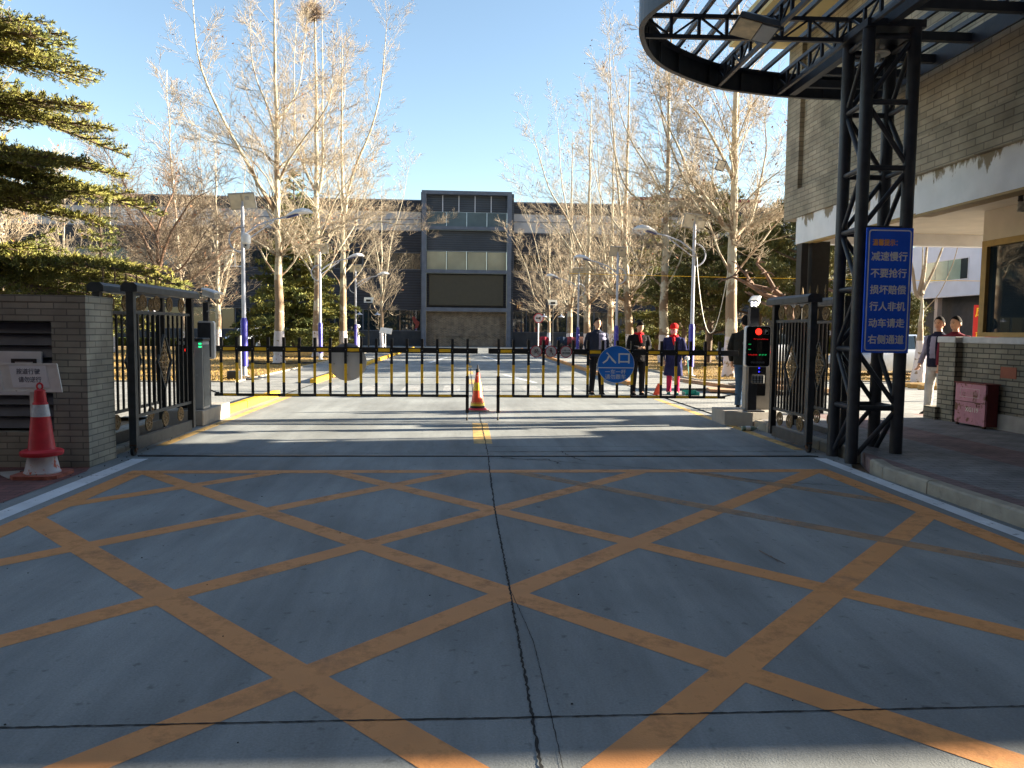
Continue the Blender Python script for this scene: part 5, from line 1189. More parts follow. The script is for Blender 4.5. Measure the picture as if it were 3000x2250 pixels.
def plane_tree(x, y, H, r, limbs, seed, label, group='bare plane trees along the road', lean=(0, 0), cfg=PL, mt='bark_plane', twig='twig', leaves=600, fork=None, name='plane_tree', trunk_pts=None):
    rng = random.Random(seed); g = thing(name, (x, y, 0), label, 'tree', group)
    tp = trunk_pts or [(x, y, -0.05), (x+0.02, y, 0.5), (x+lean[0]*0.3, y+lean[1]*0.3, H*0.25), (x+lean[0]*0.6, y+lean[1]*0.6, H*0.5), (x+lean[0], y+lean[1], H*0.75), (x+lean[0]*1.1, y+lean[1], H)]
    m = MB(); n = len(tp); rad = [r*1.25, r*1.02] + [max(0.012, r*(1-0.97*(p[2]/H)**0.75)) for p in tp[2:]]
    P = [Vector(p) for p in tp]; PP = []; RR = []
    for i in range(n-1):
        for k in range(4):
            t = k/4; PP.append(P[i].lerp(P[i+1], t)+Vector((rng.gauss(0, 0.02), rng.gauss(0, 0.02), 0))); RR.append(rad[i]*(1-t)+rad[i+1]*t)
    PP.append(P[-1]); RR.append(rad[-1]); m.tube(PP, RR, 12)
    out = [[], [], [], []]; tips = []
    for li in limbs:
        pts = [Vector(q) for q in li[0]]; r0 = li[1]*0.72
        zq = max(0.3, pts[0].z-0.12); jj = min(range(len(PP)), key=lambda k_: abs(PP[k_].z-zq)); ax_ = PP[jj].copy(); ax_.z = min(ax_.z, pts[0].z-0.05)
        if (Vector((ax_.x, ax_.y, 0))-Vector((pts[0].x, pts[0].y, 0))).length < 1.2: pts = [ax_]+pts
        N = len(pts)
        # smooth the limb
        Q = []; 
        for i in range(N-1):
            a = pts[max(0, i-1)]; b = pts[i]; c = pts[i+1]; d = pts[min(N-1, i+2)]
            for k in range(4):
                t = k/4; Q.append(0.5*((2*b)+(c-a)*t+(2*a-5*b+4*c-d)*t*t+(3*b-a-3*c+d)*t**3))
        Q.append(pts[-1]); rads = [max(0.012, r0*(1-0.88*i/(len(Q)-1))) for i in range(len(Q))]
        m.tube(Q, rads, 8)
        L = sum((Q[i+1]-Q[i]).length for i in range(len(Q)-1))
        for i in range(2, len(Q)):
            t = i/(len(Q)-1); d = (Q[i]-Q[i-1]).normalized()
            for _ in range(cfg.get('per', 2)):
                a = rng.uniform(0, 2*pi); h = d.orthogonal().normalized(); w = d.cross(h); e = (d*cos(0.7)+(h*cos(a)+w*sin(a))*sin(0.7)).normalized()
                grow(rng, tuple(Q[i]), tuple(e), max(0.8, L*0.36*rng.uniform(0.5, 1.1)*(1.1-0.6*t)), max(0.010, rads[i]*0.26), 1, out, tips, 0.06, 0.13, cfg)
        grow(rng, tuple(Q[-1]), tuple((Q[-1]-Q[-2]).normalized()), L*0.22, 0.012, 1, out, tips, 0.05, 0.08, cfg)
    # branches off the leader
    k = 0
    nb = cfg.get('leader', 26)
    for i in range(nb):
        t = 0.36 + 0.62*i/nb; z = H*t; j = min(len(PP)-1, int(t*(len(PP)-1))); a = i*2.4+rng.uniform(-0.5, 0.5); L = (H*(1.05-t))*0.42*rng.uniform(0.6, 1.1)+0.6
        e = unit((cos(a)*0.7, sin(a)*0.7, 0.75)); grow(rng, tuple(PP[j]), e, L, max(0.012, RR[j]*0.26), 1, out, tips, 0.07, 0.12, cfg)
    th = [s for s in out[1] if s[2] > 0.02]; 
    if th: V, F = seg_mesh(th, 6); m.add([tuple(v) for v in V], [tuple(f) for f in F])
    m.build('trunk', M[mt], g, True)
    tw = out[0] + [s for s in out[1] if s[2] <= 0.02] + out[2] + out[3]
    V, F = seg_mesh(tw, 3); mesh_obj('crown', V, F, M[twig], g)
    if leaves: V, F = leafy(rng, tips, leaves, 0.05); mesh_obj('dry_leaves', V, F, M['leaf_dry'], g)
    return g
def LP(Y, r, pts, dy=None):
    "a limb read off the photograph at distance Y, spreading dy metres nearer or farther"
    n = len(pts); return ([tuple(at(px, py, Y) + Vector((0, (dy or 0)*i/(n-1), 0))) for i, (px, py) in enumerate(pts)], r)
Y1 = 31.5
t1 = plane_tree(-7.66, Y1, 18, 0.215, [
    LP(Y1, 0.15, [(806, 622), (770, 555), (738, 490), (690, 400), (640, 290), (612, 190), (604, 40)], -1.5),
    LP(Y1, 0.10, [(812, 420), (790, 340), (765, 280), (735, 215), (712, 130), (702, 10)], 1.5),
    LP(Y1, 0.09, [(820, 525), (850, 480), (905, 415), (950, 370), (985, 320), (1000, 230)], -1.8),
    LP(Y1, 0.08, [(818, 345), (845, 300), (868, 230), (876, 120), (884, 0)], 1.2),
    LP(Y1, 0.07, [(820, 490), (838, 465), (858, 452), (900, 450), (945, 440)], 1.8),
    LP(Y1, 0.10, [(806, 745), (780, 725), (745, 706), (700, 692), (670, 690)], -1.0),
    LP(Y1, 0.10, [(824, 750), (850, 735), (905, 722), (985, 690), (1060, 640), (1100, 560)], -2.0),
    LP(Y1, 0.06, [(806, 480), (760, 440), (705, 420), (640, 405), (560, 380), (505, 300)], 1.5)], 11,
    'tall nearest left plane tree with brown patched trunk and limewashed foot')
Y2 = 39.0
t2 = plane_tree(at(930, 1000, Y2).x, Y2, 20, 0.24, [
    LP(Y2, 0.13, [(925, 560), (900, 515), (880, 470), (855, 400), (850, 300), (845, 160), (850, 20)], 1.5),
    LP(Y2, 0.13, [(935, 560), (948, 500), (952, 430), (955, 340), (958, 200), (960, 60)], -1.5),
    LP(Y2, 0.10, [(935, 700), (960, 660), (990, 600), (1040, 540), (1110, 470)], -2),
    LP(Y2, 0.09, [(920, 790), (895, 740), (870, 700), (830, 650), (790, 560)], 2)], 12,
    'second left plane tree, double stemmed, with the bird nest high in its crown')
Y3 = 46.0
t3 = plane_tree(at(1005, 1000, Y3).x, Y3, 19, 0.25, [
    LP(Y3, 0.16, [(1010, 640), (1022, 560), (1050, 475), (1085, 400), (1115, 300), (1130, 180), (1138, 90)], -1),
    LP(Y3, 0.12, [(1002, 740), (985, 690), (965, 640), (955, 560), (940, 430), (930, 300)], 1.5),
    LP(Y3, 0.11, [(1015, 720), (1050, 700), (1100, 660), (1180, 670), (1260, 670)], -2.5),
    LP(Y3, 0.10, [(1010, 620), (990, 540), (975, 460), (1000, 300), (1005, 160)], 1)], 13,
    'third left plane tree, slightly curved trunk and limbs reaching over the road')
# right row
Y4 = 24.4
t4 = plane_tree(8.76, Y4, 17, 0.215, [
    LP(Y4, 0.13, [(2122, 665), (2090, 615), (2050, 575), (2010, 530), (1975, 455), (1930, 375), (1890, 290)], -1.0),
    LP(Y4, 0.10, [(2120, 655), (2070, 590), (2030, 548), (1990, 440), (1960, 330), (1955, 200), (1940, 60)], 1.2),
    LP(Y4, 0.12, [(2150, 700), (2185, 665), (2215, 640), (2245, 560), (2270, 480), (2290, 400), (2292, 300)], 1.5),
    LP(Y4, 0.10, [(2155, 720), (2190, 670), (2230, 635), (2290, 600), (2340, 560)], -0.8),
    LP(Y4, 0.09, [(2125, 475), (2080, 420), (2030, 360), (1985, 330), (1965, 308)], -1.5),
    LP(Y4, 0.09, [(2140, 460), (2160, 400), (2180, 330), (2190, 250), (2200, 120)], 1)], 21,
    'tall nearest right plane tree with patched trunk beside the right gate', lean=(-0.05, 0.2))
Y5 = 35.2
t5 = plane_tree(9.38, Y5, 18, 0.24, [
    LP(Y5, 0.12, [(1932, 718), (1905, 700), (1890, 680), (1882, 665)], -1),
    LP(Y5, 0.11, [(1935, 655), (1880, 600), (1830, 560), (1800, 500), (1775, 400), (1765, 260)], -1.5),
    LP(Y5, 0.10, [(1948, 720), (1975, 690), (2010, 620), (2040, 540)], 1.5),
    LP(Y5, 0.10, [(1935, 560), (1900, 480), (1860, 400), (1830, 300), (1815, 140)], 1.5),
    LP(Y5, 0.10, [(1950, 640), (1985, 600), (2003, 560), (2020, 440), (2030, 300)], -1.5)], 22,
    'second right plane tree with a plain pale trunk behind the person in the red cap')
Y6 = 44.0
t6 = plane_tree(at(1845, 1000, Y6).x, Y6, 18, 0.27, [
    LP(Y6, 0.19, [(1835, 880), (1790, 860), (1740, 800), (1700, 740), (1650, 640), (1600, 560), (1560, 430)], -1.5),
    LP(Y6, 0.17, [(1845, 880), (1870, 840), (1905, 790), (1925, 730)], 1),
    LP(Y6, 0.18, [(1838, 870), (1830, 780), (1822, 650), (1808, 480), (1795, 300), (1790, 120)], 0.5),
    LP(Y6, 0.10, [(1840, 700), (1800, 640), (1770, 570), (1755, 470), (1735, 300)], 2)], 23,
    'third right plane tree, forking low into three heavy limbs', trunk_pts=[(at(1850, 1000, Y6).x, Y6, -0.05), (at(1847, 1000, Y6).x, Y6, 0.6), tuple(at(1838, 880, Y6)), tuple(at(1830, 700, Y6)), tuple(at(1838, 500, Y6)), tuple(at(1845, 200, Y6))])
CF2 = dict(PL); CF2.update(kids=[13, 8, 5, 0], leader=26, rmin=0.0055, per=1)
t7 = plane_tree(at(1719, 1000, 50).x, 50, 17, 0.26, [
    LP(50, 0.17, [(1716, 890), (1705, 830), (1690, 750), (1670, 640), (1650, 520), (1640, 360)], 1),
    LP(50, 0.17, [(1722, 890), (1745, 870), (1762, 820), (1775, 740), (1790, 640)], -1),
    LP(50, 0.12, [(1716, 850), (1690, 770), (1640, 700), (1590, 640), (1530, 560)], -2)], 24,
    'fourth right plane tree with a brown fork above its limewashed foot', cfg=CF2)
s_ = 0
t8 = dup(t7, (at(1787, 1000, 54).x, 54, 0), 'fifth right plane tree, slim and straight behind the forked one', 1.3, 1.0)
t9 = dup(t7, (at(1668, 1000, 58).x, 58, 0), 'sixth right plane tree, pale trunk near the last right lamp', 2.6, 0.98)
t10 = plane_tree(at(1607, 1000, 63).x, 63, 10, 0.17, [
    LP(63, 0.13, [(1604, 915), (1580, 890), (1560, 860), (1545, 800), (1520, 740), (1495, 700)], -1),
    LP(63, 0.10, [(1608, 915), (1640, 880), (1665, 820), (1680, 740)], 1),
    LP(63, 0.10, [(1606, 880), (1590, 800), (1570, 700), (1540, 600)], 1.5)], 25,
    'small spreading plane tree at the far end of the right row', cfg=CF2, leaves=120)
t11 = plane_tree(at(1118, 1000, 62).x, 62, 13, 0.16, [
    LP(62, 0.10, [(1120, 880), (1135, 800), (1150, 700), (1180, 600), (1200, 500)], -1),
    LP(62, 0.09, [(1118, 880), (1110, 780), (1095, 700), (1080, 600)], 1),
    LP(62, 0.07, [(1116, 900), (1090, 870), (1070, 830)], 1)], 26,
    'slim plane tree at the far end of the left row, beside the twin hat lamp', cfg=CF2, leaves=80)
dup(t7, (at(640, 980, 52).x, 52, 0), 'plane tree standing behind the left lamp near the silver car', 4.0, 0.85)
dup(t7, (at(2075, 980, 50).x, 50, 0), 'plane tree hidden among the dark pines on the right lawn', 0.7, 0.9)
# nest
nr = random.Random(8); nc = at(917, 35, Y2); sg = []
for _ in range(700):
    a = [nr.gauss(0, 1) for _ in range(3)]; l = sqrt(sum(v*v for v in a)); rr = nr.uniform(0.6, 1)
    p = (nc.x+a[0]/l*0.42*rr, nc.y+a[1]/l*0.42*rr, nc.z+a[2]/l*0.5*rr); t = (nr.gauss(0, 0.22), nr.gauss(0, 0.22), nr.gauss(0, 0.12)); sg.append((p, (p[0]+t[0], p[1]+t[1], p[2]+t[2]), 0.011, 0.006))
V, F = seg_mesh(sg, 3); tag(mesh_obj('bird_nest', V, F, M['twig_brown']), 'round stick nest high in the second left plane tree', 'nest')
# left background: bare shrubs and birches
SH = dict(PL); SH.update(kids=[8, 7, 4, 0], depth=3, leader=0, per=1, up=[0, 0.03, 0.03, 0.02], wob=0.11, rmin=0.0042)
Y7 = 24
plane_tree(at(465, 860, Y7).x, Y7, 3.2, 0.15, [
    LP(Y7, 0.10, [(462, 800), (455, 740), (450, 670), (470, 600), (485, 550), (490, 480)], 0.8),
    LP(Y7, 0.09, [(466, 790), (490, 730), (520, 680), (560, 630), (590, 600), (640, 580)], -1),
    LP(Y7, 0.09, [(460, 800), (425, 730), (400, 690), (360, 640), (330, 600), (310, 560)], 1.2),
    LP(Y7, 0.07, [(458, 690), (435, 640), (410, 590), (380, 520), (345, 450)], -1),
    LP(Y7, 0.07, [(470, 820), (520, 800), (560, 790), (610, 740), (650, 700)], -1.5),
    LP(Y7, 0.07, [(470, 840), (540, 820), (600, 770), (640, 720), (665, 690)], 1)], 31,
    'wide spreading brown bare tree behind the left gate', group='bare garden trees on the left lawn', cfg=SH, mt='bark_brown', twig='twig_brown', leaves=160, name='bare_tree')
bt_ = plane_tree(at(542, 960, 34).x, 34, 12.5, 0.11, [
    LP(34, 0.07, [(540, 760), (515, 700), (500, 640), (490, 540)], 1), LP(34, 0.06, [(538, 740), (560, 690), (600, 640)], -1), LP(34, 0.06, [(535, 800), (505, 760), (490, 700)], -1)], 32,
    'slim pale barked tree behind the left gate', group='bare garden trees on the left lawn', cfg=CF2, mt='bark_pale', leaves=160, name='bare_tree', lean=(-0.5, 0))
for px, Yb, a, s, lb in ((20, 27, 1.0, 1.05, 'pale barked bare tree behind the big cedar at the left edge'), (330, 44, 2.0, 0.95, 'pale barked bare tree left of the spreading brown tree'), (180, 50, 3.0, 1.0, 'pale barked bare tree in front of the far roof lettering'), (600, 46, 5.2, 1.05, 'pale barked bare tree just left of the nearest left lamp')):
    dup(bt_, (at(px, 960, Yb).x, Yb, 0), lb, a, s)
# pollarded tree beside the gatehouse
FK = dict(PL); FK.update(leader=0, kids=[2, 2, 1, 0], per=0)
Y8 = 22.0; fx = at(2690, 1100, Y8).x
plane_tree(fx, Y8, 3.3, 0.175, [
    LP(Y8, 0.09, [(2683, 860), (2678, 790), (2668, 720), (2655, 600), (2640, 430)], 0.3), LP(Y8, 0.07, [(2690, 860), (2696, 800), (2692, 720), (2690, 600)], -0.3),
    LP(Y8, 0.10, [(2700, 850), (2715, 790), (2728, 720), (2750, 600), (2765, 450)], 0.4), LP(Y8, 0.08, [(2706, 850), (2730, 790), (2752, 720), (2790, 600), (2820, 500)], -0.4),
    LP(Y8, 0.025, [(2712, 905), (2740, 860), (2765, 780), (2770, 720)], -0.6)], 41,
    'pollarded pale tree with limewashed trunk between the blue board and gatehouse window', group=None, cfg=FK, leaves=30, mt='bark_pale',
    trunk_pts=[(fx, Y8, -0.05), (fx, Y8, 0.4), (fx, Y8, 1.6), (fx-0.02, Y8, 2.6), (fx, Y8, 2.95)])

# ---------------------------------------------------------------- conifers
def tuft_mesh(rng_np, P, D, size, k=3, width=0.22):
    "k thin needle blades at each point, leaning along D"
    n = len(P); V = np.zeros((n, k, 4, 3)); 
    for i in range(k):
        a = D + rng_np.normal(0, 0.55, (n, 3)); a /= np.linalg.norm(a, axis=1, keepdims=True)
        b = np.cross(a, rng_np.normal(0, 1, (n, 3))); b /= np.linalg.norm(b, axis=1, keepdims=True) + 1e-9
        s = size*rng_np.uniform(0.6, 1.3, (n, 1)); w = s*width
        V[:, i, 0] = P - b*w*0.4; V[:, i, 1] = P + a*s*0.5 - b*w; V[:, i, 2] = P + a*s; V[:, i, 3] = P + a*s*0.5 + b*w
    V = V.reshape(-1, 3); F = np.arange(len(V)).reshape(-1, 4); return V, F
def conifer(name, x, y, z0, H, R, tiers, seed, label, m, size, group, dens=1.0, nk=3, nw=0.22, droop=-0.12, shape=1.0, lean=0, fans=None, sweep=None, rt=None):
    g = thing(name, (x, y, 0), label, 'tree', group); rng = random.Random(seed); rn = np.random.RandomState(seed)
    mm = MB(); rt = rt or H*0.018; mm.tube([(x, y, -0.05), (x, y, H*0.5), (x+lean, y, H)], [rt, rt*0.6, 0.02], 10)
    P = []; D = []; sg = []
    def branch(p, d, L, r):
        n = max(3, int(L/0.22)); st = L/n; q = list(p); lat = unit((-d[1], d[0], 0))
        for i in range(n):
            t = (i+1)/n; d = unit((d[0]+rng.gauss(0, 0.07), d[1]+rng.gauss(0, 0.07), d[2]+droop*0.12+0.02*t+rng.gauss(0, 0.03)))
            e = [q[j]+d[j]*st for j in range(3)]; sg.append((tuple(q), tuple(e), r*(1-0.8*(t-1/n)), r*(1-0.8*t)))
            w = (0.34*L*sin(pi*min(1, 0.15+0.85*t))**0.8 + 0.05*L)*0.75   # flat spray to both sides
            for s in (-1, 1):
                lw = w*rng.uniform(0.6, 1.15); k = max(2, int(lw/(size*0.62)*dens)); dd = unit((lat[0]*s+d[0]*0.9, lat[1]*s+d[1]*0.9, -0.05+rng.gauss(0, 0.08)))
                for j in range(k):
                    u = (j+rng.random())/k*lw; pp = (e[0]+dd[0]*u+rng.gauss(0, size*0.35), e[1]+dd[1]*u+rng.gauss(0, size*0.35), e[2]+dd[2]*u-0.10*u*u+rng.gauss(0, size*0.3)); P.append(pp); D.append((dd[0], dd[1], 0.25))
                if lw > size*2: sg.append((tuple(e), (e[0]+dd[0]*lw, e[1]+dd[1]*lw, e[2]+dd[2]*lw-0.1*lw*lw), r*0.3, 0.004))
            q = e
        for _ in range(3): P.append(tuple(q)); D.append(d)
    if fans is None:
        for ti in range(tiers):
            t = (ti+rng.uniform(0, 0.6))/tiers; z = z0 + (H-z0)*t; RR = R*(1-t)**shape*rng.uniform(0.7, 1.12)+0.12; nb = 6 if t < 0.8 else 4
            for b in range(nb):
                a = 2*pi*b/nb + ti*1.9 + rng.uniform(-0.35, 0.35); L = RR*rng.uniform(0.7, 1.1)
                branch((x+lean*z/H, y, z), unit((cos(a), sin(a), 0.12-droop*0.3)), L, 0.012+L*0.010)
    else:
        for (p, d, L) in fans: branch(p, unit(d), L, 0.015+L*0.012)
    P = np.array(P); D = np.array(D); V, F = tuft_mesh(rn, P, D, size, nk, nw); mesh_obj('foliage', V, F, M[m], g)
    V, F = seg_mesh(sg, 4); mm.add([tuple(v) for v in V], [tuple(f) for f in F]); mm.build('trunk', M['trunk_dark'], g, True)
    return g
# the big cedar behind the left wall
rf = random.Random(77); fans = []; cx_, cy_ = -9.3, 13.2
def fan_to(px, py, Y, z_in, n, spread, dz, lo=0.82, hi=1.04):
    e = at(px, py, Y)
    for k in range(n):
        a = rf.uniform(-spread, spread); p = Vector((cx_, cy_, z_in+rf.uniform(-dz, dz))); d = Vector((e.x, Y, e.z+rf.uniform(-dz, dz)*0.8)) - p
        d = Matrix.Rotation(a, 3, 'Z') @ d; L = d.length*rf.uniform(lo, hi); d.z += 0.10*L; fans.append((tuple(p), tuple(d), L))
fan_to(290, 110, 13.0, 6.0, 12, 0.5, 0.30, 0.6, 0.93); fan_to(320, 295, 12.6, 5.1, 10, 0.5, 0.14, 0.65, 0.95); fan_to(375, 480, 12.8, 4.2, 9, 0.5, 0.28)
fan_to(250, 580, 12.8, 3.6, 6, 0.6, 0.15); fan_to(500, 775, 12.4, 2.5, 5, 0.25, 0.22, 0.9, 1.05); fan_to(330, 830, 12.3, 2.0, 6, 0.6, 0.25, 0.6, 1.0); fan_to(120, 730, 13, 2.6, 4, 0.6, 0.2); fan_to(140, 20, 13, 6.8, 8, 0.6, 0.4, 0.6, 0.9)
for k in range(34):
    a = rf.uniform(0, 2*pi); z = rf.choice((2.1, 2.5, 3.8, 4.3, 5.25, 6.4, 7.2, 8.2, 9.2)); L = rf.uniform(1.6, 3.0)*(1.25-z/12); 
    if cos(a) > 0.3 and 2.8 < z < 3.5: continue
    fans.append(((cx_, cy_, z), (cos(a), sin(a), 0.08), L))
conifer('cedar_tree', cx_, cy_, 1.5, 10.5, 3, 1, 5, 'big golden green cedar with layered branches behind the left brick wall', 'cedar_gold', 0.075, None, dens=2.0, nk=6, nw=0.10, droop=-0.22, fans=fans, rt=0.2)
conifer('cedar_tree', at(865, 1000, 47).x, 47, 0.7, 11.0, 4.0, 26, 6, 'tall cedar standing between the left plane trees', 'cedar', 0.20, 'cedars and pines on the lawns', dens=1.6, nk=5, nw=0.15, droop=-0.3, shape=0.8)
conifer('cedar_tree', at(300, 900, 40).x, 40, 1.0, 8.6, 2.2, 18, 7, 'narrow cedar behind the spreading brown tree at left', 'cedar', 0.17, 'cedars and pines on the lawns', dens=1.2, nk=4, nw=0.13, droop=-0.35)
conifer('cedar_tree', at(1925, 1000, 46).x, 46, 0.8, 10.5, 3.4, 23, 8, 'cedar with drooping sprays behind the second right plane tree', 'cedar', 0.19, 'cedars and pines on the lawns', dens=1.3, nk=4, nw=0.13, droop=-0.45)
def pine(x, y, H, R, seed, label, z0=1.6, n=26):
    g = thing('pine_tree', (x, y, 0), label, 'tree', 'cedars and pines on the lawns'); rng = random.Random(seed); rn = np.random.RandomState(seed); sg = []; P = []; D = []
    mm = MB(); mm.tube([(x, y, -0.05), (x+0.15, y, H*0.45), (x-0.1, y, H)], [0.16, 0.12, 0.04], 10)
    for i in range(n):
        t = i/n; z = z0+(H-z0)*t; a = i*2.4+rng.uniform(-0.5, 0.5); L = R*(1-0.72*t)*rng.uniform(0.65, 1.15); p = (x, y, z); d = unit((cos(a), sin(a), 0.15+0.3*t)); q = p
        m = max(3, int(L/0.4))
        for j in range(m):
            d = unit((d[0]+rng.gauss(0, 0.12), d[1]+rng.gauss(0, 0.12), d[2]+rng.gauss(0, 0.1))); e = tuple(q[c]+d[c]*L/m for c in range(3)); sg.append((q, e, 0.05*(1-j/m)+0.01, 0.05*(1-(j+1)/m)+0.008))
            if j > 0:
                for _ in range(5):
                    c = [e[k]+rng.gauss(0, 0.26) for k in range(2)]+[e[2]+abs(rng.gauss(0, 0.14))]; sg.append((e, tuple(c), 0.012, 0.006))
                    for _ in range(26): P.append([c[0]+rng.gauss(0, 0.13), c[1]+rng.gauss(0, 0.13), c[2]+rng.gauss(0, 0.08)]); D.append((rng.gauss(0, 0.5), rng.gauss(0, 0.5), 0.7))
            q = e
    V, F = tuft_mesh(rn, np.array(P), np.array(D), 0.17, 3, 0.12); mesh_obj('foliage', V, F, M['pine'], g)
    V, F = seg_mesh(sg, 4); mm.add([tuple(v) for v in V], [tuple(f) for f in F]); mm.build('trunk', M['trunk_dark'], g, True); return g
pine(at(2075, 1000, 36).x, 36, 8.2, 3.2, 9, 'tall dark pine left of the patched plane tree trunk', 1.4, 34)
pine(at(2000, 1000, 42).x, 42, 7.0, 2.6, 10, 'dark pine between the two nearest right plane trees', 1.4, 28)
pine(at(2215, 1000, 34).x, 34, 6.2, 3.0, 12, 'broad dark pine above the right gate', 2.2, 32)
pine(at(2330, 1000, 30).x, 30, 6.6, 2.8, 13, 'olive green pine seen between the black gatehouse posts', 1.6, 30)
pine(at(2460, 1000, 32).x, 32, 6.0, 2.8, 14, 'olive green pine seen through the lattice column', 1.2, 30)
pine(at(2640, 1000, 40).x, 40, 3.6, 1.6, 15, 'small dark pine beside the white building', 0.8, 18)
# old creeper-like gnarled branches above the right gate
gn = random.Random(4); m = MB(); g = thing('gnarled_tree', (at(2290, 1000, 19).x, 19, 0), 'gnarled brown bare tree with crooked limbs above the right gate', 'tree')
gx = at(2290, 1000, 19).x
m.tube([(gx+0.5, 19, -0.05), (gx+0.45, 19, 1.4), (gx+0.1, 19, 2.2)], [0.16, 0.14, 0.1], 8)
for tgt in ([(2330, 905), (2280, 880), (2230, 860), (2180, 830), (2140, 812), (2120, 820)], [(2330, 900), (2270, 850), (2240, 800), (2225, 770)], [(2340, 880), (2290, 870), (2260, 850), (2215, 835), (2185, 800), (2170, 785)], [(2340, 900), (2300, 905), (2250, 895), (2220, 880)], [(2340, 890), (2370, 850), (2420, 840), (2450, 860)]):
    pts = [at(a, b, 19)+Vector((0, gn.uniform(-0.2, 0.2), 0)) for a, b in tgt]; m.tube([(gx+0.1, 19, 2.15)]+pts, [0.09]+[0.075*(1-0.8*i/len(pts)) for i in range(len(pts))], 7)
    for p in pts[1:]:
        for _ in range(3):
            q = p+Vector((gn.uniform(-0.25, 0.2), gn.uniform(-0.2, 0.2), gn.uniform(-0.1, 0.25))); m.tube([p, p.lerp(q, 0.5)+Vector((0.03, 0, 0.04)), q], [0.025, 0.02, 0.012], 5)
m.build('trunk', M['bark_brown'], g, True)

def hedge(name, x0, y0, x1, y1, h, seed, label, ang=0, size=0.09, n=None):
    g = thing(name, ((x0+x1)/2, (y0+y1)/2, 0), label, 'hedge'); m = MB(); m.box(x0+0.08, y0+0.08, 0, x1-0.08, y1-0.08, h-0.08); m.build('stems', M['hedge_core'], g)
    rn = np.random.RandomState(seed); n = n or int(((x1-x0)+(y1-y0))*h*260); P = np.zeros((n, 3)); D = np.zeros((n, 3)); f = rn.rand(n)
    P[:, 0] = rn.uniform(x0, x1, n); P[:, 1] = rn.uniform(y0, y1, n); P[:, 2] = rn.uniform(0.03, h, n)
    fr = f < 0.55; P[fr, 1] = y0+rn.uniform(0, 0.12, fr.sum()); tp = (f >= 0.55) & (f < 0.9); P[tp, 2] = h-rn.uniform(0, 0.08, tp.sum()); sd_ = f >= 0.9; P[sd_, 0] = x0+rn.uniform(0, 0.1, sd_.sum())
    D[:, 2] = 0.5; D[:, 1] = -0.3; V, F = tuft_mesh(rn, P, D, size, 2, 0.5); mesh_obj('leaves', V, F, M['hedge'], g); return g
hedge('hedge', 11.0, 55.5, 40, 56.7, 1.25, 1, 'clipped hedge running behind the right lawn', size=0.14, n=16000)
hedge('hedge', 17.0, 24.0, 23, 25.0, 1.05, 2, 'clipped hedge in front of the parked car beyond the gatehouse', size=0.08, n=9000)
hedge('hedge', -30, 58.5, -8.5, 59.3, 0.55, 3, 'low dark hedge in front of the left part of the office building', size=0.14, n=7000)

# dry grass
rn = np.random.RandomState(9); n = 60000; P = np.zeros((n, 3)); u = rn.rand(n)
k1 = n//2; P[:k1, 0] = rn.uniform(-22, -6.2, k1); P[:k1, 1] = 20.5+rn.rand(k1)**1.6*34; P[k1:, 0] = 7.2+rn.uniform(0, 20, n-k1); P[k1:, 1] = 22.6+rn.rand(n-k1)**1.6*30; P[:, 2] = 0.02
D = np.zeros((n, 3)); D[:, 2] = 1; V, F = tuft_mesh(rn, P, D, 0.05, 2, 0.16); o = mesh_obj('grass', V, F, M['grass_blade']); tag(o, 'short dry straw coloured grass on both lawns', 'grass', kind='stuff')
# ================================================================== PEOPLE
def pm(name, col, r=0.85, v=0.15, s=20, b=0.0):
    m = mat(name, col, r, 0, v, s, b, s*4, spec=0.12)
    if b:
        for nd in m.node_tree.nodes:
            if nd.type == 'BUMP': nd.inputs['Distance'].default_value = 0.03
    return m
def cloth(name, col): return pm(name, col, 0.9, 0.25, 4, 0.9)
SKIN = pm('skin', (0.56, 0.33, 0.23), 0.55, 0.08); HAIR = pm('black hair', (0.010, 0.009, 0.009), 0.9)
def skin_mesh(name, verts, edges, mt, parent, Mx, sub=1):
    me = bpy.data.meshes.new(name); me.from_pydata([v[0] for v in verts], edges, []); o = bpy.data.objects.new(name, me); C.objects.link(o)
    md = o.modifiers.new('s', 'SKIN'); md.use_smooth_shade = True
    sv = me.skin_vertices[0].data
    for i, v in enumerate(verts): sv[i].radius = v[1] if hasattr(v[1], '__len__') else (v[1], v[1])
    sv[0].use_root = True
    if sub: sb_ = o.modifiers.new('u', 'SUBSURF'); sb_.levels = sub; sb_.render_levels = sub
    bpy.context.view_layer.update()
    m2 = bpy.data.meshes.new_from_object(o.evaluated_get(bpy.context.evaluated_depsgraph_get())); bpy.data.objects.remove(o)
    off = Vector(parent.location); m2.transform(Matrix.Translation(-off) @ Mx); m2.materials.clear(); m2.materials.append(mt); m2.name = name
    m2.polygons.foreach_set('use_smooth', [True]*len(m2.polygons))
    r = bpy.data.objects.new(name, m2); C.objects.link(r); r.parent = parent; return r
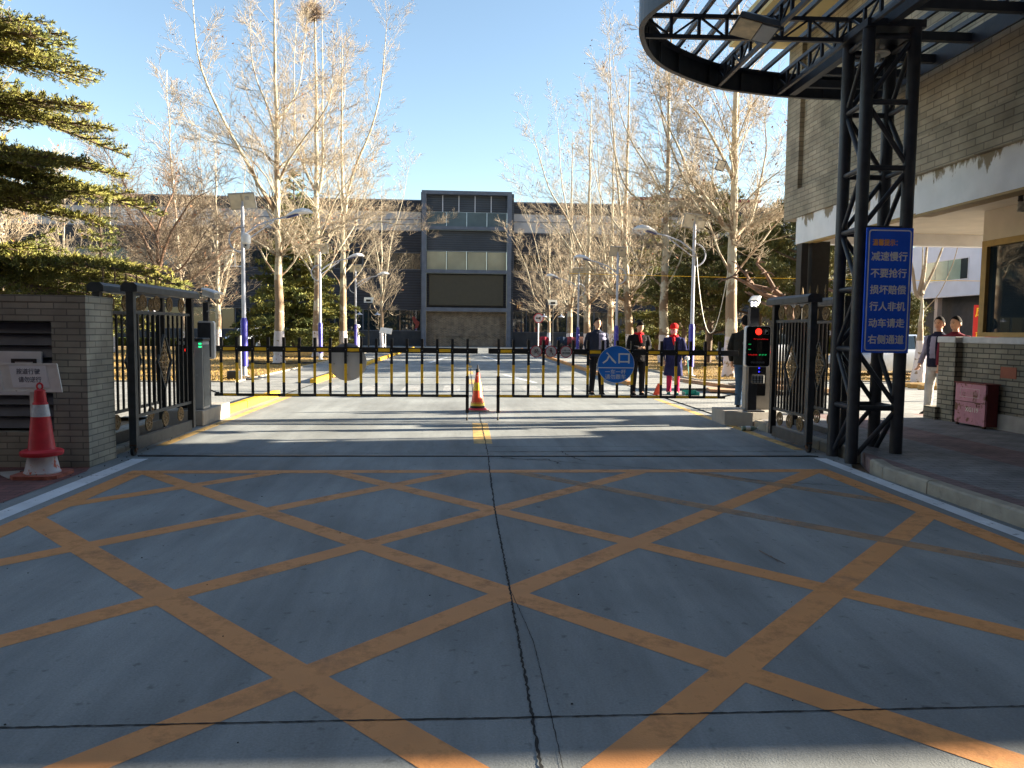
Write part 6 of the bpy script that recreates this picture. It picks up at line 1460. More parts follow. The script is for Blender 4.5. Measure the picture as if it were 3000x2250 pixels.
def person(pos, face, H, label, P):
    "built facing -Y at the origin, then turned by 'face' and set at pos"
    g = thing('person', pos, label, 'person'); h = H/1.75
    Mx = Matrix.Translation(pos) @ Matrix.Rotation(face, 4, 'Z') @ Matrix.Scale(h, 4)
    lean = P.get('lean', 0.0); hp = P.get('head', 0.0); hy = P.get('turn', 0.0)
    pel = Vector((0, 0, 0.95)); chest = Vector((0, lean*0.4, 1.30)); neck = Vector((0, lean*0.7, 1.47))
    HM = Matrix.Translation(neck) @ Matrix.Rotation(hy, 4, 'Z') @ Matrix.Rotation(hp, 4, 'X')   # head frame: hp > 0 bows forward
    def hd(x, y, z): return HM @ Vector((x, y, z))
    sh = {s: Vector((s*0.185, lean*0.6, 1.40)) for s in (-1, 1)}; arms = P['arms']        # {-1: (elbow, wrist), 1: (...)}
    feet = P.get('feet', {-1: (-0.10, 0.02), 1: (0.10, -0.02)}); hip = {s: Vector((s*0.09, 0, 0.92)) for s in (-1, 1)}
    knee = {s: Vector((s*0.095, feet[s][1]*0.5-0.03, 0.50)) for s in (-1, 1)}; ank = {s: Vector((feet[s][0], feet[s][1], 0.09)) for s in (-1, 1)}
    V = [(pel, (0.12, 0.09)), (chest, (0.14, 0.095)), (neck-Vector((0, 0, 0.04)), (0.055, 0.055)), (hd(0, 0.005, 0.03), (0.052, 0.052)), (hd(0, 0.004, 0.10), (0.050, 0.05))]
    E = [(0, 1), (1, 2), (2, 3), (3, 4)]
    for s in (-1, 1):
        el, wr = (Vector(q) for q in arms[s]); n = len(V); d = (wr-el).normalized(); side = d.cross(Vector((0, 0, 1))); side = side.normalized() if side.length > 0.2 else Vector((0, 1, 0))
        V += [(sh[s], 0.05), (el, 0.04), (wr, (0.026, 0.026)), (wr+d*0.055, (0.036, 0.02))]; E += [(1, n), (n, n+1), (n+1, n+2), (n+2, n+3)]
        pc = wr+d*0.055
        curl = side.cross(d).normalized()*(1 if side.cross(d).y < 0 else -1)
        for k, (o_, L) in enumerate(((-0.027, 0.062), (-0.009, 0.075), (0.009, 0.072), (0.026, 0.056))):
            m = len(V); a = pc+d*0.035+side*o_; b = a+(d*0.75+curl*0.35).normalized()*L*0.55; c = b+(d*0.35+curl*0.75).normalized()*L*0.45
            V += [(a, 0.0095), (b, 0.0085), (c, 0.007)]; E += [(n+3, m), (m, m+1), (m+1, m+2)]
        m = len(V); a = pc-d*0.01-side*0.035; V += [(a, 0.011), (a+d*0.035-side*0.018+curl*0.012, 0.009)]; E += [(n+3, m), (m, m+1)]
        n = len(V); V += [(hip[s], 0.075), (knee[s], 0.05), (ank[s], 0.035), (ank[s]+Vector((0, -0.11, -0.045)), (0.03, 0.035))]; E += [(0, n), (n, n+1), (n+1, n+2), (n+2, n+3)]
    def face(a, t):
        "a: azimuth (-90 deg is the front), t: polar angle; a skull with brow, nose, cheeks and chin"
        x = sin(t)*cos(a); y = sin(t)*sin(a); z = cos(t); fr = max(0, -y)
        w = 0.076*(1-0.30*max(0, -z)**1.3); d = 0.096*(1-0.10*max(0, -z)) ; X_, Y_, Z_ = w*x, d*y, 0.118*z
        if z < 0: Y_ -= 0.014*max(0, -z)*(1 if y < 0.2 else 0.2)
        def gb(x0, z0, sx, sz): return math.exp(-((X_-x0)/sx)**2-((Z_-z0)/sz)**2)*(fr**0.5)
        Y_ -= 0.024*gb(0, -0.020, 0.013, 0.016)+0.010*gb(0, 0.0, 0.010, 0.020)-0.006*gb(0.030, 0.008, 0.014, 0.010)-0.006*gb(-0.030, 0.008, 0.014, 0.010)+0.004*gb(0, -0.052, 0.02, 0.008)+0.007*gb(0, -0.092, 0.022, 0.014)+0.003*gb(0, 0.03, 0.05, 0.010)
        return (X_, Y_-0.004, 0.150+Z_)
    HV = []; HF = []; NU, NV = 32, 26
    for j in range(NV+1):
        for i in range(NU): HV.append(tuple(Mx @ HM @ Vector(face(2*pi*i/NU, 0.02+(pi-0.04)*j/NV))))
    for j in range(NV):
        for i in range(NU): k = (i+1) % NU; HF.append((j*NU+i, (j+1)*NU+i, (j+1)*NU+k, j*NU+k))
    HF += [tuple(range(NU)), tuple(NV*NU+k for k in range(NU-1, -1, -1))]
    bd = skin_mesh('body', V, E, SKIN, g, Mx)
    import bmesh
    bm = bmesh.new(); bm.from_mesh(bd.data); off = Vector(g.location); vv = [bm.verts.new(Vector(q)-off) for q in HV]
    for f in HF: fc = bm.faces.new([vv[i] for i in f]); fc.smooth = True
    bmesh.ops.recalc_face_normals(bm, faces=bm.faces); bm.to_mesh(bd.data); bm.free()
    def put(mb, nm, mt, sm=True):
        mb.v = [tuple(Mx @ Vector(q)) for q in mb.v]; o = mb.build(nm, mt, g, sm)
        if sm: o.data.set_sharp_from_angle(angle=radians(120))
        return o
    def hput(mb, nm, mt, sm=True):
        mb.v = [tuple(HM @ Vector(q)) for q in mb.v]; return put(mb, nm, mt, sm)
    for s in (-1, 1):
        m = MB(); m.lathe([(0.004, -0.004), (0.0075, -0.002), (0.004, 0.003)], 8, (s*0.030, -0.0895, 0.158), axis='y'); hput(m, 'eye', M['ink'])
        m = MB(); m.tube([(s*0.014, -0.0965, 0.174), (s*0.032, -0.0935, 0.178), (s*0.046, -0.083, 0.174)], 0.0026, 5); hput(m, 'eyebrow', HAIR)
        m = MB(); m.loft([[(s*(0.068+0.014*t), 0.004+0.018*cos(a)+0.008*t, 0.145+0.030*sin(a)) for a in np.linspace(0, 2*pi, 9)[:-1]] for t in (0, 1)]); hput(m, 'ear', SKIN)
    m = MB(); m.tube([(-0.022, -0.0965, 0.092), (0, -0.1035, 0.093), (0.022, -0.0965, 0.092)], 0.004, 5); hput(m, 'mouth', pm('lips', (0.30, 0.11, 0.09), 0.5) if not P.get('mask') else M['ink'])
    # hair shell
    m = MB(); vs = []; fs = []; nu, nv = 18, 9; hl = P.get('hair', 0.0)
    for j in range(nv+1):
        for i in range(nu):
            a = 2*pi*i/nu; fr = max(0, -sin(a)); lim = 1.58 - 0.66*fr**0.7 + 0.55*max(0, sin(a))**0.7 + hl; t = lim*j/nv
            rr = 1+0.02*sin(i*5.1+j*3)
            vs.append((0.086*rr*sin(t)*cos(a), 0.002+0.106*rr*sin(t)*sin(a), 0.152+0.136*rr*cos(t)))
    for j in range(nv):
        for i in range(nu): k = (i+1) % nu; fs.append((j*nu+i, (j+1)*nu+i, (j+1)*nu+k, j*nu+k))
    m.add(vs, fs); hput(m, 'hair', HAIR)
    # trousers
    m = MB(); tm = P['trousers']
    def ell(c, rx, ry, n=16, tw=0): return [(c[0]+rx*cos(a+tw), c[1]+ry*sin(a+tw), c[2]) for a in np.linspace(0, 2*pi, n+1)[:-1]]
    m.loft([ell((0, 0, 1.02), 0.155, 0.11), ell((0, 0.01, 0.95), 0.172, 0.125), ell((0, 0.01, 0.86), 0.170, 0.12), ell((0, 0, 0.80), 0.14, 0.10)])
    tr = P.get('tr', 1.0)
    for s in (-1, 1):
        m.tube([hip[s]+Vector((0, 0.01, 0.02)), hip[s].lerp(knee[s], 0.5), knee[s], knee[s].lerp(ank[s], 0.5)+Vector((0, 0.01, 0)), ank[s]+Vector((0, 0, 0.015)), ank[s]+Vector((0, 0, -0.02))], [0.092*tr, 0.085*tr, 0.068*tr, 0.064*tr, 0.058*tr, 0.064*tr], 14)
    put(m, 'trousers', tm)
    for s in (-1, 1):
        a = ank[s]; m = MB(); rings = []
        for y, w, z1 in ((0.075, 0.03, 0.05), (0.06, 0.042, 0.085), (0.0, 0.045, 0.10), (-0.07, 0.05, 0.075), (-0.13, 0.048, 0.05), (-0.175, 0.03, 0.035)):
            rings.append([(a.x+w*cos(t), a.y+y, 0.012+max(0, sin(t))*z1+min(0, sin(t))*0.010) for t in np.linspace(0, 2*pi, 13)[:-1]])
        m.loft(rings); sh_ = put(m, 'shoe', P['shoes'])
        if P.get('sole'):
            m = MB(); rings = [[(a.x+w*cos(t), a.y+y, 0.012+0.012*sin(t)) for t in np.linspace(0, 2*pi, 13)[:-1]] for y, w in ((0.08, 0.03), (0.0, 0.048), (-0.07, 0.053), (-0.13, 0.051), (-0.18, 0.03))]
            m.loft(rings); m.v = [tuple(Mx @ Vector(q)) for q in m.v]; m.build('sole', P['sole'], sh_, True)
    # jacket: torso and sleeves
    jm = P['jacket']; zb = P.get('hem', 0.86); m = MB(); f = P.get('bulk', 1.0); puff = P.get('puff', 0)
    prof = [(1.465, 0.075, 0.07, 0.7), (1.445, 0.11, 0.085, 0.7), (1.41, 0.19, 0.105, 0.6), (1.33, 0.215, 0.125, 0.5), (1.20, 0.205, 0.135, 0.3), (1.08, 0.195, 0.13, 0.1), (0.98, 0.19, 0.13, 0), (0.88, 0.19, 0.135, 0)]
    if zb < 0.8: prof += [(0.75, 0.20, 0.15, 0), (0.62, 0.215, 0.16, 0), (zb, 0.225, 0.17, 0)]
    else: prof[-1] = (zb, 0.185, 0.13, 0)
    rings = []
    for i in range(len(prof)-1):
        for k in range(4):
            t = k/4; z, rx, ry, l = [prof[i][q]*(1-t)+prof[i+1][q]*t for q in range(4)]
            pf = 1+puff*0.035*(1 if k in (1, 2) else -0.6)*(0 if i < 2 else 1); rings.append(ell((0, lean*l, z), rx*f*pf, ry*f*pf, 20))
    z, rx, ry, l = prof[-1]; rings.append(ell((0, lean*l, z), rx*f, ry*f, 20)); m.loft(rings)
    jk = put(m, 'jacket', jm)
    sl = P.get('sleeve', jm); m = MB()
    for s in (-1, 1):
        el, wr = (Vector(q) for q in arms[s]); pts = [sh[s]-Vector((s*0.06, 0, 0.01)), sh[s]+Vector((s*0.0, 0, -0.035)), sh[s].lerp(el, 0.5), el, el.lerp(wr, 0.5), wr-(wr-el).normalized()*0.01]
        m = MB(); m.tube(pts, [0.045*f, 0.070*f, 0.065*f, 0.056*f, 0.05*f, 0.042*f], 14); put(m, 'sleeve', sl)
    if P.get('collar'):
        m = MB(); c = Vector((0, lean*0.7, 1.44)); m.loft([ell(c, 0.088, 0.082), ell(c+Vector((0, -0.006, 0.045)), 0.070, 0.073), ell(c+Vector((0, -0.006, 0.04)), 0.058, 0.06), ell(c+Vector((0, 0, 0.01)), 0.06, 0.06)]); put(m, 'collar', P['collar'])
    if P.get('scarf'):
        m = MB(); c = Vector((0, lean*0.7-0.01, 1.45)); m.tube([c+Vector((0.083*cos(a), 0.078*sin(a), 0.012*sin(3*a))) for a in np.linspace(0, 2*pi, 17)], 0.032, 8)
        m.tube([(-0.01, lean*0.5-0.10, 1.42), (0.0, lean*0.4-0.135, 1.34), (0.02, lean*0.3-0.135, 1.24)], [0.04, 0.035, 0.03], 8); put(m, 'scarf', P['scarf'])
    if P.get('front'):      # quilted front panel; the default right half is paler, sunlight put into its colour
        m = MB(); a0, a1 = P.get('front_arc', (-pi/2, -0.15)); R = []
        for i in range(14):
            t = i/13; z = 1.40-(1.40-zb-0.01)*t; rx = 0.197+0.02*sin(pi*t*0.6); ry = 0.115+0.025*sin(pi*min(1, t*1.2)); b = 1.0+0.05*abs(sin(i*pi/2.0)); R.append([((rx*b)*cos(a)*f, lean*0.3*(1-t)+(ry*b)*sin(a)*f, z) for a in np.linspace(a0, a1, 9)])
        vs = [p for r in R for p in r]; m.add(vs, [(i*9+k, i*9+k+1, (i+1)*9+k+1, (i+1)*9+k) for i in range(13) for k in range(8)]); put(m, 'front_panel', P['front'])
    if P.get('cap'):
        m = MB(); R = [[(0.098*cos(a)*r, 0.0+0.115*sin(a)*r, z) for a in np.linspace(0, 2*pi, 19)[:-1]] for r, z in ((1.0, 0.178), (1.02, 0.215), (0.9, 0.26), (0.62, 0.292), (0.1, 0.305))]; m.loft(R); cp = hput(m, 'cap', P['cap'])
        m = MB(); vs = []; 
        for z in (0, 0.008): vs += [(0.085*cos(a), -0.09+0.0*z-0.10*max(0, -sin(a)), 0.185-0.02*max(0, -sin(a))+z) for a in np.linspace(pi, 2*pi, 9)]
        m.add(vs, [tuple(range(9)), tuple(range(17, 8, -1))] + [(i, i+1, i+10, i+9) for i in range(8)]); m.v = [tuple(Mx @ HM @ Vector(q)) for q in m.v]; m.build('peak', P['cap'], cp, True)
    if P.get('mask'):
        m = MB(); R = []
        for i in range(6):
            z = 0.055+0.085*i/5; b = 0.012*sin(pi*i/5); R.append([((0.083+b*0.3)*cos(a), (0.098+b)*sin(a)-0.012, z) for a in np.linspace(pi*1.08, pi*1.92, 10)])
        vs = [p for r in R for p in r]; m.add(vs, [(i*10+k, i*10+k+1, (i+1)*10+k+1, (i+1)*10+k) for i in range(5) for k in range(9)]); hput(m, 'face_mask', P['mask'])
    if P.get('glasses'):
        m = MB()
        for s in (-1, 1): m.tube([(s*0.033+0.024*cos(a), -0.104, 0.158+0.018*sin(a)) for a in np.linspace(0, 2*pi, 13)], 0.003, 4); m.tube([(s*0.057, -0.10, 0.16), (s*0.086, 0.0, 0.155)], 0.003, 4)
        hput(m, 'glasses', M['ink'])
    g['_mx'] = 0; del g['_mx']
    return g, Mx
down = {-1: ((-0.25, 0.03, 1.13), (-0.24, -0.03, 0.89)), 1: ((0.25, 0.03, 1.13), (0.24, -0.03, 0.89))}
navy = cloth('navy padded cloth', (0.020, 0.025, 0.045)); black = cloth('black cloth', (0.012, 0.012, 0.015)); lilac = cloth('sunlit lilac quilted cloth', (0.17, 0.17, 0.26)); red = cloth('red scarf cloth', (0.55, 0.02, 0.03))  # lilac: lighter jacket front with sunlight put into its colour
person((3.03, 17.15, 0.0), radians(8), 1.78, 'person in a navy jacket with quilted front left of the blue round sign', dict(arms={-1: ((-0.25, 0.05, 1.14), (-0.20, 0.0, 0.93)), 1: ((0.26, 0.05, 1.14), (0.22, -0.03, 0.92))}, trousers=black, shoes=black, sole=M['white'], jacket=navy, front=lilac, collar=navy, hem=0.88, turn=0.15, feet={-1: (-0.12, -0.02), 1: (0.13, 0.02)}))
g, Mx2 = person((3.99, 17.15, 0.0), radians(5), 1.72, 'person in black with red scarf, head bowed over a phone beside the round sign', dict(arms={-1: ((-0.26, -0.05, 1.13), (-0.07, -0.26, 1.12)), 1: ((0.26, -0.05, 1.13), (0.06, -0.26, 1.12))}, trousers=black, shoes=black, jacket=black, scarf=red, hem=0.80, lean=-0.05, head=0.42, turn=0.1, bulk=1.06, tr=1.05))
ph = thing('phone', tuple(Mx2 @ Vector((-0.01, -0.33, 1.12))), 'small phone in the hands of the person in black', 'phone'); m = MB(); m.box(-0.035, -0.345, 1.09, 0.035, -0.335, 1.165); m.v = [tuple(Mx2 @ Vector(q)) for q in m.v]; m.build('case', M['ink'], ph)
m = MB(); m.box(-0.03, -0.334, 1.095, 0.03, -0.3325, 1.16); m.v = [tuple(Mx2 @ Vector(q)) for q in m.v]; m.build('screen', M['glass_blue'], ph)
coat = cloth('dark blue work coat', (0.022, 0.025, 0.085)); pink = cloth('crimson trousers', (0.50, 0.03, 0.10)); capm = pm('bright red cap', (0.70, 0.02, 0.02))
person((4.87, 17.3, 0.0), radians(-18), 1.66, 'person in a red cap, pink mask and long blue coat, holding broom and dustpan', dict(arms={-1: ((-0.27, 0.0, 1.10), (-0.24, -0.10, 0.86)), 1: ((0.27, 0.02, 1.10), (0.27, -0.08, 0.86))}, trousers=pink, shoes=pm('teal shoes', (0.03, 0.16, 0.15)), jacket=coat, scarf=red, cap=capm, mask=pm('pink checked mask', (0.62, 0.25, 0.30)), hem=0.48, turn=-0.25, head=0.08, bulk=1.04, hair=0.2))
bm_ = thing('broom', (4.53, 17.15, 0), 'worn straw broom held upright by the person in the red cap', 'broom'); m = MB(); m.tube([(4.60, 17.18, 0.9), (4.52, 17.16, 0.25)], 0.013, 8); m.build('handle', M['twig'], bm_, True)
m = MB(); m.loft([[(4.50+0.03*cos(a), 17.16+0.02*sin(a), 0.28) for a in np.linspace(0, 2*pi, 9)[:-1]], [(4.46+0.10*cos(a), 17.16+0.03*sin(a), 0.01) for a in np.linspace(0, 2*pi, 9)[:-1]]]); m.build('bristles', M['cone_orange'], bm_)
dp = thing('dustpan', (5.25, 17.15, 0), 'long handled teal dustpan beside the person in the red cap', 'dustpan'); teal = mat('teal plastic', (0.03, 0.30, 0.27), 0.5)
m = MB(); m.tube([(5.16, 17.18, 0.85), (5.24, 17.15, 0.10)], 0.011, 8); m.build('handle', teal, dp, True)
m = MB(); m.box(5.08, 17.0, 0.0, 5.42, 17.28, 0.012); m.box(5.08, 17.27, 0.012, 5.42, 17.28, 0.12); m.box(5.08, 17.0, 0.012, 5.09, 17.27, 0.09); m.box(5.41, 17.0, 0.012, 5.42, 17.27, 0.09); m.build('pan', teal, dp)
m = MB(); m.lathe([(0.045, 0), (0.06, 0.02), (0.055, 0.075), (0.03, 0.08)], 10, (5.135, 17.13, 0.83)); tag(m.build('glove', M['white'], None, True), 'white work glove on the dustpan handle', 'glove')
jean = cloth('blue denim', (0.05, 0.09, 0.16)); dark = cloth('dark olive jacket cloth', (0.022, 0.022, 0.020))
person((5.30, 13.95, 0.0), radians(152), 1.80, 'person in dark jacket and jeans behind the parking display, hand on the gate', dict(arms={-1: ((-0.42, 0.02, 1.32), (-0.60, -0.06, 1.50)), 1: ((0.26, 0.02, 1.13), (0.24, -0.05, 0.90))}, trousers=jean, shoes=black, jacket=dark, collar=dark, hem=0.84, bulk=1.12, tr=1.15, turn=0.5, glasses=True, feet={-1: (-0.10, 0.0), 1: (0.12, -0.22)}))
vest = cloth('navy vest', (0.018, 0.018, 0.040)); shirt = cloth('lilac sweater', (0.26, 0.24, 0.33)); lt = cloth('light grey trousers', (0.42, 0.42, 0.42)); maroon = cloth('maroon jacket', (0.14, 0.02, 0.035))
person((8.58, 13.15, 0.0), radians(-68), 1.80, 'person in a navy vest and light trousers at the end of the low gatehouse wall', dict(arms={-1: ((-0.26, 0.03, 1.12), (-0.27, -0.10, 0.90)), 1: ((0.26, 0.03, 1.12), (0.25, -0.05, 0.90))}, trousers=lt, shoes=black, jacket=vest, sleeve=shirt, front=shirt, front_arc=(-pi*0.60, -pi*0.44), collar=vest, hem=0.86, tr=1.08, turn=0.15, feet={-1: (-0.11, -0.06), 1: (0.11, 0.08)}))
person((8.60, 12.72, 0.0), radians(-62), 1.80, 'person in a maroon jacket behind the low gatehouse wall', dict(arms=down, trousers=lt, shoes=black, jacket=maroon, collar=maroon, hem=0.88, bulk=1.14, tr=1.1, puff=0.4, turn=-0.2))

# ================================================================== VEHICLES
def car(name, x, y, rot, label, paint, full=True):
    g = thing(name, (x, y, 0), label, 'car', 'cars parked inside the gate')
    Mx = Matrix.Translation((x, y, 0)) @ Matrix.Rotation(rot, 4, 'Z')
    def put(mb, nm, mt, par=None, sm=False): mb.v = [tuple(Mx @ Vector(q)) for q in mb.v]; return mb.build(nm, mt, par or g, sm)
    # front faces -Y: length 4.5, width 1.76
    R = []
    for yy, w, zl, zt, wt in ((-2.25, 0.62, 0.32, 0.58, 0.55), (-2.18, 0.78, 0.24, 0.70, 0.68), (-1.9, 0.86, 0.20, 0.78, 0.74), (-1.2, 0.88, 0.20, 0.92, 0.78), (-0.85, 0.88, 0.20, 0.97, 0.80), (0.9, 0.88, 0.20, 1.00, 0.80), (1.7, 0.88, 0.22, 1.00, 0.76), (2.15, 0.82, 0.30, 0.92, 0.70), (2.25, 0.70, 0.40, 0.75, 0.60)):
        zm = zl+(zt-zl)*0.55; R.append([(-w*0.92, yy, zl), (-w, yy, zm), (-wt-0.04, yy, zt-0.03), (-wt*0.6, yy, zt), (wt*0.6, yy, zt), (wt+0.04, yy, zt-0.03), (w, yy, zm), (w*0.92, yy, zl)])
    m = MB(); m.loft(R); body = put(m, 'body', paint, sm=True)
    m = MB(); R = [[(-w, yy, zz), (-w*0.86, yy, z2), (w*0.86, yy, z2), (w, yy, zz)] for yy, w, zz, z2 in ((-0.95, 0.74, 0.93, 0.95), (-0.25, 0.70, 0.96, 1.42), (0.55, 0.70, 0.98, 1.46), (1.15, 0.69, 0.98, 1.38), (1.75, 0.70, 0.96, 1.0))]; m.loft(R); gh_ = put(m, 'cabin_glass', M['glass_dark'])
    m = MB(); R = [[(-w, yy, z-0.03), (-w*0.8, yy, z+0.012), (w*0.8, yy, z+0.012), (w, yy, z-0.03)] for yy, w, z in ((-0.27, 0.62, 1.42), (0.0, 0.63, 1.46), (0.55, 0.63, 1.475), (1.2, 0.60, 1.39))]; m.loft(R); put(m, 'roof', paint, sm=True)
    for s in (-1, 1):
        m = MB(); m.bar((s*0.73, -0.93, 0.95), (s*0.625, -0.25, 1.42), 0.05); put(m, 'pillar', paint); m = MB(); m.bar((s*0.73, 0.45, 0.97), (s*0.63, 0.45, 1.45), 0.05); put(m, 'pillar', paint)
        m = MB(); m.loft([[(s*0.80, -0.75, 0.98), (s*0.98, -0.72, 0.99), (s*0.98, -0.72, 1.10), (s*0.82, -0.75, 1.08)], [(s*0.80, -0.66, 0.98), (s*0.96, -0.64, 0.99), (s*0.96, -0.64, 1.10), (s*0.82, -0.66, 1.08)]]); put(m, 'wing_mirror', paint)
        m = MB(); m.loft([[(s*0.46, -2.215, 0.62), (s*0.74, -2.17, 0.64), (s*0.80, -2.02, 0.76), (s*0.52, -2.17, 0.73)], [(s*0.46, -2.18, 0.61), (s*0.74, -2.13, 0.63), (s*0.80, -1.98, 0.75), (s*0.52, -2.13, 0.72)]]); put(m, 'headlight', M['white'])
        for yy in (-1.4, 1.4):
            m = MB(); m.disc((s*0.80-0.10, yy, 0.31), 0.31, 0.20, 'x', 20); w_ = put(m, 'wheel', M['rubber']); m = MB(); m.disc((s*0.80-0.105, yy, 0.31), 0.19, 0.21, 'x', 14); put(m, 'rim', M['alu'], w_)
    m = MB(); m.box(-0.42, -2.275, 0.52, 0.42, -2.235, 0.64); put(m, 'grille', M['black']); m = MB(); m.box(-0.62, -2.27, 0.28, 0.62, -2.215, 0.40); put(m, 'lower_grille', M['black'])
    m = MB(); m.box(-0.22, -2.295, 0.42, 0.22, -2.28, 0.54); put(m, 'number_plate', M['sign_blue'])
    return g
silver = mat('silver car paint', (0.34, 0.38, 0.46), 0.3, 0.4, 0.05); pale = mat('pale blue silver car paint', (0.50, 0.56, 0.66), 0.3, 0.3, 0.05); darkc = mat('dark grey car paint', (0.05, 0.055, 0.06), 0.3, 0.3)
cp = at(690, 1005, 60); car('parked_car', cp.x, 63.2, radians(-12), 'silver car with blue plate parked left beyond the lawn', silver)
car('parked_car', at(990, 1005, 62).x, 64.5, 0.0, 'dark car in the shade behind the cedar', darkc)
car('parked_car', 15.6, 26.6, radians(-78), 'pale car behind the hedge beyond the two talking people', pale)
car('parked_car', 13.9, 34.5, radians(-65), 'white blue car farther back beside the pollarded tree', silver)
def scooter(x, y, label, cov):
    g = thing('electric_scooter', (x, y, 0), label, 'scooter', 'covered scooters near the office building')
    for dy in (-0.55, 0.55): m = MB(); m.disc((x-0.05, y+dy, 0.22), 0.22, 0.10, 'x', 16); m.build('wheel', M['rubber'], g)
    m = MB(); m.loft([[(x-0.12, y+a, z0), (x+0.12, y+a, z0), (x+0.12, y+a, z1), (x-0.12, y+a, z1)] for a, z0, z1 in ((-0.55, 0.35, 0.8), (-0.35, 0.25, 0.75), (-0.1, 0.25, 0.35), (0.2, 0.25, 0.7), (0.7, 0.4, 0.72))]); m.build('body', M['iron'], g)
    m = MB(); m.box(x-0.14, y+0.15, 0.7, x+0.14, y+0.75, 0.80, bev=0.03); m.build('seat', M['rubber'], g)
    m = MB(); m.tube([(x, y-0.45, 0.7), (x, y-0.4, 1.02)], 0.03, 6); m.tube([(x-0.32, y-0.33, 1.05), (x, y-0.4, 1.03), (x+0.32, y-0.33, 1.05)], 0.02, 6); m.build('handlebar', M['black'], g)
    m = MB(); R = []
    for i in range(7):
        t = i/6; R.append([(x+(-0.42+0.84*u)*(1-0.1*t), y-0.50-0.12*sin(pi*t)+0.03*sin(u*17), 1.10-0.62*t-0.10*abs(u-0.5)*2) for u in np.linspace(0, 1, 9)])
    vs = [p for r in R for p in r]; m.add(vs, [(i*9+k, i*9+k+1, (i+1)*9+k+1, (i+1)*9+k) for i in range(6) for k in range(8)]); m.build('wind_quilt', cov, g)
for px, Ys, lb, cl in ((1590, 57, 'scooter with a crimson quilt, nearest the no horn sign', (0.20, 0.02, 0.04)), (1643, 57, 'scooter with a dark blue quilt, middle of the row', (0.02, 0.035, 0.07)), (1668, 58, 'scooter with a pink quilt, right end of the row', (0.25, 0.06, 0.08)), (1700, 59, 'scooter with a tan quilt behind the limewashed trunk', (0.45, 0.26, 0.2))):
    scooter(at(px, 1000, Ys).x, Ys, lb, pm('quilt cloth', cl))
# red banner beyond the window
rbn = at(2850, 990, 16); bx = rbn.x
bn = thing('banner_stand', (bx+0.3, 16.0, 0), 'upright red banner with yellow and white writing beyond the window', 'banner')
m = MB(); m.box(bx, 16.0, 0.35, bx+0.62, 16.02, 2.14); m.build('cloth', mat('red banner cloth', (0.62, 0.02, 0.02), 0.6), bn)
text('writing', '风味', bx+0.24, 1.98, 0.22, M['yellow'], bn, y=15.995, bold=0.006); text('writing', '面', bx+0.15, 1.45, 0.20, M['yellow'], bn, y=15.995, bold=0.006)
for k, s in enumerate(('猪肉丸', '猪肉面', '猪肉白', '金宾面')): text('writing', s, bx+0.23, 1.83-k*0.085, 0.07, M['white'], bn, y=15.995, bold=0.001)
m = MB(); m.box(bx+0.02, 16.025, 0, bx+0.06, 16.06, 2.1); m.box(bx-0.05, 15.8, 0, bx+0.7, 16.3, 0.03); m.build('stand', M['iron'], bn)

# ================================================================== BOARDS, TIMBER AND SMALL THINGS
tan_ = mat('plywood edge brown', (0.42, 0.25, 0.14), 0.8, 0, 0.2, 6); card = mat('grey brown board', (0.34, 0.26, 0.19), 0.85, 0, 0.2, 5)
def board(c, L, W, T, yaw, pit, label, mt):
    m = MB(); m.box(-L/2, -W/2, 0, L/2, W/2, T); Mx = Matrix.Translation(c) @ Matrix.Rotation(yaw, 4, 'Z') @ Matrix.Rotation(pit, 4, 'Y'); m.v = [tuple(Mx @ Vector(q)) for q in m.v]
    return tag(m.build('board', mt), label, 'board', 'boards lying on the right pavement')
board((6.35, 18.9, 0.10), 1.9, 0.9, 0.09, 0.05, 0.12, 'thick brown board, left end of the pile behind the barrier', card)
board((7.55, 18.6, 0.16), 1.5, 0.9, 0.10, -0.1, -0.12, 'thick brown board propped in the middle of the pile', card)
board((8.1, 17.6, 0.10), 2.0, 0.8, 0.09, 0.15, 0.06, 'brown board nearest the right barrier machine', tan_)
board((6.8, 17.9, 0.03), 1.7, 0.7, 0.06, -0.2, 0.02, 'thin brown board lying flat under the pile', tan_)
for k, (x, y, yw, L) in enumerate(((13.2, 20.2, 0.05, 2.6), (13.5, 19.7, -0.04, 2.8), (12.9, 19.3, 0.02, 1.6))):
    m = MB(); m.box(-L/2, -0.09, 0, L/2, 0.09, 0.13, bev=0.02); Mx = Matrix.Translation((x, y, 0.015+0.13*(k == 1)*0)) @ Matrix.Rotation(yw, 4, 'Z'); m.v = [tuple(Mx @ Vector(q)) for q in m.v]
    tag(m.build('timber', M['wood_trim']), ('farthest yellow timber at the foot of the pollarded tree', 'longest yellow timber at the foot of the pollarded tree', 'short yellow timber nearest the gatehouse')[k], 'timber', 'yellow timbers on the right pavement')
kx = thing('ground_box', (at(688, 1100, 21.5).x, 21.5, 0), 'black open metal box on the left lawn beside the nearest lamp', 'box'); X0 = kx.location.x
m = MB(); m.box(X0-0.16, 21.3, 0.02, X0+0.16, 21.6, 0.26, bev=0.01); m.build('body', M['steel'], kx); m = MB(); m.bar((X0-0.28, 21.3, 0.05), (X0-0.1, 21.3, 0.1), 0.03); m.build('latch', M['steel'], kx)
m = MB(); X1 = at(742, 1108, 21.6).x; m.disc((X1, 21.6, 0.02), 0.36, 0.03, 'z', 28); tag(m.build('manhole_cover', M['iron'], None, False), 'round iron manhole cover in the left lawn by the lamp foot', 'manhole cover')
m = MB(); X2 = at(706, 1110, 20.9).x; m.box(X2-0.018, 20.88, 0, X2+0.018, 20.92, 1.25); tag(m.build('marker_post', M['offwhite']), 'thin pale post standing in front of the nearest left lamp', 'post')
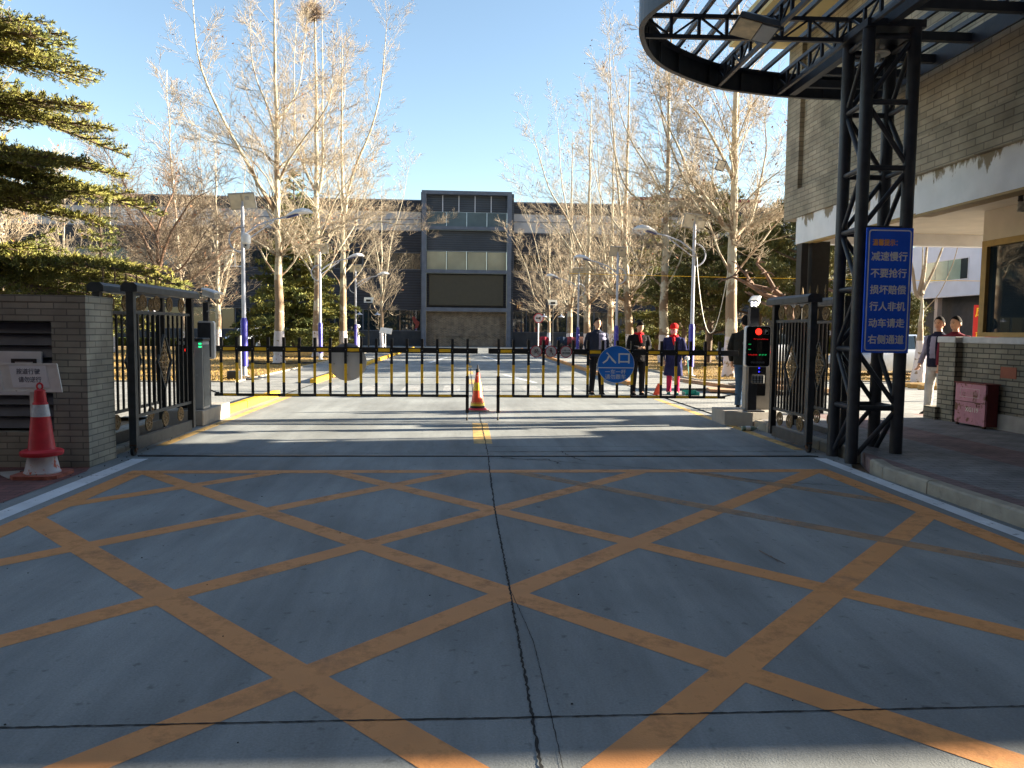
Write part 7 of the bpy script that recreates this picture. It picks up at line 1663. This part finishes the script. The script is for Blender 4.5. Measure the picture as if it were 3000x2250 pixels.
for (px, Yp, lb) in ((1048, 50, 'white garden light post with lit top under the cedar'), (756, 50, 'white garden post near the silver car')):
    X3 = at(px, 1000, Yp).x; g = thing('garden_post', (X3-(0 if px > 900 else 0), Yp, 0), lb, 'post'); m = MB(); m.lathe([(0.16, 0), (0.15, 0.3), (0.11, 1.0), (0.10, 1.25)], 10, (X3-1.6*(px > 900)*0, Yp, 0)); m.build('post', M['white'], g, True)
    m = MB(); m.lathe([(0.1, 0), (0.17, 0.08), (0.14, 0.2), (0.02, 0.25)], 10, (X3, Yp, 1.55)); m.build('cap', M['white'], g, True); m = MB(); m.tube([(X3, Yp, 1.25), (X3, Yp, 1.56)], 0.03, 6); m.build('neck', M['white'], g)
# tree rings of low iron edging
for tx, ty, lb in ((-7.66, 31.5, 'low dark hose ring lying round the nearest left plane tree'), (-8.4, 38.6, 'low dark hose ring lying round the second left plane tree')):
    m = MB(); m.tube([(tx+1.4*cos(a)*(1+0.1*sin(3*a)), ty+0.9*sin(a), 0.05) for a in np.linspace(0, 2*pi, 30)], 0.03, 6); tag(m.build('hose', M['rubber'], None, True), lb, 'hose')
# flat lamp fixed on the nearest right plane tree
ft = thing('tree_floodlight', tuple(at(2112, 485, 24.2)), 'small square floodlight fixed high on the nearest right plane tree', 'floodlight'); c = at(2112, 485, 24.2)
m = MB(); m.box(-0.15, -0.03, -0.17, 0.15, 0.03, 0.17, bev=0.01); Mx = Matrix.Translation(c) @ Matrix.Rotation(radians(-30), 4, 'Z') @ Matrix.Rotation(radians(20), 4, 'Y'); m.v = [tuple(Mx @ Vector(q)) for q in m.v]; m.build('housing', M['steel'], ft)
m = MB(); m.box(-0.12, -0.036, -0.14, 0.12, -0.031, 0.14); m.v = [tuple(Mx @ Vector(q)) for q in m.v]; m.build('lens', M['offwhite'], ft)
# twig and pebbles on the road
tw0 = gnd(2225, 1618); tw1 = gnd(2300, 1655); m = MB(); m.tube([(tw0.x, tw0.y, 0.012), ((tw0.x+tw1.x)/2-0.01, (tw0.y+tw1.y)/2+0.03, 0.010), (tw1.x, tw1.y, 0.008)], [0.003, 0.003, 0.002], 5); m.tube([((tw0.x+tw1.x)/2, (tw0.y+tw1.y)/2+0.02, 0.012), (tw1.x-0.03, tw1.y+0.03, 0.010)], 0.002, 5)
tag(m.build('twig', M['bark_brown']), 'thin brown twig lying on the road between the yellow lines', 'twig')
rr = random.Random(12); m = MB()
for _ in range(90):
    x, y = rr.uniform(-3.6, 4.1), rr.uniform(2.3, 12); s = rr.uniform(0.002, 0.006); m.lathe([(s*0.4, 0), (s, s*0.4), (s*0.6, s*0.9)], 5, (x, y, 0.001))
for _ in range(120):
    x, y = rr.choice((-3.75, 4.33))+rr.uniform(-0.12, 0.1), rr.uniform(3, 11.5); s = rr.uniform(0.003, 0.010); m.lathe([(s*0.4, 0), (s, s*0.4), (s*0.6, s*0.9)], 5, (x, y, 0.001))
tag(m.build('grit', M['gap']), 'loose grit and crumbs scattered over the road', 'grit', kind='stuff')
